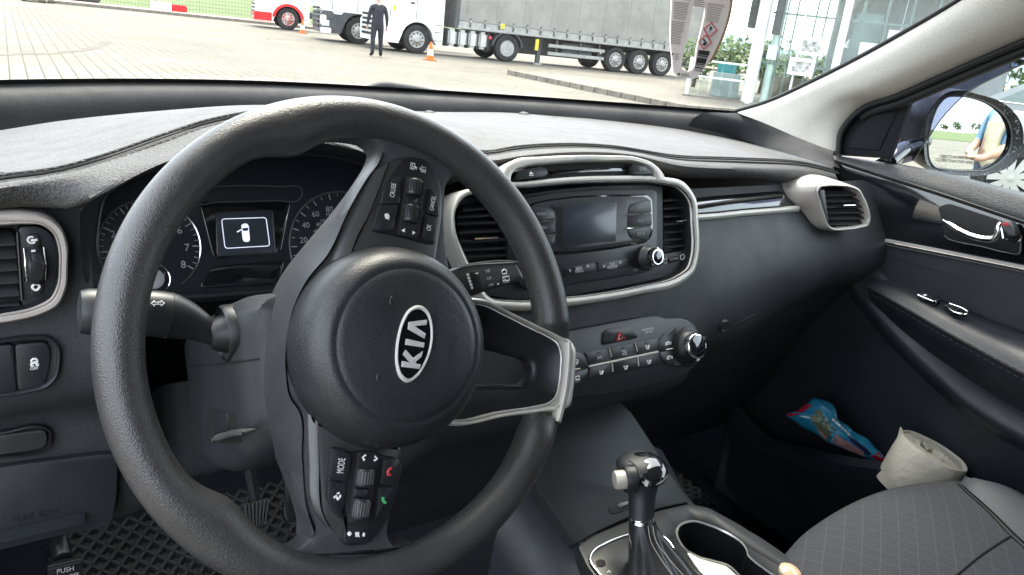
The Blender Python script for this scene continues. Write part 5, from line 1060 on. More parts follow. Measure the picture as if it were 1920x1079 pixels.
# ------------------------------------------------------------------ driver seat and the open driver door (outside the frame, they shade the cabin)
ds = thing('driver_seat', 'charcoal fabric driver seat behind the steering wheel', 'car seat', (-.39, -.6, .33))
q = [[V((x, y, z)) for x in (-.66, -.62, -.39, -.16, -.12)] for y, z in ((-.30, .45), (-.27, .60), (-.30, .69), (-.45, .70), (-.80, .66))]; loft('cushion', q, 'seat_fabric', ds, n=20, sub=3)
q = [[V((x, y - .10 * (z - .66), z)) for x, y in ((-.64, -.84), (-.60, -.79), (-.39, -.77), (-.18, -.79), (-.14, -.84))] for z in (.62, .9, 1.15, 1.3)]; loft('seat_back', q + [[p + V((0, -.14, 0)) for p in r] for r in reversed(q)], 'seat_fabric', ds, n=20, sub=2, smooth_rows=False)
dd = thing('driver_door', 'driver door of the car standing open', 'car door', (-.82, .46, .4)); ha = math.radians(84)
dx = V((-math.sin(ha), -math.cos(ha), 0)); dn2 = V((dx.y, -dx.x, 0))
dq = lambda a, z, o=0.0: V((-.83, .48, 0)) + dx * a + dn2 * o + V((0, 0, z))
for o_, mt in ((.04, 'door_plastic'), (-.06, 'car_paint')): mesh('door_skin', [dq(0, .38, o_), dq(1.05, .38, o_), dq(1.08, 1.10, o_), dq(0, 1.15, o_)], [(0, 1, 2, 3)], mt, dd)
tube('window_frame', [dq(0, 1.15), dq(.42, 1.42), dq(.72, 1.52), dq(1.02, 1.52), dq(1.08, 1.10)], .025, 'rubber', dd, seg=8)
# ------------------------------------------------------------------ centre console
con = thing('center_console', 'dark centre console with storage lid, chrome-edged shifter plate and cup holder', 'console', (.03, 0, .35))
CN = Plane((.03, .055, .752), (0, -.61, .79)); CR = Plane((.03, .055, .750), (0, -.16, .987))
kA = lambda p: Zc(1000, 920, 3.429, p); kB = lambda p: Zc(640, 719, 2.997, p); kC = lambda p: Zc(1120, 820, 4.165, p)
panel('storage_lid', [(1002, 906), (975, 872), (985, 800), (1080, 748), (1150, 740), (1185, 775), (1222, 830), (1255, 885), (1293, 942), (1240, 953), (1180, 970), (1120, 997), (1080, 1021)], CN, 'grey_dark', con, .02, .002, 0, rad=.004)
lw = [hx(u, v, x) for u, v, x in ((1002, 906, -.075), (1082, 1022, -.058), (1140, 1110, -.06), (1230, 1250, -.06))]
lw2 = [p + V((-.035, 0, -.025)) for p in lw]; lw3 = [p + V((-.055, 0, -.12)) for p in lw]; lw4 = [p + V((-.06, 0, -.36)) for p in lw]
loft('console_side', [[p + V((.004, 0, -.004)) for p in lw], lw2, lw3, lw4], 'door_plastic', con, n=40, sub=4)
rw = [CN.at(1222, 830), CN.at(1293, 942), CR.at(1390, 985), CR.at(1500, 1060), CR.at(1600, 1130)]
loft('console_side', [[p + V((-.002, 0, -.003)) for p in rw], [p + V((.018, 0, -.012)) for p in rw], [p + V((.030, 0, -.08)) for p in rw], [p + V((.04, 0, -.34)) for p in rw]], 'dash_face', con, n=40, sub=4)
ct = panel('console_top', [(1083, 1023), (1120, 999), (1180, 972), (1240, 955), (1294, 944), (1330, 952), (1390, 985), (1500, 1060), (1600, 1140), (1380, 1320), (1250, 1280), (1150, 1130), (1100, 1060)], CR, 'grey_dark', con, .02, .002, 0, rad=.006)
# lid release
rl = panel('lid_release_cup', kC([(85, 550), (110, 515), (180, 492), (250, 480), (265, 545), (200, 580), (130, 602), (98, 590)]), CN, 'gap', con, .003, .0008, .0012, rad=.003)
panel('lid_release', kC([(160, 528), (178, 512), (240, 496), (255, 520), (180, 552)]), CN, 'grey_plastic', rl, .004, .0012, .0030, rad=.002)
# shifter plate with chrome line
pl_ = [(1106, 1048), (1112, 1034), (1130, 1022), (1176, 1004), (1215, 996), (1245, 1008), (1275, 1050), (1315, 1110), (1340, 1190), (1280, 1220), (1200, 1160), (1130, 1084)]
sp5 = panel('shift_plate', pl_, CR, 'button_plastic', con, .006, .001, .0016, n=70)
tube('shift_plate_chrome', crv([CR.at(*p, .0022) for p in pl_], 90, True), .0018, 'chrome', sp5, seg=8, closed=True)
panel('shift_indicator', kA([(400, 455), (425, 440), (462, 448), (468, 475), (440, 492), (410, 485)]), CR, 'gap', sp5, .002, .0004, .0024, rad=.002)
txt('P', kA([(470, 528)])[0], kA([(488, 540)])[0], CR, 'print_white', sp5, .0024, h=.006)
# cup holder: chrome rim, deep well
cu = kA([(922, 260), (940, 222), (985, 200), (1040, 196), (1110, 215), (1200, 250), (1280, 292), (1340, 335), (1372, 380), (1384, 420), (1420, 455), (1500, 515), (1600, 590), (1500, 680), (1380, 600), (1250, 480), (1150, 450), (1060, 425), (990, 385), (940, 320)])
CU = crv([CR.at(*p, .0015) for p in cu], 140, True); cc = sum(CU, V()) / 140
vs, fs = grid([[cc + (p - cc) * 1.02 + V((0, 0, -.002)) for p in CU], [p + V((0, 0, .0012)) for p in CU], [cc + (p - cc) * .975 + V((0, 0, -.001)) for p in CU]], True); cr_ = mesh('cup_holder_rim', vs, fs, 'badge_silver', con)
# the well is cut through the console top
cut = mesh('cutter', [cc + (p - cc) * .98 + V((0, 0, h)) for h in (.03, -.09) for p in CU], [tuple(range(140)), tuple(range(140, 280))] + [(i, (i + 1) % 140, 140 + (i + 1) % 140, 140 + i) for i in range(140)], 'gap')
for tgt in (ct, sp5):
    bo_ = tgt.modifiers.new('cut', 'BOOLEAN'); bo_.operation = 'DIFFERENCE'; bo_.object = cut; bo_.solver = 'EXACT'
    dg = bpy.context.evaluated_depsgraph_get(); m3 = bpy.data.meshes.new_from_object(tgt.evaluated_get(dg)); tgt.modifiers.clear(); tgt.data = m3
bpy.data.objects.remove(cut)
vs, fs = grid([[cc + (p - cc) * .978 + V((0, 0, -.0005)) for p in CU], [cc + (p - cc) * .95 + V((0, 0, -.03)) for p in CU], [cc + (p - cc) * .92 + V((0, 0, -.075)) for p in CU]], True); fs.append(tuple(range(280, 420))); mesh('cup_holder_well', vs, fs, 'black_plastic', con)
# silver cover plate beside the well
panel('cup_holder_cover', kA([(985, 392), (1060, 432), (1150, 458), (1240, 482), (1370, 600), (1330, 640), (1180, 600), (1080, 530), (1030, 460)]), CR, 'satin_silver', con, .006, .001, .0030, rad=.004)
# ------------------------------------------------------------------ gear lever
gl = thing('gear_lever', 'black gear lever with glossy knob, silver thumb button and stitched leather boot', 'gear lever', tuple(hx(1205, 1050, 0)))
def gx_(u, v, x=0.0): return hx(u, v, x)
F3 = V(AX_FWD) if 'AX_FWD' in globals() else (V((0, 0, 0)) - CAM)
vd = (hx(1205, 900, 0) - CAM).normalized()
rt = V((AX[0][0], AX[1][0], AX[2][0])); dn = V((AX[0][1], AX[1][1], AX[2][1]))
GP = Plane(hx(1205, 900, 0), -vd, tuple(-dn))
def sect(name, secs, mat, par, depth=1.0, n=32, caps=True, ang=60):
    """stack of ellipses: (u,v centre, half width px, half depth ratio, tilt)"""
    rows = []
    for u, v, hw, hd, dz in secs:
        c = GP.at(u, v) - vd * dz; k = (GP.at(u + hw, v) - GP.at(u, v)).length
        rows.append([c + GP.x * (math.cos(2 * math.pi * i / n) * k) + (vd * .9 + dn * -.42).normalized() * (math.sin(2 * math.pi * i / n) * k * hd) for i in range(n)])
    vs, fs = grid(rows, True)
    if caps: fs.append(tuple(range(n))); fs.append(tuple(range(len(vs) - n, len(vs))))
    return mesh(name, vs, fs, mat, par, ang=ang)
sect('shift_stem', [(1203, 972, 23, 1, 0), (1203, 955, 24.5, 1, 0), (1204, 930, 25.5, 1, 0), (1205, 912, 29, 1, 0), (1203, 900, 36, 1, 0), (1200, 884, 42, 1, 0), (1196, 868, 42, 1, 0), (1196, 858, 34, .9, 0), (1198, 852, 18, .8, 0)], 'hard_plastic', gl)
k_ = sect('shift_knob', [(1212, 906, 22, .8, .008), (1216, 898, 33, 1, .006), (1216, 886, 37.5, 1.05, .004), (1214, 874, 37, 1.05, .002), (1210, 864, 33, 1, 0), (1205, 856, 25, .9, 0), (1202, 851, 10, .7, 0)], 'gloss_black', gl)
tube('knob_trim', [GP.at(*p) - vd * .022 for p in kC([(250, 185), (300, 225), (330, 290), (370, 350), (430, 372), (500, 352), (548, 300)])], .0012, 'grey_plastic', gl, seg=8, n=40)
bdir = (GP.x * -.93 + -vd * .34 + dn * .12).normalized(); bc = GP.at(1174, 899) - vd * .018
lathe('button_bezel', bc, bdir, [(.0160, -.010), (.0160, .000), (.0145, .0022), (.0118, .0018), (.0112, -.001)], 'hard_plastic', gl, 32)
lathe('thumb_button', bc, bdir, [(.0108, -.004), (.0108, .0120), (.0098, .0135), (.0060, .0140), (0, .0141)], 'satin_silver', gl, 32)
cb = sect('stem_collar', [(1203, 976, 24, 1, 0), (1203, 971, 24.5, 1, 0), (1203, 967, 24, 1, 0)], 'chrome', gl)
rows = []
for t, (u, v, hw) in enumerate([(1203, 974, 24), (1206, 990, 27), (1214, 1015, 35), (1226, 1045, 50), (1240, 1080, 68), (1256, 1120, 92)]):
    c = GP.at(u, v); k = (GP.at(u + hw, v) - c).length; r = []
    for i in range(64):
        a = 2 * math.pi * i / 64; f = 1 + .10 * min(1, t / 2) * math.sin(a * 5 + t * .5) + .06 * min(1, t / 3) * math.sin(a * 9 + 1 + t)
        r.append(c + GP.x * (math.cos(a) * k * f) + (vd * .9 + dn * -.42).normalized() * (math.sin(a) * k * f))
    rows.append(r)
bt = loft('gear_boot', rows, 'boot_leather', gl, n=64, sub=5, closed=True) if 0 else None
cols = [crv([r[j] for r in rows], 26) for j in range(64)]; R2 = [[c[i] for c in cols] for i in range(26)]; vs, fs = grid(R2, True); bt = mesh('gear_boot', vs, fs, 'boot_leather', gl, ang=0)
for dx in (0, 9):
    tube('boot_stitching', [GP.at(u + dx * k2, v) - vd * z2 for u, v, z2, k2 in ((1215, 985, .018, 1), (1219, 1010, .026, 1.1), (1236, 1040, .036, 1.6), (1262, 1075, .05, 2.2))], .0006, 'thread', bt, seg=5, n=24)
# ------------------------------------------------------------------ passenger seat
seat = thing('passenger_seat', 'charcoal fabric passenger seat cushion with diamond pattern and grey side bolster', 'car seat', (.42, -.3, .33))
cr_px = [(1452, 1100, -.10), (1466, 1062, -.075), (1500, 1012, -.055), (1560, 966, -.045), (1620, 934, -.042), (1690, 911, -.045), (1750, 903, -.055), (1815, 905, -.075)]
K = [hy(*p) for p in cr_px]; K.append(K[-1] + V((.05, -.03, -.025))); K = crv(K, 40)
xm = sum(p.x for p in K) / 40
rows = []
for dy, dz, sx in ((-.02, -.30, 1.0), (.015, -.20, 1.0), (.022, -.10, 1.0), (.014, -.035, 1.0), (.0, .0, 1.0), (-.03, .012, .99), (-.10, .020, .98), (-.22, .018, .98), (-.40, .008, .98), (-.60, .0, .98)):
    rows.append([V((xm + (p.x - xm) * sx, p.y + dy, p.z + dz)) for p in K])
st_ = loft('cushion', rows, 'seat_fabric', seat, n=40, sub=5)
kS = lambda p: Zc(1280, 719, 2.997, p)
def onseat(u, v):
    """ray against the cushion mesh"""
    from mathutils.bvhtree import BVHTree
    global _bvh
    try: _bvh
    except NameError: _bvh = BVHTree.FromPolygons([v_.co.copy() for v_ in st_.data.vertices], [tuple(p.vertices) for p in st_.data.polygons])
    d = ray(u, v).normalized(); h = _bvh.ray_cast(CAM, d); return h[0] if h[0] is not None else hz(u, v, .72)
s1 = [onseat(*p) for p in kS([(1548, 570), (1600, 620), (1680, 690), (1760, 770), (1845, 860), (1900, 910), (1918, 930)])]
tube('cushion_seam', [p + V((0, 0, .001)) for p in s1], .0018, 'gap', seat, seg=6, n=40)
s2 = [onseat(*p) for p in kS([(1845, 858), (1760, 910), (1650, 985), (1540, 1075), (1400, 1180)])]; tube('cushion_seam', [p + V((0, 0, .001)) for p in s2], .0018, 'gap', seat, seg=6, n=30)
# bolster skin
pa = [onseat(*p) for p in kS([(1560, 572), (1610, 615), (1690, 685), (1775, 765), (1860, 850), (1930, 915)])]; pb = [hx(u, v, x) for (u, v), x in zip(kS([(1580, 566), (1680, 570), (1780, 590), (1860, 625), (1930, 665), (2010, 710)]), (.60, .62, .64, .655, .665, .675))]
loft('side_bolster', [[p + V((0, 0, .003)) for p in pa], [a.lerp(b, .5) + V((0, 0, .016)) for a, b in zip(pa, pb)], [p + V((0, 0, .004)) for p in pb], [p + V((.02, .01, -.06)) for p in pb], [p + V((.02, .01, -.25)) for p in pb]], 'seat_side', seat, n=30, sub=5)
tube('bolster_piping', [p + V((0, 0, .0055)) for p in pb], .0022, 'seat_side', seat, seg=8, n=40)
bkr = [[V((x, y, z)) for x, y in ((.17, -.58), (.20, -.55), (.42, -.53), (.66, -.55), (.69, -.58))] for z in (.66, .9, 1.2, 1.32)]
loft('seat_back', bkr + [[p + V((0, -.14, 0)) for p in r] for r in reversed(bkr)], 'seat_fabric', seat, n=20, sub=2, smooth_rows=False)
# seat hinge cap at the frame edge
lathe('console_ring', CR.at(1478, 1079, .012), CR.n, [(.010, 0), (.013, .003), (.013, .007), (.009, .010), (0, .011)], 'amber_bead', con, 24)
# ------------------------------------------------------------------ floor mats
def mat_grid(name, label, P00, P10, P01, P11, nu, nv, hgt=.005):
    t = thing(name, label, 'floor mat', tuple(P00), 'rubber floor mats')
    P = lambda a, b: P00.lerp(P10, a).lerp(P01.lerp(P11, a), b)
    nn = (P10 - P00).cross(P01 - P00).normalized(); nn = nn if nn.z > 0 else -nn
    q = [P(i / 6, j / 6) for j in range(7) for i in range(7)]
    vs, fs = grid([[P(i / 6, j / 6) for i in range(7)] for j in range(7)]); mesh('mat_sheet', vs, fs, 'mat_rubber', t)
    vs, fs = [], []
    def bar(a, b):
        A, B = P(*a) + nn * .001, P(*b) + nn * .001; d = (B - A).normalized(); e = nn.cross(d) * .0055; k = len(vs)
        vs.extend([A - e, A + nn * hgt - e * .35, A + nn * hgt + e * .35, A + e, B - e, B + nn * hgt - e * .35, B + nn * hgt + e * .35, B + e]); fs.extend([(k, k + 1, k + 5, k + 4), (k + 1, k + 2, k + 6, k + 5), (k + 2, k + 3, k + 7, k + 6)])
    for i in range(nu):
        for j in range(nv):
            u0, v0 = i / nu, j / nv; u1, v1 = (i + 1) / nu, (j + 1) / nv; um, vm = (u0 + u1) / 2, (v0 + v1) / 2
            bar((um, v0), (u1, vm)); bar((u1, vm), (um, v1)); bar((um, v1), (u0, vm)); bar((u0, vm), (um, v0))
    o = mesh('mat_ridges', vs, fs, 'mat_rubber', t, smooth=False); o['kind'] = 'stuff'
    return t
mat_grid('floor_mat', 'black rubber mat with raised diamond cells under the pedals', V((-.56, .45, .345)), V((-.16, .45, .345)), V((-.56, .90, .52)), V((-.16, .90, .52)), 15, 17)
mat_grid('floor_mat', 'black rubber mat with diamond cells in the passenger footwell', V((.20, .05, .345)), V((.68, .05, .345)), V((.20, .80, .40)), V((.68, .80, .40)), 18, 26)
# ------------------------------------------------------------------ pedals
PB = Plane(hy(478, 965, .60), (0, -.8, .6))
br = thing('brake_pedal', 'ribbed rubber brake pedal hanging above the driver mat', 'pedal', tuple(PB.o))
k70 = lambda p: Zc(0, 719, 2.997, p)
panel('pedal_pad', k70([(1335, 690), (1520, 640), (1505, 795), (1400, 832), (1380, 800)]), PB, 'rubber', br, .012, .003, 0, rad=.01)
for i in range(7): panel('pad_rib', k70([(1372 + i * 22, 684 - i * 5), (1384 + i * 22, 680 - i * 5), (1400 + i * 16, 820 - i * 4), (1390 + i * 16, 823 - i * 4)]), PB, 'grey_plastic', br, .003, .001, .004)
tube('pedal_arm', [PB.at(480, 950, -.02), PB.at(478, 900, .0) + V((0, .06, .05)), V((-.30, .62, .85))], .010, 'dark_plastic', br, seg=8, n=10)
ac = thing('accelerator_pedal', 'plain dark accelerator pedal right of the ribbed brake pedal', 'pedal', tuple(PB.at(545, 965)))
panel('pedal_pad', k70([(1590, 655), (1680, 640), (1700, 760), (1640, 785), (1600, 770)]), PB, 'dark_plastic', ac, .012, .003, -.01, rad=.012)
tube('pedal_arm', [PB.at(545, 950, -.03), PB.at(550, 900, -.03) + V((0, .05, .05)), V((-.20, .66, .80))], .008, 'dark_plastic', ac, seg=8, n=10)
PK = Plane(hy(122, 1060, .42), (0, -.75, .66)); kP = lambda p: Zc(60, 980, 9.6, p)
pk_ = thing('parking_brake_pedal', 'black parking brake pedal pad with white PUSH lettering under the dash', 'pedal', tuple(PK.o))
pd = panel('pedal_pad', kP([(275, 760), (400, 700), (600, 650), (860, 600), (900, 640), (905, 1300), (880, 1340), (290, 1420), (270, 1380)]), PK, 'rubber', pk_, .012, .002, 0, rad=.004)
for a, b in (((285, 800), (890, 655)), ((290, 850), (888, 704))): A, B = kP([a, b]); tube('pad_rib', [PK.at(*A, .001), PK.at(*B, .001)], .0010, 'grey_plastic', pd, seg=6)
txt('PUSH', kP([(452, 930)])[0], kP([(755, 862)])[0], PK, 'print_white', pd, .0008, bold=.008); txt('ON OFF', kP([(440, 1060)])[0], kP([(850, 968)])[0], PK, 'print_white', pd, .0008, bold=.008)
tube('pedal_arm', [PK.at(118, 1050, -.01), PK.at(113, 1035, -.02), PK.at(108, 1010, -.01) + V((0, .05, .06))], .012, 'dark_plastic', pk_, seg=8, n=8)
# ------------------------------------------------------------------ toilet roll and wipes in the door pocket
def cam2w(c): return V([sum(AX[i][k] * c[k] for k in range(3)) for i in range(3)])
ra = cam2w((.387, -.859, -.335)).normalized(); rc_ = hx(1752, 846, .690)
ro_ = thing('toilet_roll', 'half-used cream toilet paper roll with a torn flap standing in the door pocket', 'toilet roll', tuple(rc_ - ra * .10))
e1 = ra.orthogonal().normalized(); e2 = ra.cross(e1); random.seed(3)
rows = []; NRL = 72; big = cam2w((.91, .41, 0)); big = (big - ra * big.dot(ra)).normalized(); sml = ra.cross(big)
def rp_(a, r, h, w=0): return rc_ + ra * h + (big * math.cos(a) * 1.04 + sml * math.sin(a) * .96) * (r + w)
for r, h, wob in ((.0520, -.088, .0015), (.0545, -.07, .003), (.0560, -.045, .0025), (.0560, -.015, .002), (.0560, -.001, .001), (.0548, .0015, .0008), (.050, .000, .001), (.049, -.0014, .001), (.045, -.0004, .001), (.034, -.0015, .0015), (.026, -.002, .0025), (.020, -.003, .003), (.018, -.016, .004), (.015, -.05, .002)):
    rows.append([rp_(2 * math.pi * i / NRL, r, h + (.002 * math.sin(6 * math.pi * i / NRL + r * 300) if h > -.01 and r < .04 else 0), wob * math.sin(2 * math.pi * i / NRL * 3 + h * 60) + wob * .6 * math.sin(2 * math.pi * i / NRL * 7 + h * 90)) for i in range(NRL)])
vs, fs = grid(rows, True); mesh('paper_roll', vs, fs, 'tissue_paper', ro_, ang=38)
fl_ = [[hx(u, v, x) for u, v, x in r] for r in ([(1688, 800, .655), (1684, 815, .65), (1674, 840, .645), (1664, 855, .642)], [(1694, 808, .66), (1698, 830, .652), (1690, 860, .645), (1680, 880, .640)], [(1700, 818, .665), (1716, 842, .652), (1720, 868, .646), (1716, 890, .642)])]
loft('torn_flap', fl_, 'tissue_paper', ro_, n=16, sub=4)
pkx = Plane(hx(1575, 812, .672), cam2w((-.15, -.35, -.92))); kW = lambda p: Zc(1440, 720, 4.8, p)
wp_ = thing('wipes_packet', 'crumpled blue and red plastic wrapper of wipes stuck in the door pocket', 'packet', tuple(pkx.o))
wo = kW([(165, 262), (250, 250), (350, 180), (390, 128), (540, 160), (590, 200), (600, 280), (740, 400), (930, 530), (1000, 600), (1060, 700), (1040, 722), (900, 672), (700, 590), (560, 540), (430, 450), (300, 385), (230, 330), (170, 290)])
WO = crv([pkx.at(*p) for p in wo], 64, True); wc_ = sum(WO, V()) / 64
def flatc(p, s): # shrink towards the long mid line
    ax_ = (pkx.at(*kW([(1050, 700)])[0]) - pkx.at(*kW([(250, 210)])[0])).normalized(); t = (p - wc_).dot(ax_); return (wc_ + ax_ * t * (s + (1 - s) * .25)) + (p - (wc_ + ax_ * t)) * s
rows = [[flatc(p, s) + pkx.n * (h + .003 * math.sin(i * .9 + s * 9) * (s < .95)) for i, p in enumerate(WO)] for s, h in ((1, 0), (.9, .010), (.7, .019), (.45, .024), (.15, .026))]
back = [[flatc(p, s) - pkx.n * h for p in WO] for s, h in ((.9, .010), (.5, .02), (.1, .021))]
vs, fs = grid(list(reversed(back)) + rows, True); n_ = len(vs); fs.append(tuple(range(64))); fs.append(tuple(range(n_ - 64, n_)))
pw = mesh('wrapper', vs, fs, 'wrap_blue', wp_, ang=70)
from mathutils.bvhtree import BVHTree
bw = BVHTree.FromPolygons(vs, fs)
def decal(nm, uv, mat, lift=.0012):
    pts = kW(uv); c = (sum(p[0] for p in pts) / len(pts), sum(p[1] for p in pts) / len(pts)); out = []
    def hitp(u, v):
        d = ray(u, v).normalized(); h = bw.ray_cast(CAM, d); return (h[0] if h[0] is not None else pkx.at(u, v, .004)) - d * lift
    dn_ = []
    for i in range(len(pts)):
        a, b = pts[i], pts[(i + 1) % len(pts)]
        for k in range(4): dn_.append((lerp(a[0], b[0], k / 4), lerp(a[1], b[1], k / 4)))
    rings = [[hitp(lerp(c[0], p[0], s), lerp(c[1], p[1], s)) for p in dn_] for s in (1, .66, .33)]
    v2, f2 = grid(rings, True); v2.append(hitp(*c)); k = len(dn_); f2 += [(2 * k + j, 2 * k + (j + 1) % k, 3 * k) for j in range(k)]
    return mesh(nm, v2, f2, mat, pw)
decal('printed_patch', [(375, 300), (450, 225), (520, 300), (600, 420), (530, 510), (440, 410)], 'wrap_olive'); decal('printed_patch', [(440, 395), (530, 480), (520, 515), (450, 430)], 'wrap_pink')
decal('printed_patch', [(560, 520), (610, 455), (860, 610), (870, 660), (700, 590)], 'wrap_pink'); decal('printed_patch', [(700, 440), (900, 590), (930, 640), (880, 640), (740, 520)], 'wrap_navy')
for i in range(6): decal('printed_letter', [(575 + i * 27, 310 + i * 24), (600 + i * 27, 318 + i * 24), (605 + i * 27, 345 + i * 24), (580 + i * 27, 335 + i * 24)], 'wrap_pale', .002)
decal('printed_stripe', [(590, 420), (610, 420), (555, 510), (540, 505)], 'wrap_blue', .0022)
decal('end_seal', [(165, 262), (250, 250), (350, 180), (400, 195), (280, 275), (185, 298)], 'wrap_red'); decal('end_seal', [(920, 655), (1000, 612), (1062, 705), (1040, 722)], 'wrap_red')
# ------------------------------------------------------------------ hanging card (air freshener)
FP = Plane(hy(1312, 70, .20), V((-.52, -.85, .05)).normalized())
af = thing('air_freshener_card', 'beige printed cardboard freshener card with hazard diamonds hanging in the windscreen', 'air freshener', tuple(FP.o))
k4 = lambda p: Zc(1220, 0, 4.364, p)
fo = k4([(178, -240), (300, -250), (420, -250), (560, -245), (655, -230), (662, -100), (650, 30), (630, 140), (590, 270), (535, 400), (468, 520), (410, 600), (370, 640), (300, 642), (230, 625), (195, 590), (176, 470), (163, 330), (166, 180), (176, -40)])
fi = k4([(352, 40), (372, 50), (395, 55), (420, 58), (447, 62), (446, 100), (440, 140), (425, 210), (408, 280), (390, 350), (376, 420), (366, 500), (350, 555), (318, 582), (285, 582), (256, 565), (254, 520), (275, 420), (305, 260), (340, 100)])
cb = ring('card', fo, fi, FP, [(0, -.006), (0, 0), (1, 0), (1, -.006), (0, -.006)], 'card_back', af, 120)
e_ = crv([FP.at(*p, -.003) for p in fo], 120, True); tube('card_edge', e_[22:62], .0032, 'card_edge', af, seg=8)
random.seed(5)
def lines(x0, x1, y0, y1, n, slope, taper=0.0):
    for i in range(n):
        t = i / max(1, n - 1); y = lerp(y0, y1, t); a = (x0 - taper * t * .2, y); b = (x1 - taper * t - random.uniform(0, 14), y + slope)
        A, B = k4([a, b]); A = FP.at(*A, .0004); B = FP.at(*B, .0004); d = (B - A).normalized(); e = FP.n.cross(d) * .00036
        mesh('print_line', [A - e, B - e, B + e, A + e], [(0, 1, 2, 3)], 'card_print', cb, smooth=False)
lines(192, 325, 18, 150, 11, 12, 30); lines(172, 285, 175, 352, 15, 12, 40); lines(196, 235, 440, 488, 5, 5)
lines(352, 445, -2, 46, 4, 10); lines(466, 612, 30, 172, 11, 16, 60); lines(190, 330, -220, -10, 14, 12); lines(360, 640, -220, -20, 12, 12); lines(250, 325, 605, 622, 3, 3)
for i in range(13): 
    y = 415 + i * 13.5; A, B = k4([(392 - i * 3, y), (486 - i * 5.5, y + 12)]); A = FP.at(*A, .0004); B = FP.at(*B, .0004); d = (B - A).normalized(); e = FP.n.cross(d) * random.choice((.0004, .0008, .0013)); mesh('barcode_bar', [A - e, B - e, B + e, A + e], [(0, 1, 2, 3)], 'print_dark', cb, smooth=False)
for dm, sym in (([(497, 188), (542, 248), (478, 302), (434, 238)], 0), ([(450, 288), (496, 348), (434, 402), (392, 340)], 1)):
    q = [FP.at(*p, .0005) for p in k4(dm)]; mesh('hazard_diamond', q, [(0, 1, 2, 3)], 'wrap_pale' if 0 else 'print_white', cb, smooth=False); tube('hazard_border', [p + FP.n * .0002 for p in q], .0009, 'print_red', cb, seg=5, closed=True)
line('hazard_symbol', k4([(494, 220), (486, 250)]), FP, .0014, 'print_dark', cb, .0009); line('hazard_symbol', k4([(483, 262), (482, 266)]), FP, .0014, 'print_dark', cb, .0009)
line('hazard_symbol', k4([(430, 322), (446, 340), (438, 360), (462, 352)]), FP, .0009, 'print_dark', cb, .0009); line('hazard_symbol', k4([(425, 362), (448, 372)]), FP, .0009, 'print_dark', cb, .0009)
panel('print_square', k4([(172, 437), (186, 437), (186, 450), (172, 450)]), FP, 'print_dark', cb, .0003, 0, .0005); panel('print_square', k4([(222, 600), (240, 600), (240, 616), (222, 616)]), FP, 'print_dark', cb, .0003, 0, .0005)
tube('hanging_cord', [FP.at(1316, -50), V((.08, .14, 1.45)), V((.04, .13, 1.50))], .0012, 'card_edge', af, seg=6, n=12)
# rear-view mirror that carries it (above the frame)
rv = thing('rear_view_mirror', 'black rear view mirror at the windscreen header holding the freshener card', 'mirror', (.0, .14, 1.50))
box('mirror_case', (.02, .13, 1.515), (.25, .03, .07), 'black_plastic', rv, None, .012); box('mirror_glass', (.02, .1135, 1.515), (.235, .003, .06), 'mirror_silver', rv, None, .001); tube('mirror_stalk', [V((.02, .14, 1.53)), V((.02, .17, 1.575))], .012, 'black_plastic', rv, seg=10)
# ------------------------------------------------------------------ ground, far kerb, pavement, field
gnd = mesh('ground', [V((-600, -700, 0)), V((900, -700, 0)), V((900, 900, 0)), V((-600, 900, 0))], [(0, 1, 2, 3)], 'paving'); gnd['kind'] = 'structure'
def strip(name, pts_a, pts_b, z, mat, th=.2):
    vs = [V((p.x, p.y, z)) for p in pts_a] + [V((p.x, p.y, z)) for p in pts_b]; n = len(pts_a)
    vs += [v - V((0, 0, th)) for v in vs[:]]; fs = []
    for i in range(n - 1):
        fs += [(i, i + 1, n + i + 1, n + i), (2 * n + i, 2 * n + i + 1, i + 1, i), (n + i, n + i + 1, 3 * n + i + 1, 3 * n + i)]
    fs += [(0, n, 3 * n, 2 * n), (n - 1, 2 * n - 1, 4 * n - 1, 3 * n - 1)]
    return mesh(name, vs, fs, mat, smooth=False)
fk = [V((-80, 44.5, 0)), V((-20, 44.6, 0)), V((1.4, 44.6, 0)), V((7.6, 44.2, 0)), V((12.3, 43.3, 0)), V((40, 37, 0)), V((90, 26, 0))]
of = lambda d: [p + V((.12, 1, 0)).normalized() * d for p in fk]
o = strip('far_kerb', fk, of(.25), .14, 'kerb_stone'); o['kind'] = 'structure'
o = strip('far_pavement', of(.25), of(3.6), .135, 'pink_paving'); o['kind'] = 'structure'
o = strip('far_field', of(3.6), of(600), .10, 'grass'); o['kind'] = 'structure'
bkf = [V((-400, -34, 0)), V((0, -36, 0)), V((60, -40, 0)), V((500, -70, 0))]
o = strip('rear_field', bkf, [p + V((0, -600, 0)) for p in bkf], .06, 'grass'); o['kind'] = 'structure'
rgf = [V((34, -60, 0)), V((34, 0, 0)), V((33, 24, 0)), V((44, 34, 0))]
o = strip('side_field', rgf, [p + V((700, 60, 0)) for p in rgf], .05, 'grass'); o['kind'] = 'structure'
# nearest paving blocks, each its own piece (aligned with the joints of the sheet)
BW, BL = .20, .40
bm = bmesh.new(); bmesh.ops.create_cube(bm, size=1)
for v in bm.verts: v.co = V((v.co.x * (BW - .014), v.co.y * (BL - .014), v.co.z * .05))
bmesh.ops.bevel(bm, geom=[e for e in bm.edges if all(v.co.z > 0 for v in e.verts)], offset=.006, segments=1, affect='EDGES')
pbm = bpy.data.meshes.new('paving_block'); bm.to_mesh(pbm); bm.free(); pbm.materials.append(M['paving_block'])
cand = []
RA = math.radians(-3.0); rc, rs = math.cos(RA), math.sin(RA)
for i in range(-12, 60):
    for j in range(20, 60):
        lx = (i + .5) * BW; ly = (j + .5 + (.5 if i % 2 else 0)) * BL
        P = V((lx * rc - ly * rs, lx * rs + ly * rc, 0)); u, v = proj(P)
        if -20 < u < 1000 and v < 186: cand.append((-(v - .055 * u), P))
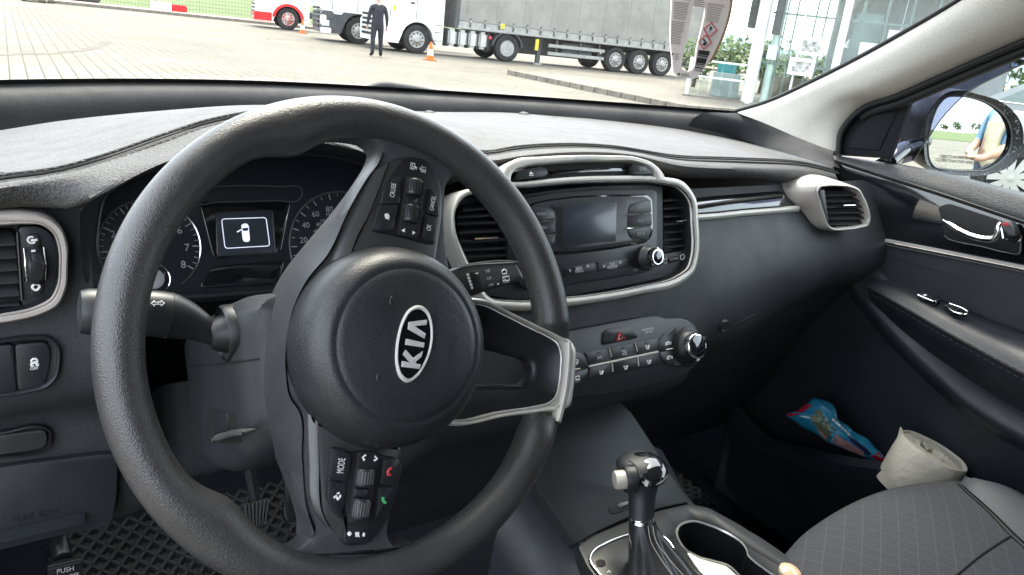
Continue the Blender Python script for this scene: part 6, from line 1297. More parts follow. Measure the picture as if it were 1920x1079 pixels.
cand.sort(key=lambda c: c[0])
for _, P in cand[:300]:
    o = bpy.data.objects.new('paving_block', pbm); col.objects.link(o); o.location = (P.x, P.y, -.021 + random.uniform(-.0015, .0015)); o.rotation_euler = (random.uniform(-.006, .006), random.uniform(-.006, .006), RA); o.parent = gnd
# ------------------------------------------------------------------ raised island and its kerb
A, B = hz(950, 140), hz(1278, 208)
isl = [A, A.lerp(B, .25), A.lerp(B, .5), A.lerp(B, .75), B]
o = strip('island_pavement', [p + V((.16, .04, 0)) for p in isl], [p + V((40, -9, 0)) for p in isl], .118, 'paving_light'); o['kind'] = 'structure'
for i in range(14):
    p = A.lerp(B, (i + .02) / 14); q = A.lerp(B, (i + .97) / 14); d = (q - p).normalized(); e = V((d.y, -d.x, 0)); e = e if e.x > 0 else -e
    o = box('kerb_stone', (p + q) / 2 + e * .07 + V((0, 0, .045)), ((q - p).length, .15, .17), 'kerb_stone', None, (d, e, V((0, 0, 1))), .012)
    tag(o, 'weathered concrete kerb stone edging the raised island in the yard', 'kerb stone', 'kerb stones of the island')
# ------------------------------------------------------------------ trucks
def xf(P, f):  # local frame: x forward, y to the visible left side, z up
    f = V((f[0], f[1], 0)).normalized(); l = V((-f.y, f.x, 0)); return lambda x, y, z: V((P.x, P.y, 0)) + f * x + l * y + V((0, 0, z))
def tprism(name, T, prof, y0, y1, mat, par):
    """side profile (x,z) extruded from y0 to y1"""
    n = len(prof); vs = [T(x, y1, z) for x, z in prof] + [T(x, y0, z) for x, z in prof]
    fs = [tuple(range(n)), tuple(range(n, 2 * n))] + [(i, (i + 1) % n, n + (i + 1) % n, n + i) for i in range(n)]
    return mesh(name, vs, fs, mat, par, ang=30)
def tbox(name, T, x0, x1, y0, y1, z0, z1, mat, par, bev=.0):
    o = T(0, 0, 0); fx = T(1, 0, 0) - o; fy = T(0, 1, 0) - o
    return box(name, T((x0 + x1) / 2, (y0 + y1) / 2, (z0 + z1) / 2), (abs(x1 - x0), abs(y1 - y0), abs(z1 - z0)), mat, par, (fx, fy, V((0, 0, 1))), bev)
def twheel(T, x, y, par, r=.51, w=.30, rim='steel_rim', dish=-1, hole=True):
    c = T(x, y, r); ax = (T(0, 1, 0) - T(0, 0, 0))
    t = lathe('wheel', c, ax, [(r * .56, -w), (r * .93, -w), (r, -w * .9), (r, -w * .12), (r * .97, -.012), (r * .88, 0), (r * .66, .0), (r * .60, -.02)], 'tyre', par, 40)
    rm = lathe('rim', c, ax, [(r * .60, -.01), (r * .585, .004), (r * .555, -.01), (r * .53, -.10 if dish < 0 else -.03), (r * .36, -.14 if dish < 0 else -.01), (r * .30, -.13 if dish < 0 else .01), (r * .20, -.10 if dish < 0 else .05), (r * .17, -.02 if dish < 0 else .07), (0, -.015 if dish < 0 else .075)], rim, t, 40)
    e1 = V((0, 0, 1)); e2 = ax.cross(e1)
    for k in range(10):
        a = 2 * math.pi * k / 10; d = e1 * math.cos(a) + e2 * math.sin(a)
        lathe('hand_hole', c + d * r * .44 + ax * (-.118 if dish < 0 else -.012), ax, [(.030, 0), (.030, .012), (0, .0125)], 'gap', rm, 10)
        if r > .45: lathe('wheel_nut', c + d.lerp(e2, 0) * r * .33 + ax * (-.135 if dish < 0 else 0), ax, [(.014, 0), (.014, .03), (0, .031)], 'steel_rim', rm, 6)
    return t
def truck(label, P, f, body, lower, grille, trailer=None, tank=True, accent=None):
    T = xf(P, f); Tc = lambda x, y, z: T(x, y - 1.2, z)  # P is the near side contact of the front wheel
    t = thing('semi_truck', label, 'truck', tuple(Tc(0, 0, 0)), 'trucks parked across the yard'); L = 1.24
    # cab shell with a wheel arch cut from the side profile
    arch = [(.62 * math.cos(a), .50 + .62 * math.sin(a)) for a in [math.radians(x) for x in range(170, 9, -16)]]
    prof = [(1.42, 1.0), (1.44, .95), (1.38, 2.2), (1.15, 3.3), (.9, 3.75), (-.95, 3.75), (-.95, 1.05), (-.70, 1.05)] + [(x, z) for x, z in arch if z > 1.0] + [(.70, 1.0)]
    tprism('cab', Tc, [(1.42, 1.02), (1.40, 2.2), (1.15, 3.4), (.8, 3.8), (-.98, 3.8), (-.98, 1.14), (1.40, 1.14)][::-1] if 0 else [(1.42, 1.15), (1.40, 2.2), (1.15, 3.4), (.8, 3.8), (-.98, 3.8), (-.98, 1.15)], -L, L, body, t)
    lowp = [(1.50, .32), (1.52, 1.0), (1.43, 1.149), (-.985, 1.149), (-.985, .42), (-.72, .42)] + [(x, max(z, .42)) for x, z in arch] + [(.72, .32)]
    tprism('lower_body', Tc, lowp, -L + .003, L + .004, lower, t)
    tbox('arch_liner', Tc, -.7, .7, -1.1, .80, .35, 1.12, 'gap', t)
    for k in range(5): tbox('grille_slat', Tc, 1.505, 1.56, -.85, .85, .50 + k * .17, .59 + k * .17, grille, t, .015)
    tbox('headlamp', Tc, 1.15, 1.50, L - .06, L + .016, .55, .82, 'lamp_glass', t, .03)
    tbox('side_window', Tc, .10, 1.05, L - .02, L + .012, 2.15, 2.95, 'dark_glass', t, .04); tbox('windscreen', Tc, 1.26, 1.40, -1.05, 1.05, 2.15, 3.1, 'dark_glass', t, .02)
    tbox('door_line', Tc, .08, .10, L, L + .006, 1.2, 3.0, 'gap', t); tbox('door_line', Tc, 1.06, 1.08, L, L + .006, 1.2, 3.0, 'gap', t)
    tbox('door_handle', Tc, .18, .34, L, L + .03, 1.72, 1.78, 'gap', t, .01); tbox('side_marker', Tc, .86, .98, L, L + .015, 1.42, 1.62, 'hi_yellow', t, .01)
    for zs in (.55, .85, 1.1) : tbox('step', Tc, -.95, -.66, .95, L + .03, zs - .04, zs, 'steel_rim', t, .01)
    tbox('rear_step_panel', Tc, -.98, -.74, L - .35, L + .010, .36, 1.14, lower, t, .02)
    if accent:
        tbox('bumper', Tc, .72, 1.56, -L - .02, L + .02, .30, .78, accent, t, .05)
        a2 = [(.74 * math.cos(a), .50 + .70 * math.sin(a)) for a in [math.radians(x) for x in range(175, 4, -10)]]; a1 = [(.60 * math.cos(a), .50 + .58 * math.sin(a)) for a in [math.radians(x) for x in range(5, 176, 10)]]
        tprism('arch_trim', Tc, a2 + a1, L - .05, L + .03, accent, t)
    twheel(Tc, 0, 1.20, t, rim='steel_rim' if not accent else 'red_rim', dish=1); twheel(Tc, 0, -.9, t, dish=1)
    tbox('chassis', Tc, -5.2, .3, -.45, .45, .62, .92, 'chassis_grey', t, .02)
    if trailer:
        for k in range(4): tbox('fuel_tank_section', Tc, -1.20 - .42 * k - .40, -1.20 - .42 * k, .55, 1.20, .38, 1.02, 'tank_aluminium', t, .10)
        for k in range(5): tbox('tank_strap', Tc, -1.20 - .42 * k - .005, -1.20 - .42 * k + .02, .54, 1.21, .37, 1.03, 'chassis_grey', t, .02)
        twheel(Tc, -3.7, 1.20, t, dish=-1); twheel(Tc, -3.7, -.9, t, dish=-1)
        fd = [(-3.7 + .66 * math.cos(a), .52 + .62 * math.sin(a)) for a in [math.radians(x) for x in range(5, 176, 12)]]; fd2 = [(-3.7 + .61 * math.cos(a), .52 + .57 * math.sin(a)) for a in [math.radians(x) for x in range(175, 4, -12)]]
        tprism('mudguard', Tc, fd + fd2, .70, 1.22, 'chassis_grey', t); tbox('marker_lamp', Tc, -2.98, -2.86, 1.18, 1.25, .78, .90, 'print_red', t, .02)
    return t, Tc
f3 = (-.985, .17)
t3, T3 = truck('white semi truck cab coupled to the long grey curtain trailer', hz(780, 101), f3, 'truck_white', 'truck_white', 'gap', trailer=True)
t2, T2 = truck('dark fronted white semi truck standing between the red truck and the trailer rig', hz(672, 83.5), (-.97, .24), 'truck_white', 'truck_dark', 'gap')
t1, T1 = truck('white semi truck with red bumper and red wheel arch', hz(540, 57), (-.97, .24), 'truck_white', 'truck_white', 'gap', accent='truck_red')
tbox('bumper_patch', T2, 1.30, 1.53, 1.24, 1.262, .62, .98, 'truck_white', t2, .03); tbox('bumper_patch', T2, 1.10, 1.52, 1.242, 1.264, .32, .52, 'truck_white', t2, .03); tbox('sill_patch', T2, .66, 1.06, 1.25, 1.28, 1.05, 1.7, 'truck_white', t2, .05); tbox('registration_plate', T1, 1.555, 1.575, -.26, .26, .40, .52, 'truck_white', t1)
# trailer
tr = thing('semi_trailer', 'long grey curtain-side trailer with buckled straps behind the white truck cab', 'trailer', tuple(T3(-8, 0, 0)))
tbox('curtain', T3, -13.2, -1.55, -1.24, 1.24, 1.32, 3.95, 'curtain_grey', tr, .03)
tbox('side_rail', T3, -13.2, -1.55, -1.25, 1.26, 1.05, 1.17, 'rail_grey', tr, .02); tbox('curtain_skirt', T3, -13.2, -1.55, -1.235, 1.232, 1.17, 1.33, 'rail_grey', tr)
tbox('front_corner_post', T3, -1.62, -1.42, -1.24, 1.24, 1.05, 3.95, 'chassis_grey', tr, .02)
for k in range(19):
    x = -2.05 - k * .60; tbox('curtain_strap', T3, x - .025, x + .025, 1.24, 1.268, 1.14, 1.46, 'chassis_grey', tr); tbox('strap_buckle', T3, x - .035, x + .035, 1.255, 1.285, 1.30, 1.40, 'rail_grey', tr, .008)
for k in range(10):
    x = -1.9 - k * 1.2; tbox('curtain_fold', T3, x - .012, x + .012, 1.238, 1.250, 1.45, 3.9, 'curtain_grey', tr)
tbox('warning_plate', T3, -3.46, -3.30, 1.25, 1.275, 1.22, 1.40, 'hi_yellow', tr)
for y in (-.5, .5): tbox('frame_rail', T3, -13.0, -2.4, y - .08, y + .08, .80, 1.05, 'chassis_grey', tr)
tbox('landing_leg', T3, -5.28, -5.12, .85, 1.0, .05, 1.05, 'chassis_grey', tr); tbox('landing_foot', T3, -5.36, -5.04, .80, 1.05, .0, .06, 'rail_grey', tr); tbox('wedge_holder', T3, -5.05, -4.92, 1.12, 1.2, .55, .98, 'hi_yellow', tr)
for z in (.42, .72): tbox('side_guard_rail', T3, -8.15, -5.5, 1.16, 1.20, z, z + .13, 'rail_grey', tr, .01)
for x in (-5.9, -7.0, -7.9): tbox('side_guard_post', T3, x - .04, x + .04, 1.10, 1.16, .40, 1.05, 'chassis_grey', tr)
tbox('underbody_shade', T3, -8.0, -4.4, -1.0, .5, .35, 1.04, 'chassis_grey', tr, .05); tbox('rear_shade_box', T3, -12.9, -11.9, -1.0, .6, .55, 1.04, 'chassis_grey', tr, .05); tbox('side_shade_box', T3, -7.6, -6.2, .6, 1.08, .45, .95, 'chassis_grey', tr, .03)  # added dark boxes that deepen the shade under the trailer
for k in range(3): twheel(T3, -8.72 - 1.20 * k, 1.20, tr, .50, .36, dish=1); twheel(T3, -8.72 - 1.20 * k, -.85, tr, .50, .36, dish=1)
tbox('axle_beam', T3, -11.6, -8.2, -.9, .8, .45, .62, 'chassis_grey', tr); tbox('rear_bumper', T3, -13.15, -13.0, -1.2, 1.2, .5, .65, 'rail_grey', tr)
# ------------------------------------------------------------------ cones
def cone(P, label):
    t = thing('traffic_cone', label, 'traffic cone', tuple(P), 'traffic cones by the trucks')
    box('base', P + V((0, 0, .02)), (.34, .34, .04), 'cone_orange', t, None, .01)
    prof = [(.13, .04), (.105, .17)], [(.105, .17), (.075, .36)], [(.075, .36), (.05, .5), (.025, .58), (0, .585)]
    lathe('cone_foot', P, (0, 0, 1), prof[0], 'cone_orange', t, 20); lathe('reflective_band', P, (0, 0, 1), prof[1], 'truck_white', t, 20); lathe('cone_tip', P, (0, 0, 1), prof[2], 'cone_orange', t, 20)
cone(hz(806, 114), 'orange and white traffic cone beside the white cab steps'); cone(hz(567, 63), 'orange and white traffic cone in front of the dark truck nose')
# ------------------------------------------------------------------ people
def person(name, label, J, E, mats, seg_mat, group=None):
    """J joints {name:(pos,radius)}, E edges (parent first); one continuous skinned body, coloured by region"""
    names = list(J); me = bpy.data.meshes.new(name); me.from_pydata([tuple(J[k][0]) for k in names], [(names.index(a), names.index(b)) for a, b in E], [])
    o = bpy.data.objects.new(name, me); col.objects.link(o)
    sm_ = o.modifiers.new('skin', 'SKIN'); sm_.use_smooth_shade = True; ss = o.modifiers.new('sub', 'SUBSURF'); ss.levels = 2; ss.render_levels = 2
    for i, k in enumerate(names):
        r = J[k][1]; r = r if isinstance(r, tuple) else (r, r); me.skin_vertices[0].data[i].radius = r; me.skin_vertices[0].data[i].use_root = (i == 0)
    dg = bpy.context.evaluated_depsgraph_get(); m2 = bpy.data.meshes.new_from_object(o.evaluated_get(dg)); bpy.data.objects.remove(o)
    m2.materials.clear()
    for mn in mats: m2.materials.append(M[mn])
    segs = [(J[a][0], J[b][0], seg_mat.get((a, b), seg_mat.get(b, 0))) for a, b in E]
    for p in m2.polygons:
        c = p.center; best = 9e9; mi = 0
        for a, b, s in segs:
            ab = b - a; t = min(max((c - a).dot(ab) / max(ab.length_squared, 1e-9), 0), 1); d = (c - (a + ab * t)).length
            if d < best: best = d; mi = s
        p.material_index = mi; p.use_smooth = True
    o = bpy.data.objects.new(name, m2); col.objects.link(o); tag(o, label, 'person', group); return o
def stand(P, face, H=1.76, arms=None):
    """joints of a standing figure at P facing direction face (x,y)"""
    f = V((face[0], face[1], 0)).normalized(); r = V((f.y, -f.x, 0)); k = H / 1.76
    q = lambda s, fw, z: P + r * (s * k) + f * (fw * k) + V((0, 0, z * k))
    J = {'pelvis': (q(0, 0, .96), (.185 * k, .13 * k)), 'waist': (q(0, .0, 1.10), (.18 * k, .125 * k)), 'chest': (q(0, .0, 1.30), (.20 * k, .14 * k)), 'collar': (q(0, -.01, 1.45), (.12 * k, .085 * k)), 'neck': (q(0, 0, 1.52), .055 * k), 'jaw': (q(0, .02, 1.60), (.068 * k, .075 * k)), 'skull': (q(0, .005, 1.68), (.078 * k, .092 * k)), 'crown': (q(0, 0, 1.73), (.05 * k, .06 * k))}
    E = [('pelvis', 'waist'), ('waist', 'chest'), ('chest', 'collar'), ('collar', 'neck'), ('neck', 'jaw'), ('jaw', 'skull'), ('skull', 'crown')]
    for s, nm in ((-1, 'l'), (1, 'r')):
        J['hip' + nm] = (q(s * .10, 0, .86), .112 * k); J['knee' + nm] = (q(s * .13, .02 + .07 * s, .50), .078 * k); J['ankle' + nm] = (q(s * .15, -.04 + .12 * s, .09), .058 * k); J['toe' + nm] = (q(s * .18, .12 + .12 * s, .045), .046 * k)
        E += [('pelvis', 'hip' + nm), ('hip' + nm, 'knee' + nm), ('knee' + nm, 'ankle' + nm), ('ankle' + nm, 'toe' + nm)]
        a = (arms or {}).get(nm) or [(s * .20, 0, 1.41), (s * .27, -.02, 1.13), (s * .29, .06, .90), (s * .29, .09, .82)]
        J['sh' + nm] = (q(*a[0]), .075 * k); J['el' + nm] = (q(*a[1]), .060 * k); J['wr' + nm] = (q(*a[2]), .033 * k); J['hd' + nm] = (q(*a[3]), (.04 * k, .022 * k))
        E += [('collar', 'sh' + nm), ('sh' + nm, 'el' + nm), ('el' + nm, 'wr' + nm), ('wr' + nm, 'hd' + nm)]
        for g_, dx in enumerate((-.03, -.01, .012, .032)):
            h0 = J['hd' + nm][0]; dr = (J['hd' + nm][0] - J['wr' + nm][0]).normalized(); J['f%d' % g_ + nm] = (h0 + dr * (.075 * k) + f * dx * k, .010 * k); E.append(('hd' + nm, 'f%d' % g_ + nm))
        J['th' + nm] = (J['hd' + nm][0] + f * (.055 * k) + (J['hd' + nm][0] - J['wr' + nm][0]).normalized() * .03, .011 * k); E.append(('hd' + nm, 'th' + nm))
    return J, E
J, E = stand(hz(705, 106.5), (.25, .97), 1.80)
SMT = {'jaw': 1, 'skull': 1, 'crown': 2, 'neck': 1}
for s in 'lr':
    for k in ('hip', 'knee', 'ankle'): SMT[k + s] = 3
    SMT['toe' + s] = 4; SMT['wr' + s] = 0; SMT['hd' + s] = 1; SMT['th' + s] = 1
    for g_ in range(4): SMT['f%d' % g_ + s] = 1
person('person', 'person in dark jacket and trousers walking on the yard before the white cab', J, E, ['cloth_dark', 'skin', 'hair_dark', 'cloth_navy', 'gap'], SMT)
PM = V((1.80, -2.0, 0))
J, E = stand(PM, (-.85, .5), 1.74, {'l': [(-.20, 0, 1.41), (-.25, .06, 1.14), (-.12, .30, 1.06), (-.04, .37, 1.06)], 'r': [(.20, 0, 1.41), (.25, .06, 1.14), (.12, .30, 1.02), (.04, .37, 1.02)]})
SM2 = dict(SMT); SM2['sh' + 'l'] = SM2['shr'] = 5; SM2['ell'] = SM2['elr'] = 5; SM2['wrl'] = SM2['wrr'] = 1; SM2['waist'] = 0; SM2['chest'] = 0
person('person', 'person in pale shirt and blue jacket behind the car, seen in the door mirror', J, E, ['cloth_beige', 'skin', 'hair_dark', 'cloth_denim', 'gap', 'cloth_blue'], SM2)
fq = V((-.85, .5, 0)).normalized(); rq = V((fq.y, -fq.x, 0))
jk = []
for z, w_, d_ in ((.80, .20, .14), (.95, .215, .15), (1.12, .20, .145), (1.30, .215, .155), (1.42, .18, .125), (1.48, .11, .09)):
    row = []
    for i in range(25):
        a = lerp(math.radians(50), math.radians(310), i / 24); row.append(PM + V((0, 0, z)) + fq * (math.cos(a) * d_) + rq * (math.sin(a) * w_) + fq * (.012 * math.sin(i * 1.7 + z * 9)))
    jk.append(row)
ja = loft('open_jacket', jk, 'cloth_blue', None, n=25, sub=3); tag(ja, 'open light blue jacket worn by the person seen in the door mirror', 'jacket')
ph = box('paper_cup', PM + V((0, 0, 1.05)) + fq * .40, (.07, .07, .10), 'truck_white', None, None, .02); tag(ph, 'small white cup held by the person in the mirror', 'cup')
# ------------------------------------------------------------------ far fence, barrier, bits on the left
fn = thing('mesh_fence', 'green wire mesh fence with thin posts behind the pink pavement', 'fence', tuple(of(3.9)[3]))
fpts = crv(of(4.2), 34); fpts = [p for p in fpts if -10 < p.x < 60]
for i, p in enumerate(fpts):
    tube('fence_post', [p, p + V((0, 0, 2.1))], .035, 'fence_green', fn, seg=6)
    if i + 1 < len(fpts):
        q = fpts[i + 1]; vs, fs = [], []
        def wire(a, b, r=.008):
            d = (b - a).normalized(); e = d.orthogonal().normalized() * r; g_ = d.cross(e).normalized() * r; k = len(vs); vs.extend([a - e, a + e, b + e, b - e]); fs.append((k, k + 1, k + 2, k + 3)); k = len(vs); vs.extend([a - g_, a + g_, b + g_, b - g_]); fs.append((k, k + 1, k + 2, k + 3))
        for z in [.1 + .2 * k for k in range(11)]: wire(p + V((0, 0, z)), q + V((0, 0, z)))
        for k in range(1, 30): wire(p.lerp(q, k / 30) + V((0, 0, .1)), p.lerp(q, k / 30) + V((0, 0, 2.1)), .006)
        mesh('wire_panel', vs, fs, 'fence_green', fn, smooth=False)
cb1 = hz(283, 23); cb2 = hz(322, 27); d = (cb2 - cb1); d.z = 0
o = box('barrier', (cb1 + cb2) / 2 + V((0, 0, .30)), (d.length, .5, .55), 'truck_white', None, (d.normalized(), V((-d.normalized().y, d.normalized().x, 0)), V((0, 0, 1))), .06); tag(o, 'low white concrete barrier lying at the far kerb', 'barrier')
o = box('red_container', (cb1 + cb2) / 2 + V((.9, .8, .26)), (1.1, .4, .45), 'truck_red', None, None, .05); tag(o, 'red box standing behind the white barrier', 'box')
p = hz(146, 7); o = box('parked_trailer', p + V((0, 1.2, .35)), (2.4, 1.0, .5), 'chassis_grey', None, None, .08); tag(o, 'flat dark grey load lying at the far kerb', 'load')
for i, (u, v) in enumerate(((62, 5), (74, 6), (86, 6.5))):
    q = hz(u, v); bm = bmesh.new(); bmesh.ops.create_icosphere(bm, subdivisions=2, radius=.3)
    for v_ in bm.verts: v_.co = V((v_.co.x * 1.4, v_.co.y, v_.co.z * .7)) * random.uniform(.85, 1.15)
    o = mesh('boulder', [v_.co + q + V((0, .5, .12)) for v_ in bm.verts], [tuple(x.index for x in f_.verts) for f_ in bm.faces], 'kerb_stone'); bm.free(); tag(o, 'grey boulder at the far kerb of the yard', 'boulder', 'boulders at the far kerb')
# ------------------------------------------------------------------ glass pavilion on the right
f0, f1, f2 = hz(1284, 189), hz(1398, 203), hz(1546, 222)
pv = thing('glass_pavilion', 'steel framed glass pavilion with pictures hung in its windows', 'pavilion', tuple(f1))
dv = (f2 - f1); dv.z = 0; dv.normalize(); nv = V((-dv.y, dv.x, 0)); nv = nv if nv.y > 0 else -nv
fx = lambda a, b, z: V((f1.x, f1.y, 0)) + dv * a + nv * b + V((0, 0, z))
def pbox(nm, a0, a1, b0, b1, z0, z1, mat, bev=0, par=pv): return box(nm, fx((a0 + a1) / 2, (b0 + b1) / 2, (z0 + z1) / 2), (abs(a1 - a0), abs(b1 - b0), abs(z1 - z0)), mat, par, (dv, nv, V((0, 0, 1))), bev)
s0 = (f0 - f1).dot(dv); s2 = (f2 - f1).dot(dv)
pbox('plinth', s0 - .1, s2 + 5, -.05, 4.2, .0, .16, 'kerb_stone', .02)
for a, w_ in ((0, .32), (s2, .16), (s2 + 2.6, .2)): tube('column', [fx(a, .1, .1), fx(a, .1, 3.6)], w_ / 2, 'steel_white', pv, seg=20)
tube('column', [fx(.42, .25, .1), fx(.42, .25, 3.6)], .11, 'steel_white', pv, seg=16)
pbox('corner_post', s0 - .05, s0 + .05, -.02, .08, .1, 1.1, 'steel_white', .01)
for z in (1.02, .62): pbox('handrail', s0, -.16, .0, .06, z, z + .05, 'steel_white', .01)
for k in range(5): a = lerp(s0, -.2, k / 5); pbox('low_pane', a + .03, lerp(s0, -.2, (k + 1) / 5) - .03, .02, .035, .2, 1.0, 'pavilion_glass')
for a0, a1 in ((.2, s2 * .5), (s2 * .5 + .02, s2 - .1), (s2 + .1, s2 + 2.4)): pbox('window_pane', a0, a1, .08, .095, .16, 3.5, 'pavilion_glass'); pbox('mullion', a1 - .02, a1 + .03, .04, .12, .1, 3.5, 'steel_white', .005)
for k in range(6):
    a = lerp(.55, s2 - .25, k / 5); pbox('mullion', a - .02, a + .02, .10, .16, .1, 3.5, 'pav_frame', .004)
for z in (1.15, 2.35): pbox('transom', .2, s2 + 2.5, .10, .15, z, z + .05, 'pav_frame', .004)
for k in range(4): a = s2 + .35 + k * .55; pbox('mullion', a - .025, a + .025, .10, .18, .1, 3.5, 'pav_frame', .004)
for a0, z0, w_, h_ in ((s2 + .42, 1.3, .42, .6), (s2 + 1.0, 1.75, .45, .5), (s2 + 1.05, 1.0, .4, .55), (.25, 1.25, .24, .36)): pbox('notice_sheet', a0, a0 + w_, .05, .07, z0, z0 + h_, 'notice_paper', .003)
pbox('side_counter', -.95, -.25, .5, .9, .16, .78, 'pav_grey', .02)
pbox('roof', s0 - .6, s2 + 5, -.8, 5, 3.6, 3.9, 'steel_white', .05)
pbox('back_wall', s2 + .2, s2 + 5, 3.6, 3.8, .1, 3.6, 'pav_grey'); pbox('side_screen', s2 + .25, s2 + .9, .5, .6, .1, 2.6, 'pav_grey', .02); pbox('side_screen', s2 + 1.3, s2 + 2.3, .8, .9, .1, 2.2, 'pav_grey', .02)
for a0, z0 in ((.95, 1.46), (.82, .95)):
    w_, h_ = .62, .42; pbox('picture_frame', a0, a0 + w_, -.02, .03, z0, z0 + h_, 'truck_white', .01); pbox('picture', a0 + .09, a0 + w_ - .09, -.028, -.021, z0 + .08, z0 + h_ - .08, 'picture_print')
pbox('hanging_sign', -.35, -.02, .25, .29, 1.95, 2.8, 'pav_dark', .005); pbox('hanging_sign', .25, .45, -.08, -.04, 1.85, 2.8, 'pav_dark', .005)
pbox('planter_wall', .5, s2 - .2, .8, 1.0, .1, .85, 'soil_brown', .02)
for a_, r_ in ((s2 + .55, .32), (s2 + 1.5, .36)):
    lathe('pendant_lamp', fx(a_, 1.2, 1.75), (0, 0, 1), [(r_, 0), (r_ * .95, .08), (r_ * .6, .26), (.05, .34), (.02, .36)], 'steel_white', pv, 24); tube('pendant_cord', [fx(a_, 1.2, 2.1), fx(a_, 1.2, 3.6)], .012, 'steel_white', pv, seg=6)
ch = thing('teal_chair', 'teal plastic shell chair on thin legs inside the glass pavilion', 'chair', tuple(fx(-.62, 1.0, .16)))
cs = [[fx(-.62 + sx * .25, 1.0 + b, z) for sx in (-1, -.5, 0, .5, 1)] for b, z in ((-.26, .60), (-.1, .57), (.14, .60), (.24, .80), (.30, 1.02))]
loft('seat_shell', cs, 'teal_plastic', ch, n=9, sub=4)
for sa in (-.2, .2):
    for sb in (-.2, .2): tube('leg', [fx(-.62 + sa, 1.0 + sb, .16), fx(-.62 + sa * .6, 1.0 + sb * .6, .60)], .018, 'steel_white', ch, seg=6)
# ------------------------------------------------------------------ bushes, far trees, hills
def bush(name, label, P, rx, ry, rz, n, group, leaf=.12, mat='leaf_green', trunk=True, seed=1):
    rr = random.Random(seed); t = thing(name, label, 'tree' if rz > 1.5 else 'bush', tuple(P), group)
    cl_ = [(V((rr.uniform(-.7, .7) * rx, rr.uniform(-.7, .7) * ry, rr.uniform(.35, 1.0) * rz)), rr.uniform(.3, .55)) for _ in range(14)]
    vs, fs = [], []
    for i in range(n):
        c, s = rr.choice(cl_); d = V((rr.gauss(0, 1), rr.gauss(0, 1), rr.gauss(0, 1))).normalized() * (rr.uniform(.55, 1.05))
        p = P + V((0, 0, .15 * rz)) + c + V((d.x * rx * s, d.y * ry * s, d.z * rz * s * .6)); a = V((rr.gauss(0, 1), rr.gauss(0, 1), rr.gauss(0, 1))).normalized() * leaf * rr.uniform(.6, 1.3); b = a.orthogonal().normalized() * leaf * .5; k = len(vs)
        vs.extend([p - a, p + b, p + a, p - b]); fs.append((k, k + 1, k + 2, k + 3))
    mesh('crown', vs, fs, mat, t, smooth=False)
    tube('trunk', [P, P + V((rx * .05, 0, rz * .5)), P + V((rx * .1, 0, rz))], [.06 * rz, .04 * rz, .015 * rz], 'bark', t, seg=8, n=8)
    for k in range(4): a = k * 1.6; tube('limb', [P + V((0, 0, rz * .4)), P + V((math.cos(a) * rx * .5, math.sin(a) * ry * .5, rz * .8))], [.025 * rz, .008 * rz], 'bark', t, seg=6)
    return t
for i in range(7): p = f1 + dv * (-1.5 + i * 1.1) + nv * (6.5 + (i % 2) * .8); bush('hedge_bush', 'rounded green bush growing behind the glass pavilion', V((p.x, p.y, 0)), .9, .8, 1.25 + .15 * (i % 3), 700, 'bushes behind the pavilion', .11, seed=10 + i)
random.seed(11)
for i in range(16):
    x = lerp(-40, 330, i / 15) + random.uniform(-8, 8); y = -330 + random.uniform(-30, 30)
    bush('field_tree', 'small distant tree on the skyline of the field behind the car', V((x, y, 0)), 9, 6, random.uniform(6, 10), 260, 'trees on the rear skyline', 1.3, 'leaf_far', seed=40 + i)
for i in range(5): bush('roadside_tree', 'leafy green tree beyond the parked silver car', V((26 + i * 3.0, 9.5 - i * 3.2, 0)), 1.8, 1.8, 2.6, 1500, 'trees beyond the parked car', .16, seed=70 + i)
hv, hf = [], []
for k in range(60):
    a = math.radians(lerp(10, 95, k / 59)); R_ = 900; h_ = 16 + 9 * math.sin(k * .35) + 6 * math.sin(k * .9 + 1)
    hv += [V((math.sin(a) * R_, math.cos(a) * R_, -1)), V((math.sin(a) * (R_ + 60), math.cos(a) * (R_ + 60), h_ + 4)), V((math.sin(a) * (R_ + 300), math.cos(a) * (R_ + 300), h_ * .6))]
for k in range(59): hf += [(k * 3, k * 3 + 3, k * 3 + 4, k * 3 + 1), (k * 3 + 1, k * 3 + 4, k * 3 + 5, k * 3 + 2)]
o = mesh('hills', hv, hf, 'hill_blue'); o['kind'] = 'structure'
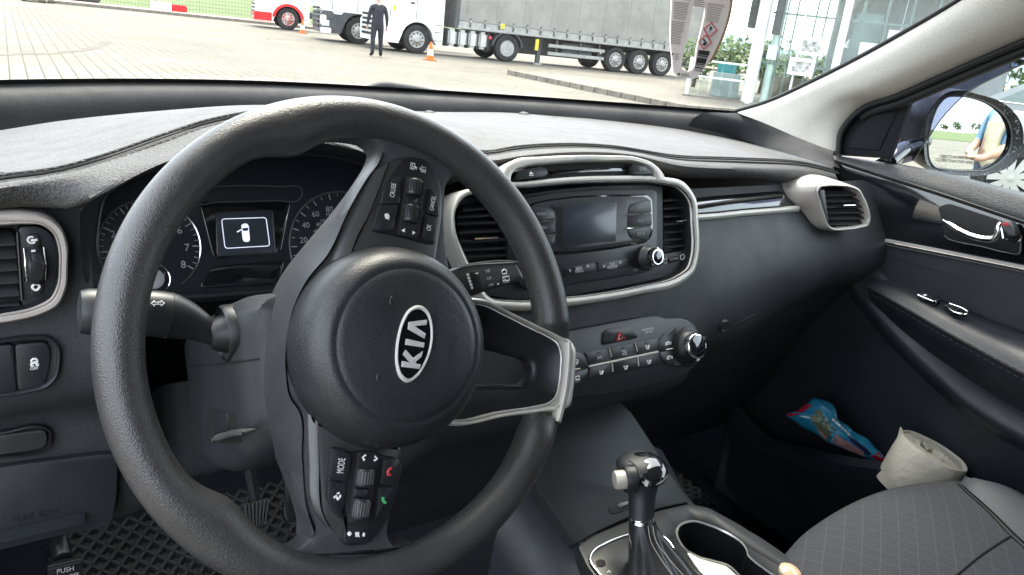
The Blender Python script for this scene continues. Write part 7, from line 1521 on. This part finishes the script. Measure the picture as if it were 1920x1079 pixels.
# ------------------------------------------------------------------ parked cars seen past the mirror
def parked(label, P, f, mat):
    pc = thing('parked_car', label, 'parked car', tuple(P), 'cars parked beyond the mirror')
    TC = xf(P, f); sg = 1 if (TC(0, 1, 0) - TC(0, 0, 0)).x < 0 else -1
    TL = lambda x, y, z: TC(x, sg * (y - .80), z)   # y=.80 is the visible side
    sec = []
    for x, zt, zb, hw in ((-.95, .70, .35, .70), (-.85, .92, .25, .80), (-.3, 1.0, .22, .86), (.4, 1.02, .22, .88), (1.3, 1.02, .22, .88), (2.4, 1.02, .22, .88), (3.1, 1.0, .25, .86), (3.55, .9, .35, .78)):
        sec.append([TL(x, yy, z) for yy, z in [(-hw, zb), (-hw, zt * .62), (-hw * .97, zt), (hw * .97, zt), (hw, zt * .62), (hw, zb)]])
    cols = [crv([r[j] for r in sec], 60) for j in range(6)]; R2 = [[c[i] for c in cols] for i in range(60)]
    vs, fs = grid(R2, True); fs += [tuple(range(6)), tuple(range(len(vs) - 6, len(vs)))]; mesh('body', vs, fs, mat, pc, ang=30)
    pts = [(.15, 1.0), (.85, 1.44), (1.2, 1.52), (2.6, 1.51), (3.1, 1.42), (3.5, 1.0)]; wd = [.84, .66, .63, .63, .64, .80]
    vs = [TL(x, w_, z) for (x, z), w_ in zip(pts, wd)] + [TL(x, -w_, z) for (x, z), w_ in zip(pts, wd)]; fs = [tuple(range(6)), tuple(range(6, 12))] + [(i, i + 1, 7 + i, 6 + i) for i in range(5)]
    mesh('cabin', vs, fs, mat, pc, ang=20)
    for x0, x1, x2, x3 in ((.42, 1.28, 1.28, .93), (1.36, 2.28, 2.28, 1.36), (2.36, 3.20, 2.98, 2.36)):
        z0, z1 = 1.04, 1.40; yz = lambda z: lerp(.845, .645, (z - 1.0) / .5) + .012
        mesh('side_window', [TL(x0, yz(z0), z0), TL(x1, yz(z0), z0), TL(x2, yz(z1), z1), TL(x3, yz(z1), z1)], [(0, 1, 2, 3)], 'car_window', pc, smooth=False)
    tube('roof_rail', [TL(1.0, .62, 1.54), TL(1.3, .61, 1.59), TL(2.7, .61, 1.58), TL(3.0, .62, 1.50)], .022, 'chrome', pc, seg=8, n=20); tube('window_chrome', [TL(.35, .86, 1.03), TL(3.3, .86, 1.03)], .012, 'chrome', pc, seg=6)
    for x in (0, 2.62):
        c = TL(x, .90, .335); axw = (TL(0, 1, 0) - TL(0, 0, 0)).normalized(); ty = lathe('wheel', c, axw, [(.20, -.2), (.32, -.2), (.335, -.17), (.335, -.03), (.32, 0), (.24, .005), (.235, -.03)], 'tyre', pc, 40)
        lathe('wheel_well', c - axw * .05, axw, [(.39, -.02), (.39, .035), (.0, .036)], 'gap', pc, 36)
        lathe('rim', c, axw, [(.235, -.02), (.232, .008), (.215, -.03), (.10, -.06), (0, -.06)], 'chassis_grey', ty, 40)
        e1 = V((0, 0, 1)); e2 = axw.cross(e1)
        for k in range(9):
            a = 2 * math.pi * k / 9 + .2; d = e1 * math.cos(a) + e2 * math.sin(a); e = axw.cross(d)
            q = [c + d * .03 + e * .022 + axw * .012, c + d * .03 - e * .022 + axw * .012, c + d * .225 - e * .050 + axw * .004, c + d * .225 + e * .050 + axw * .004]; q += [v_ - axw * .03 for v_ in q]
            mesh('rim_spoke', q, [(0, 1, 2, 3), (0, 4, 5, 1), (1, 5, 6, 2), (2, 6, 7, 3), (3, 7, 4, 0)], 'alloy_white', ty, smooth=False)
        lathe('hub_cap', c, axw, [(.04, 0), (.04, .015), (.03, .02), (0, .021)], 'alloy_white', ty, 20)
parked('silver parked car with a white star alloy wheel beside the door mirror', V((9.0, 3.28, 0)), (.36, -.933), 'car_silver')
parked('grey parked car with roof rails and pale side windows above the door mirror', V((13.6, 6.1, 0)), (.36, -.933), 'car_grey')
# tyre mark on the paving
tm = crv([hz(u, v, .004) for u, v in ((-40, 104), (30, 101.5), (80, 100.5), (130, 97), (165, 92), (190, 84), (200, 78))], 40); vs, fs = [], []
for i, p in enumerate(tm):
    d = (tm[min(i + 1, 39)] - tm[max(i - 1, 0)]).normalized(); e = V((-d.y, d.x, 0)) * .11; vs += [p - e, p + e]
    if i: k = len(vs); fs.append((k - 4, k - 3, k - 1, k - 2))
mesh('tyre_mark', vs, fs, 'tyre_mark', gnd, smooth=False)
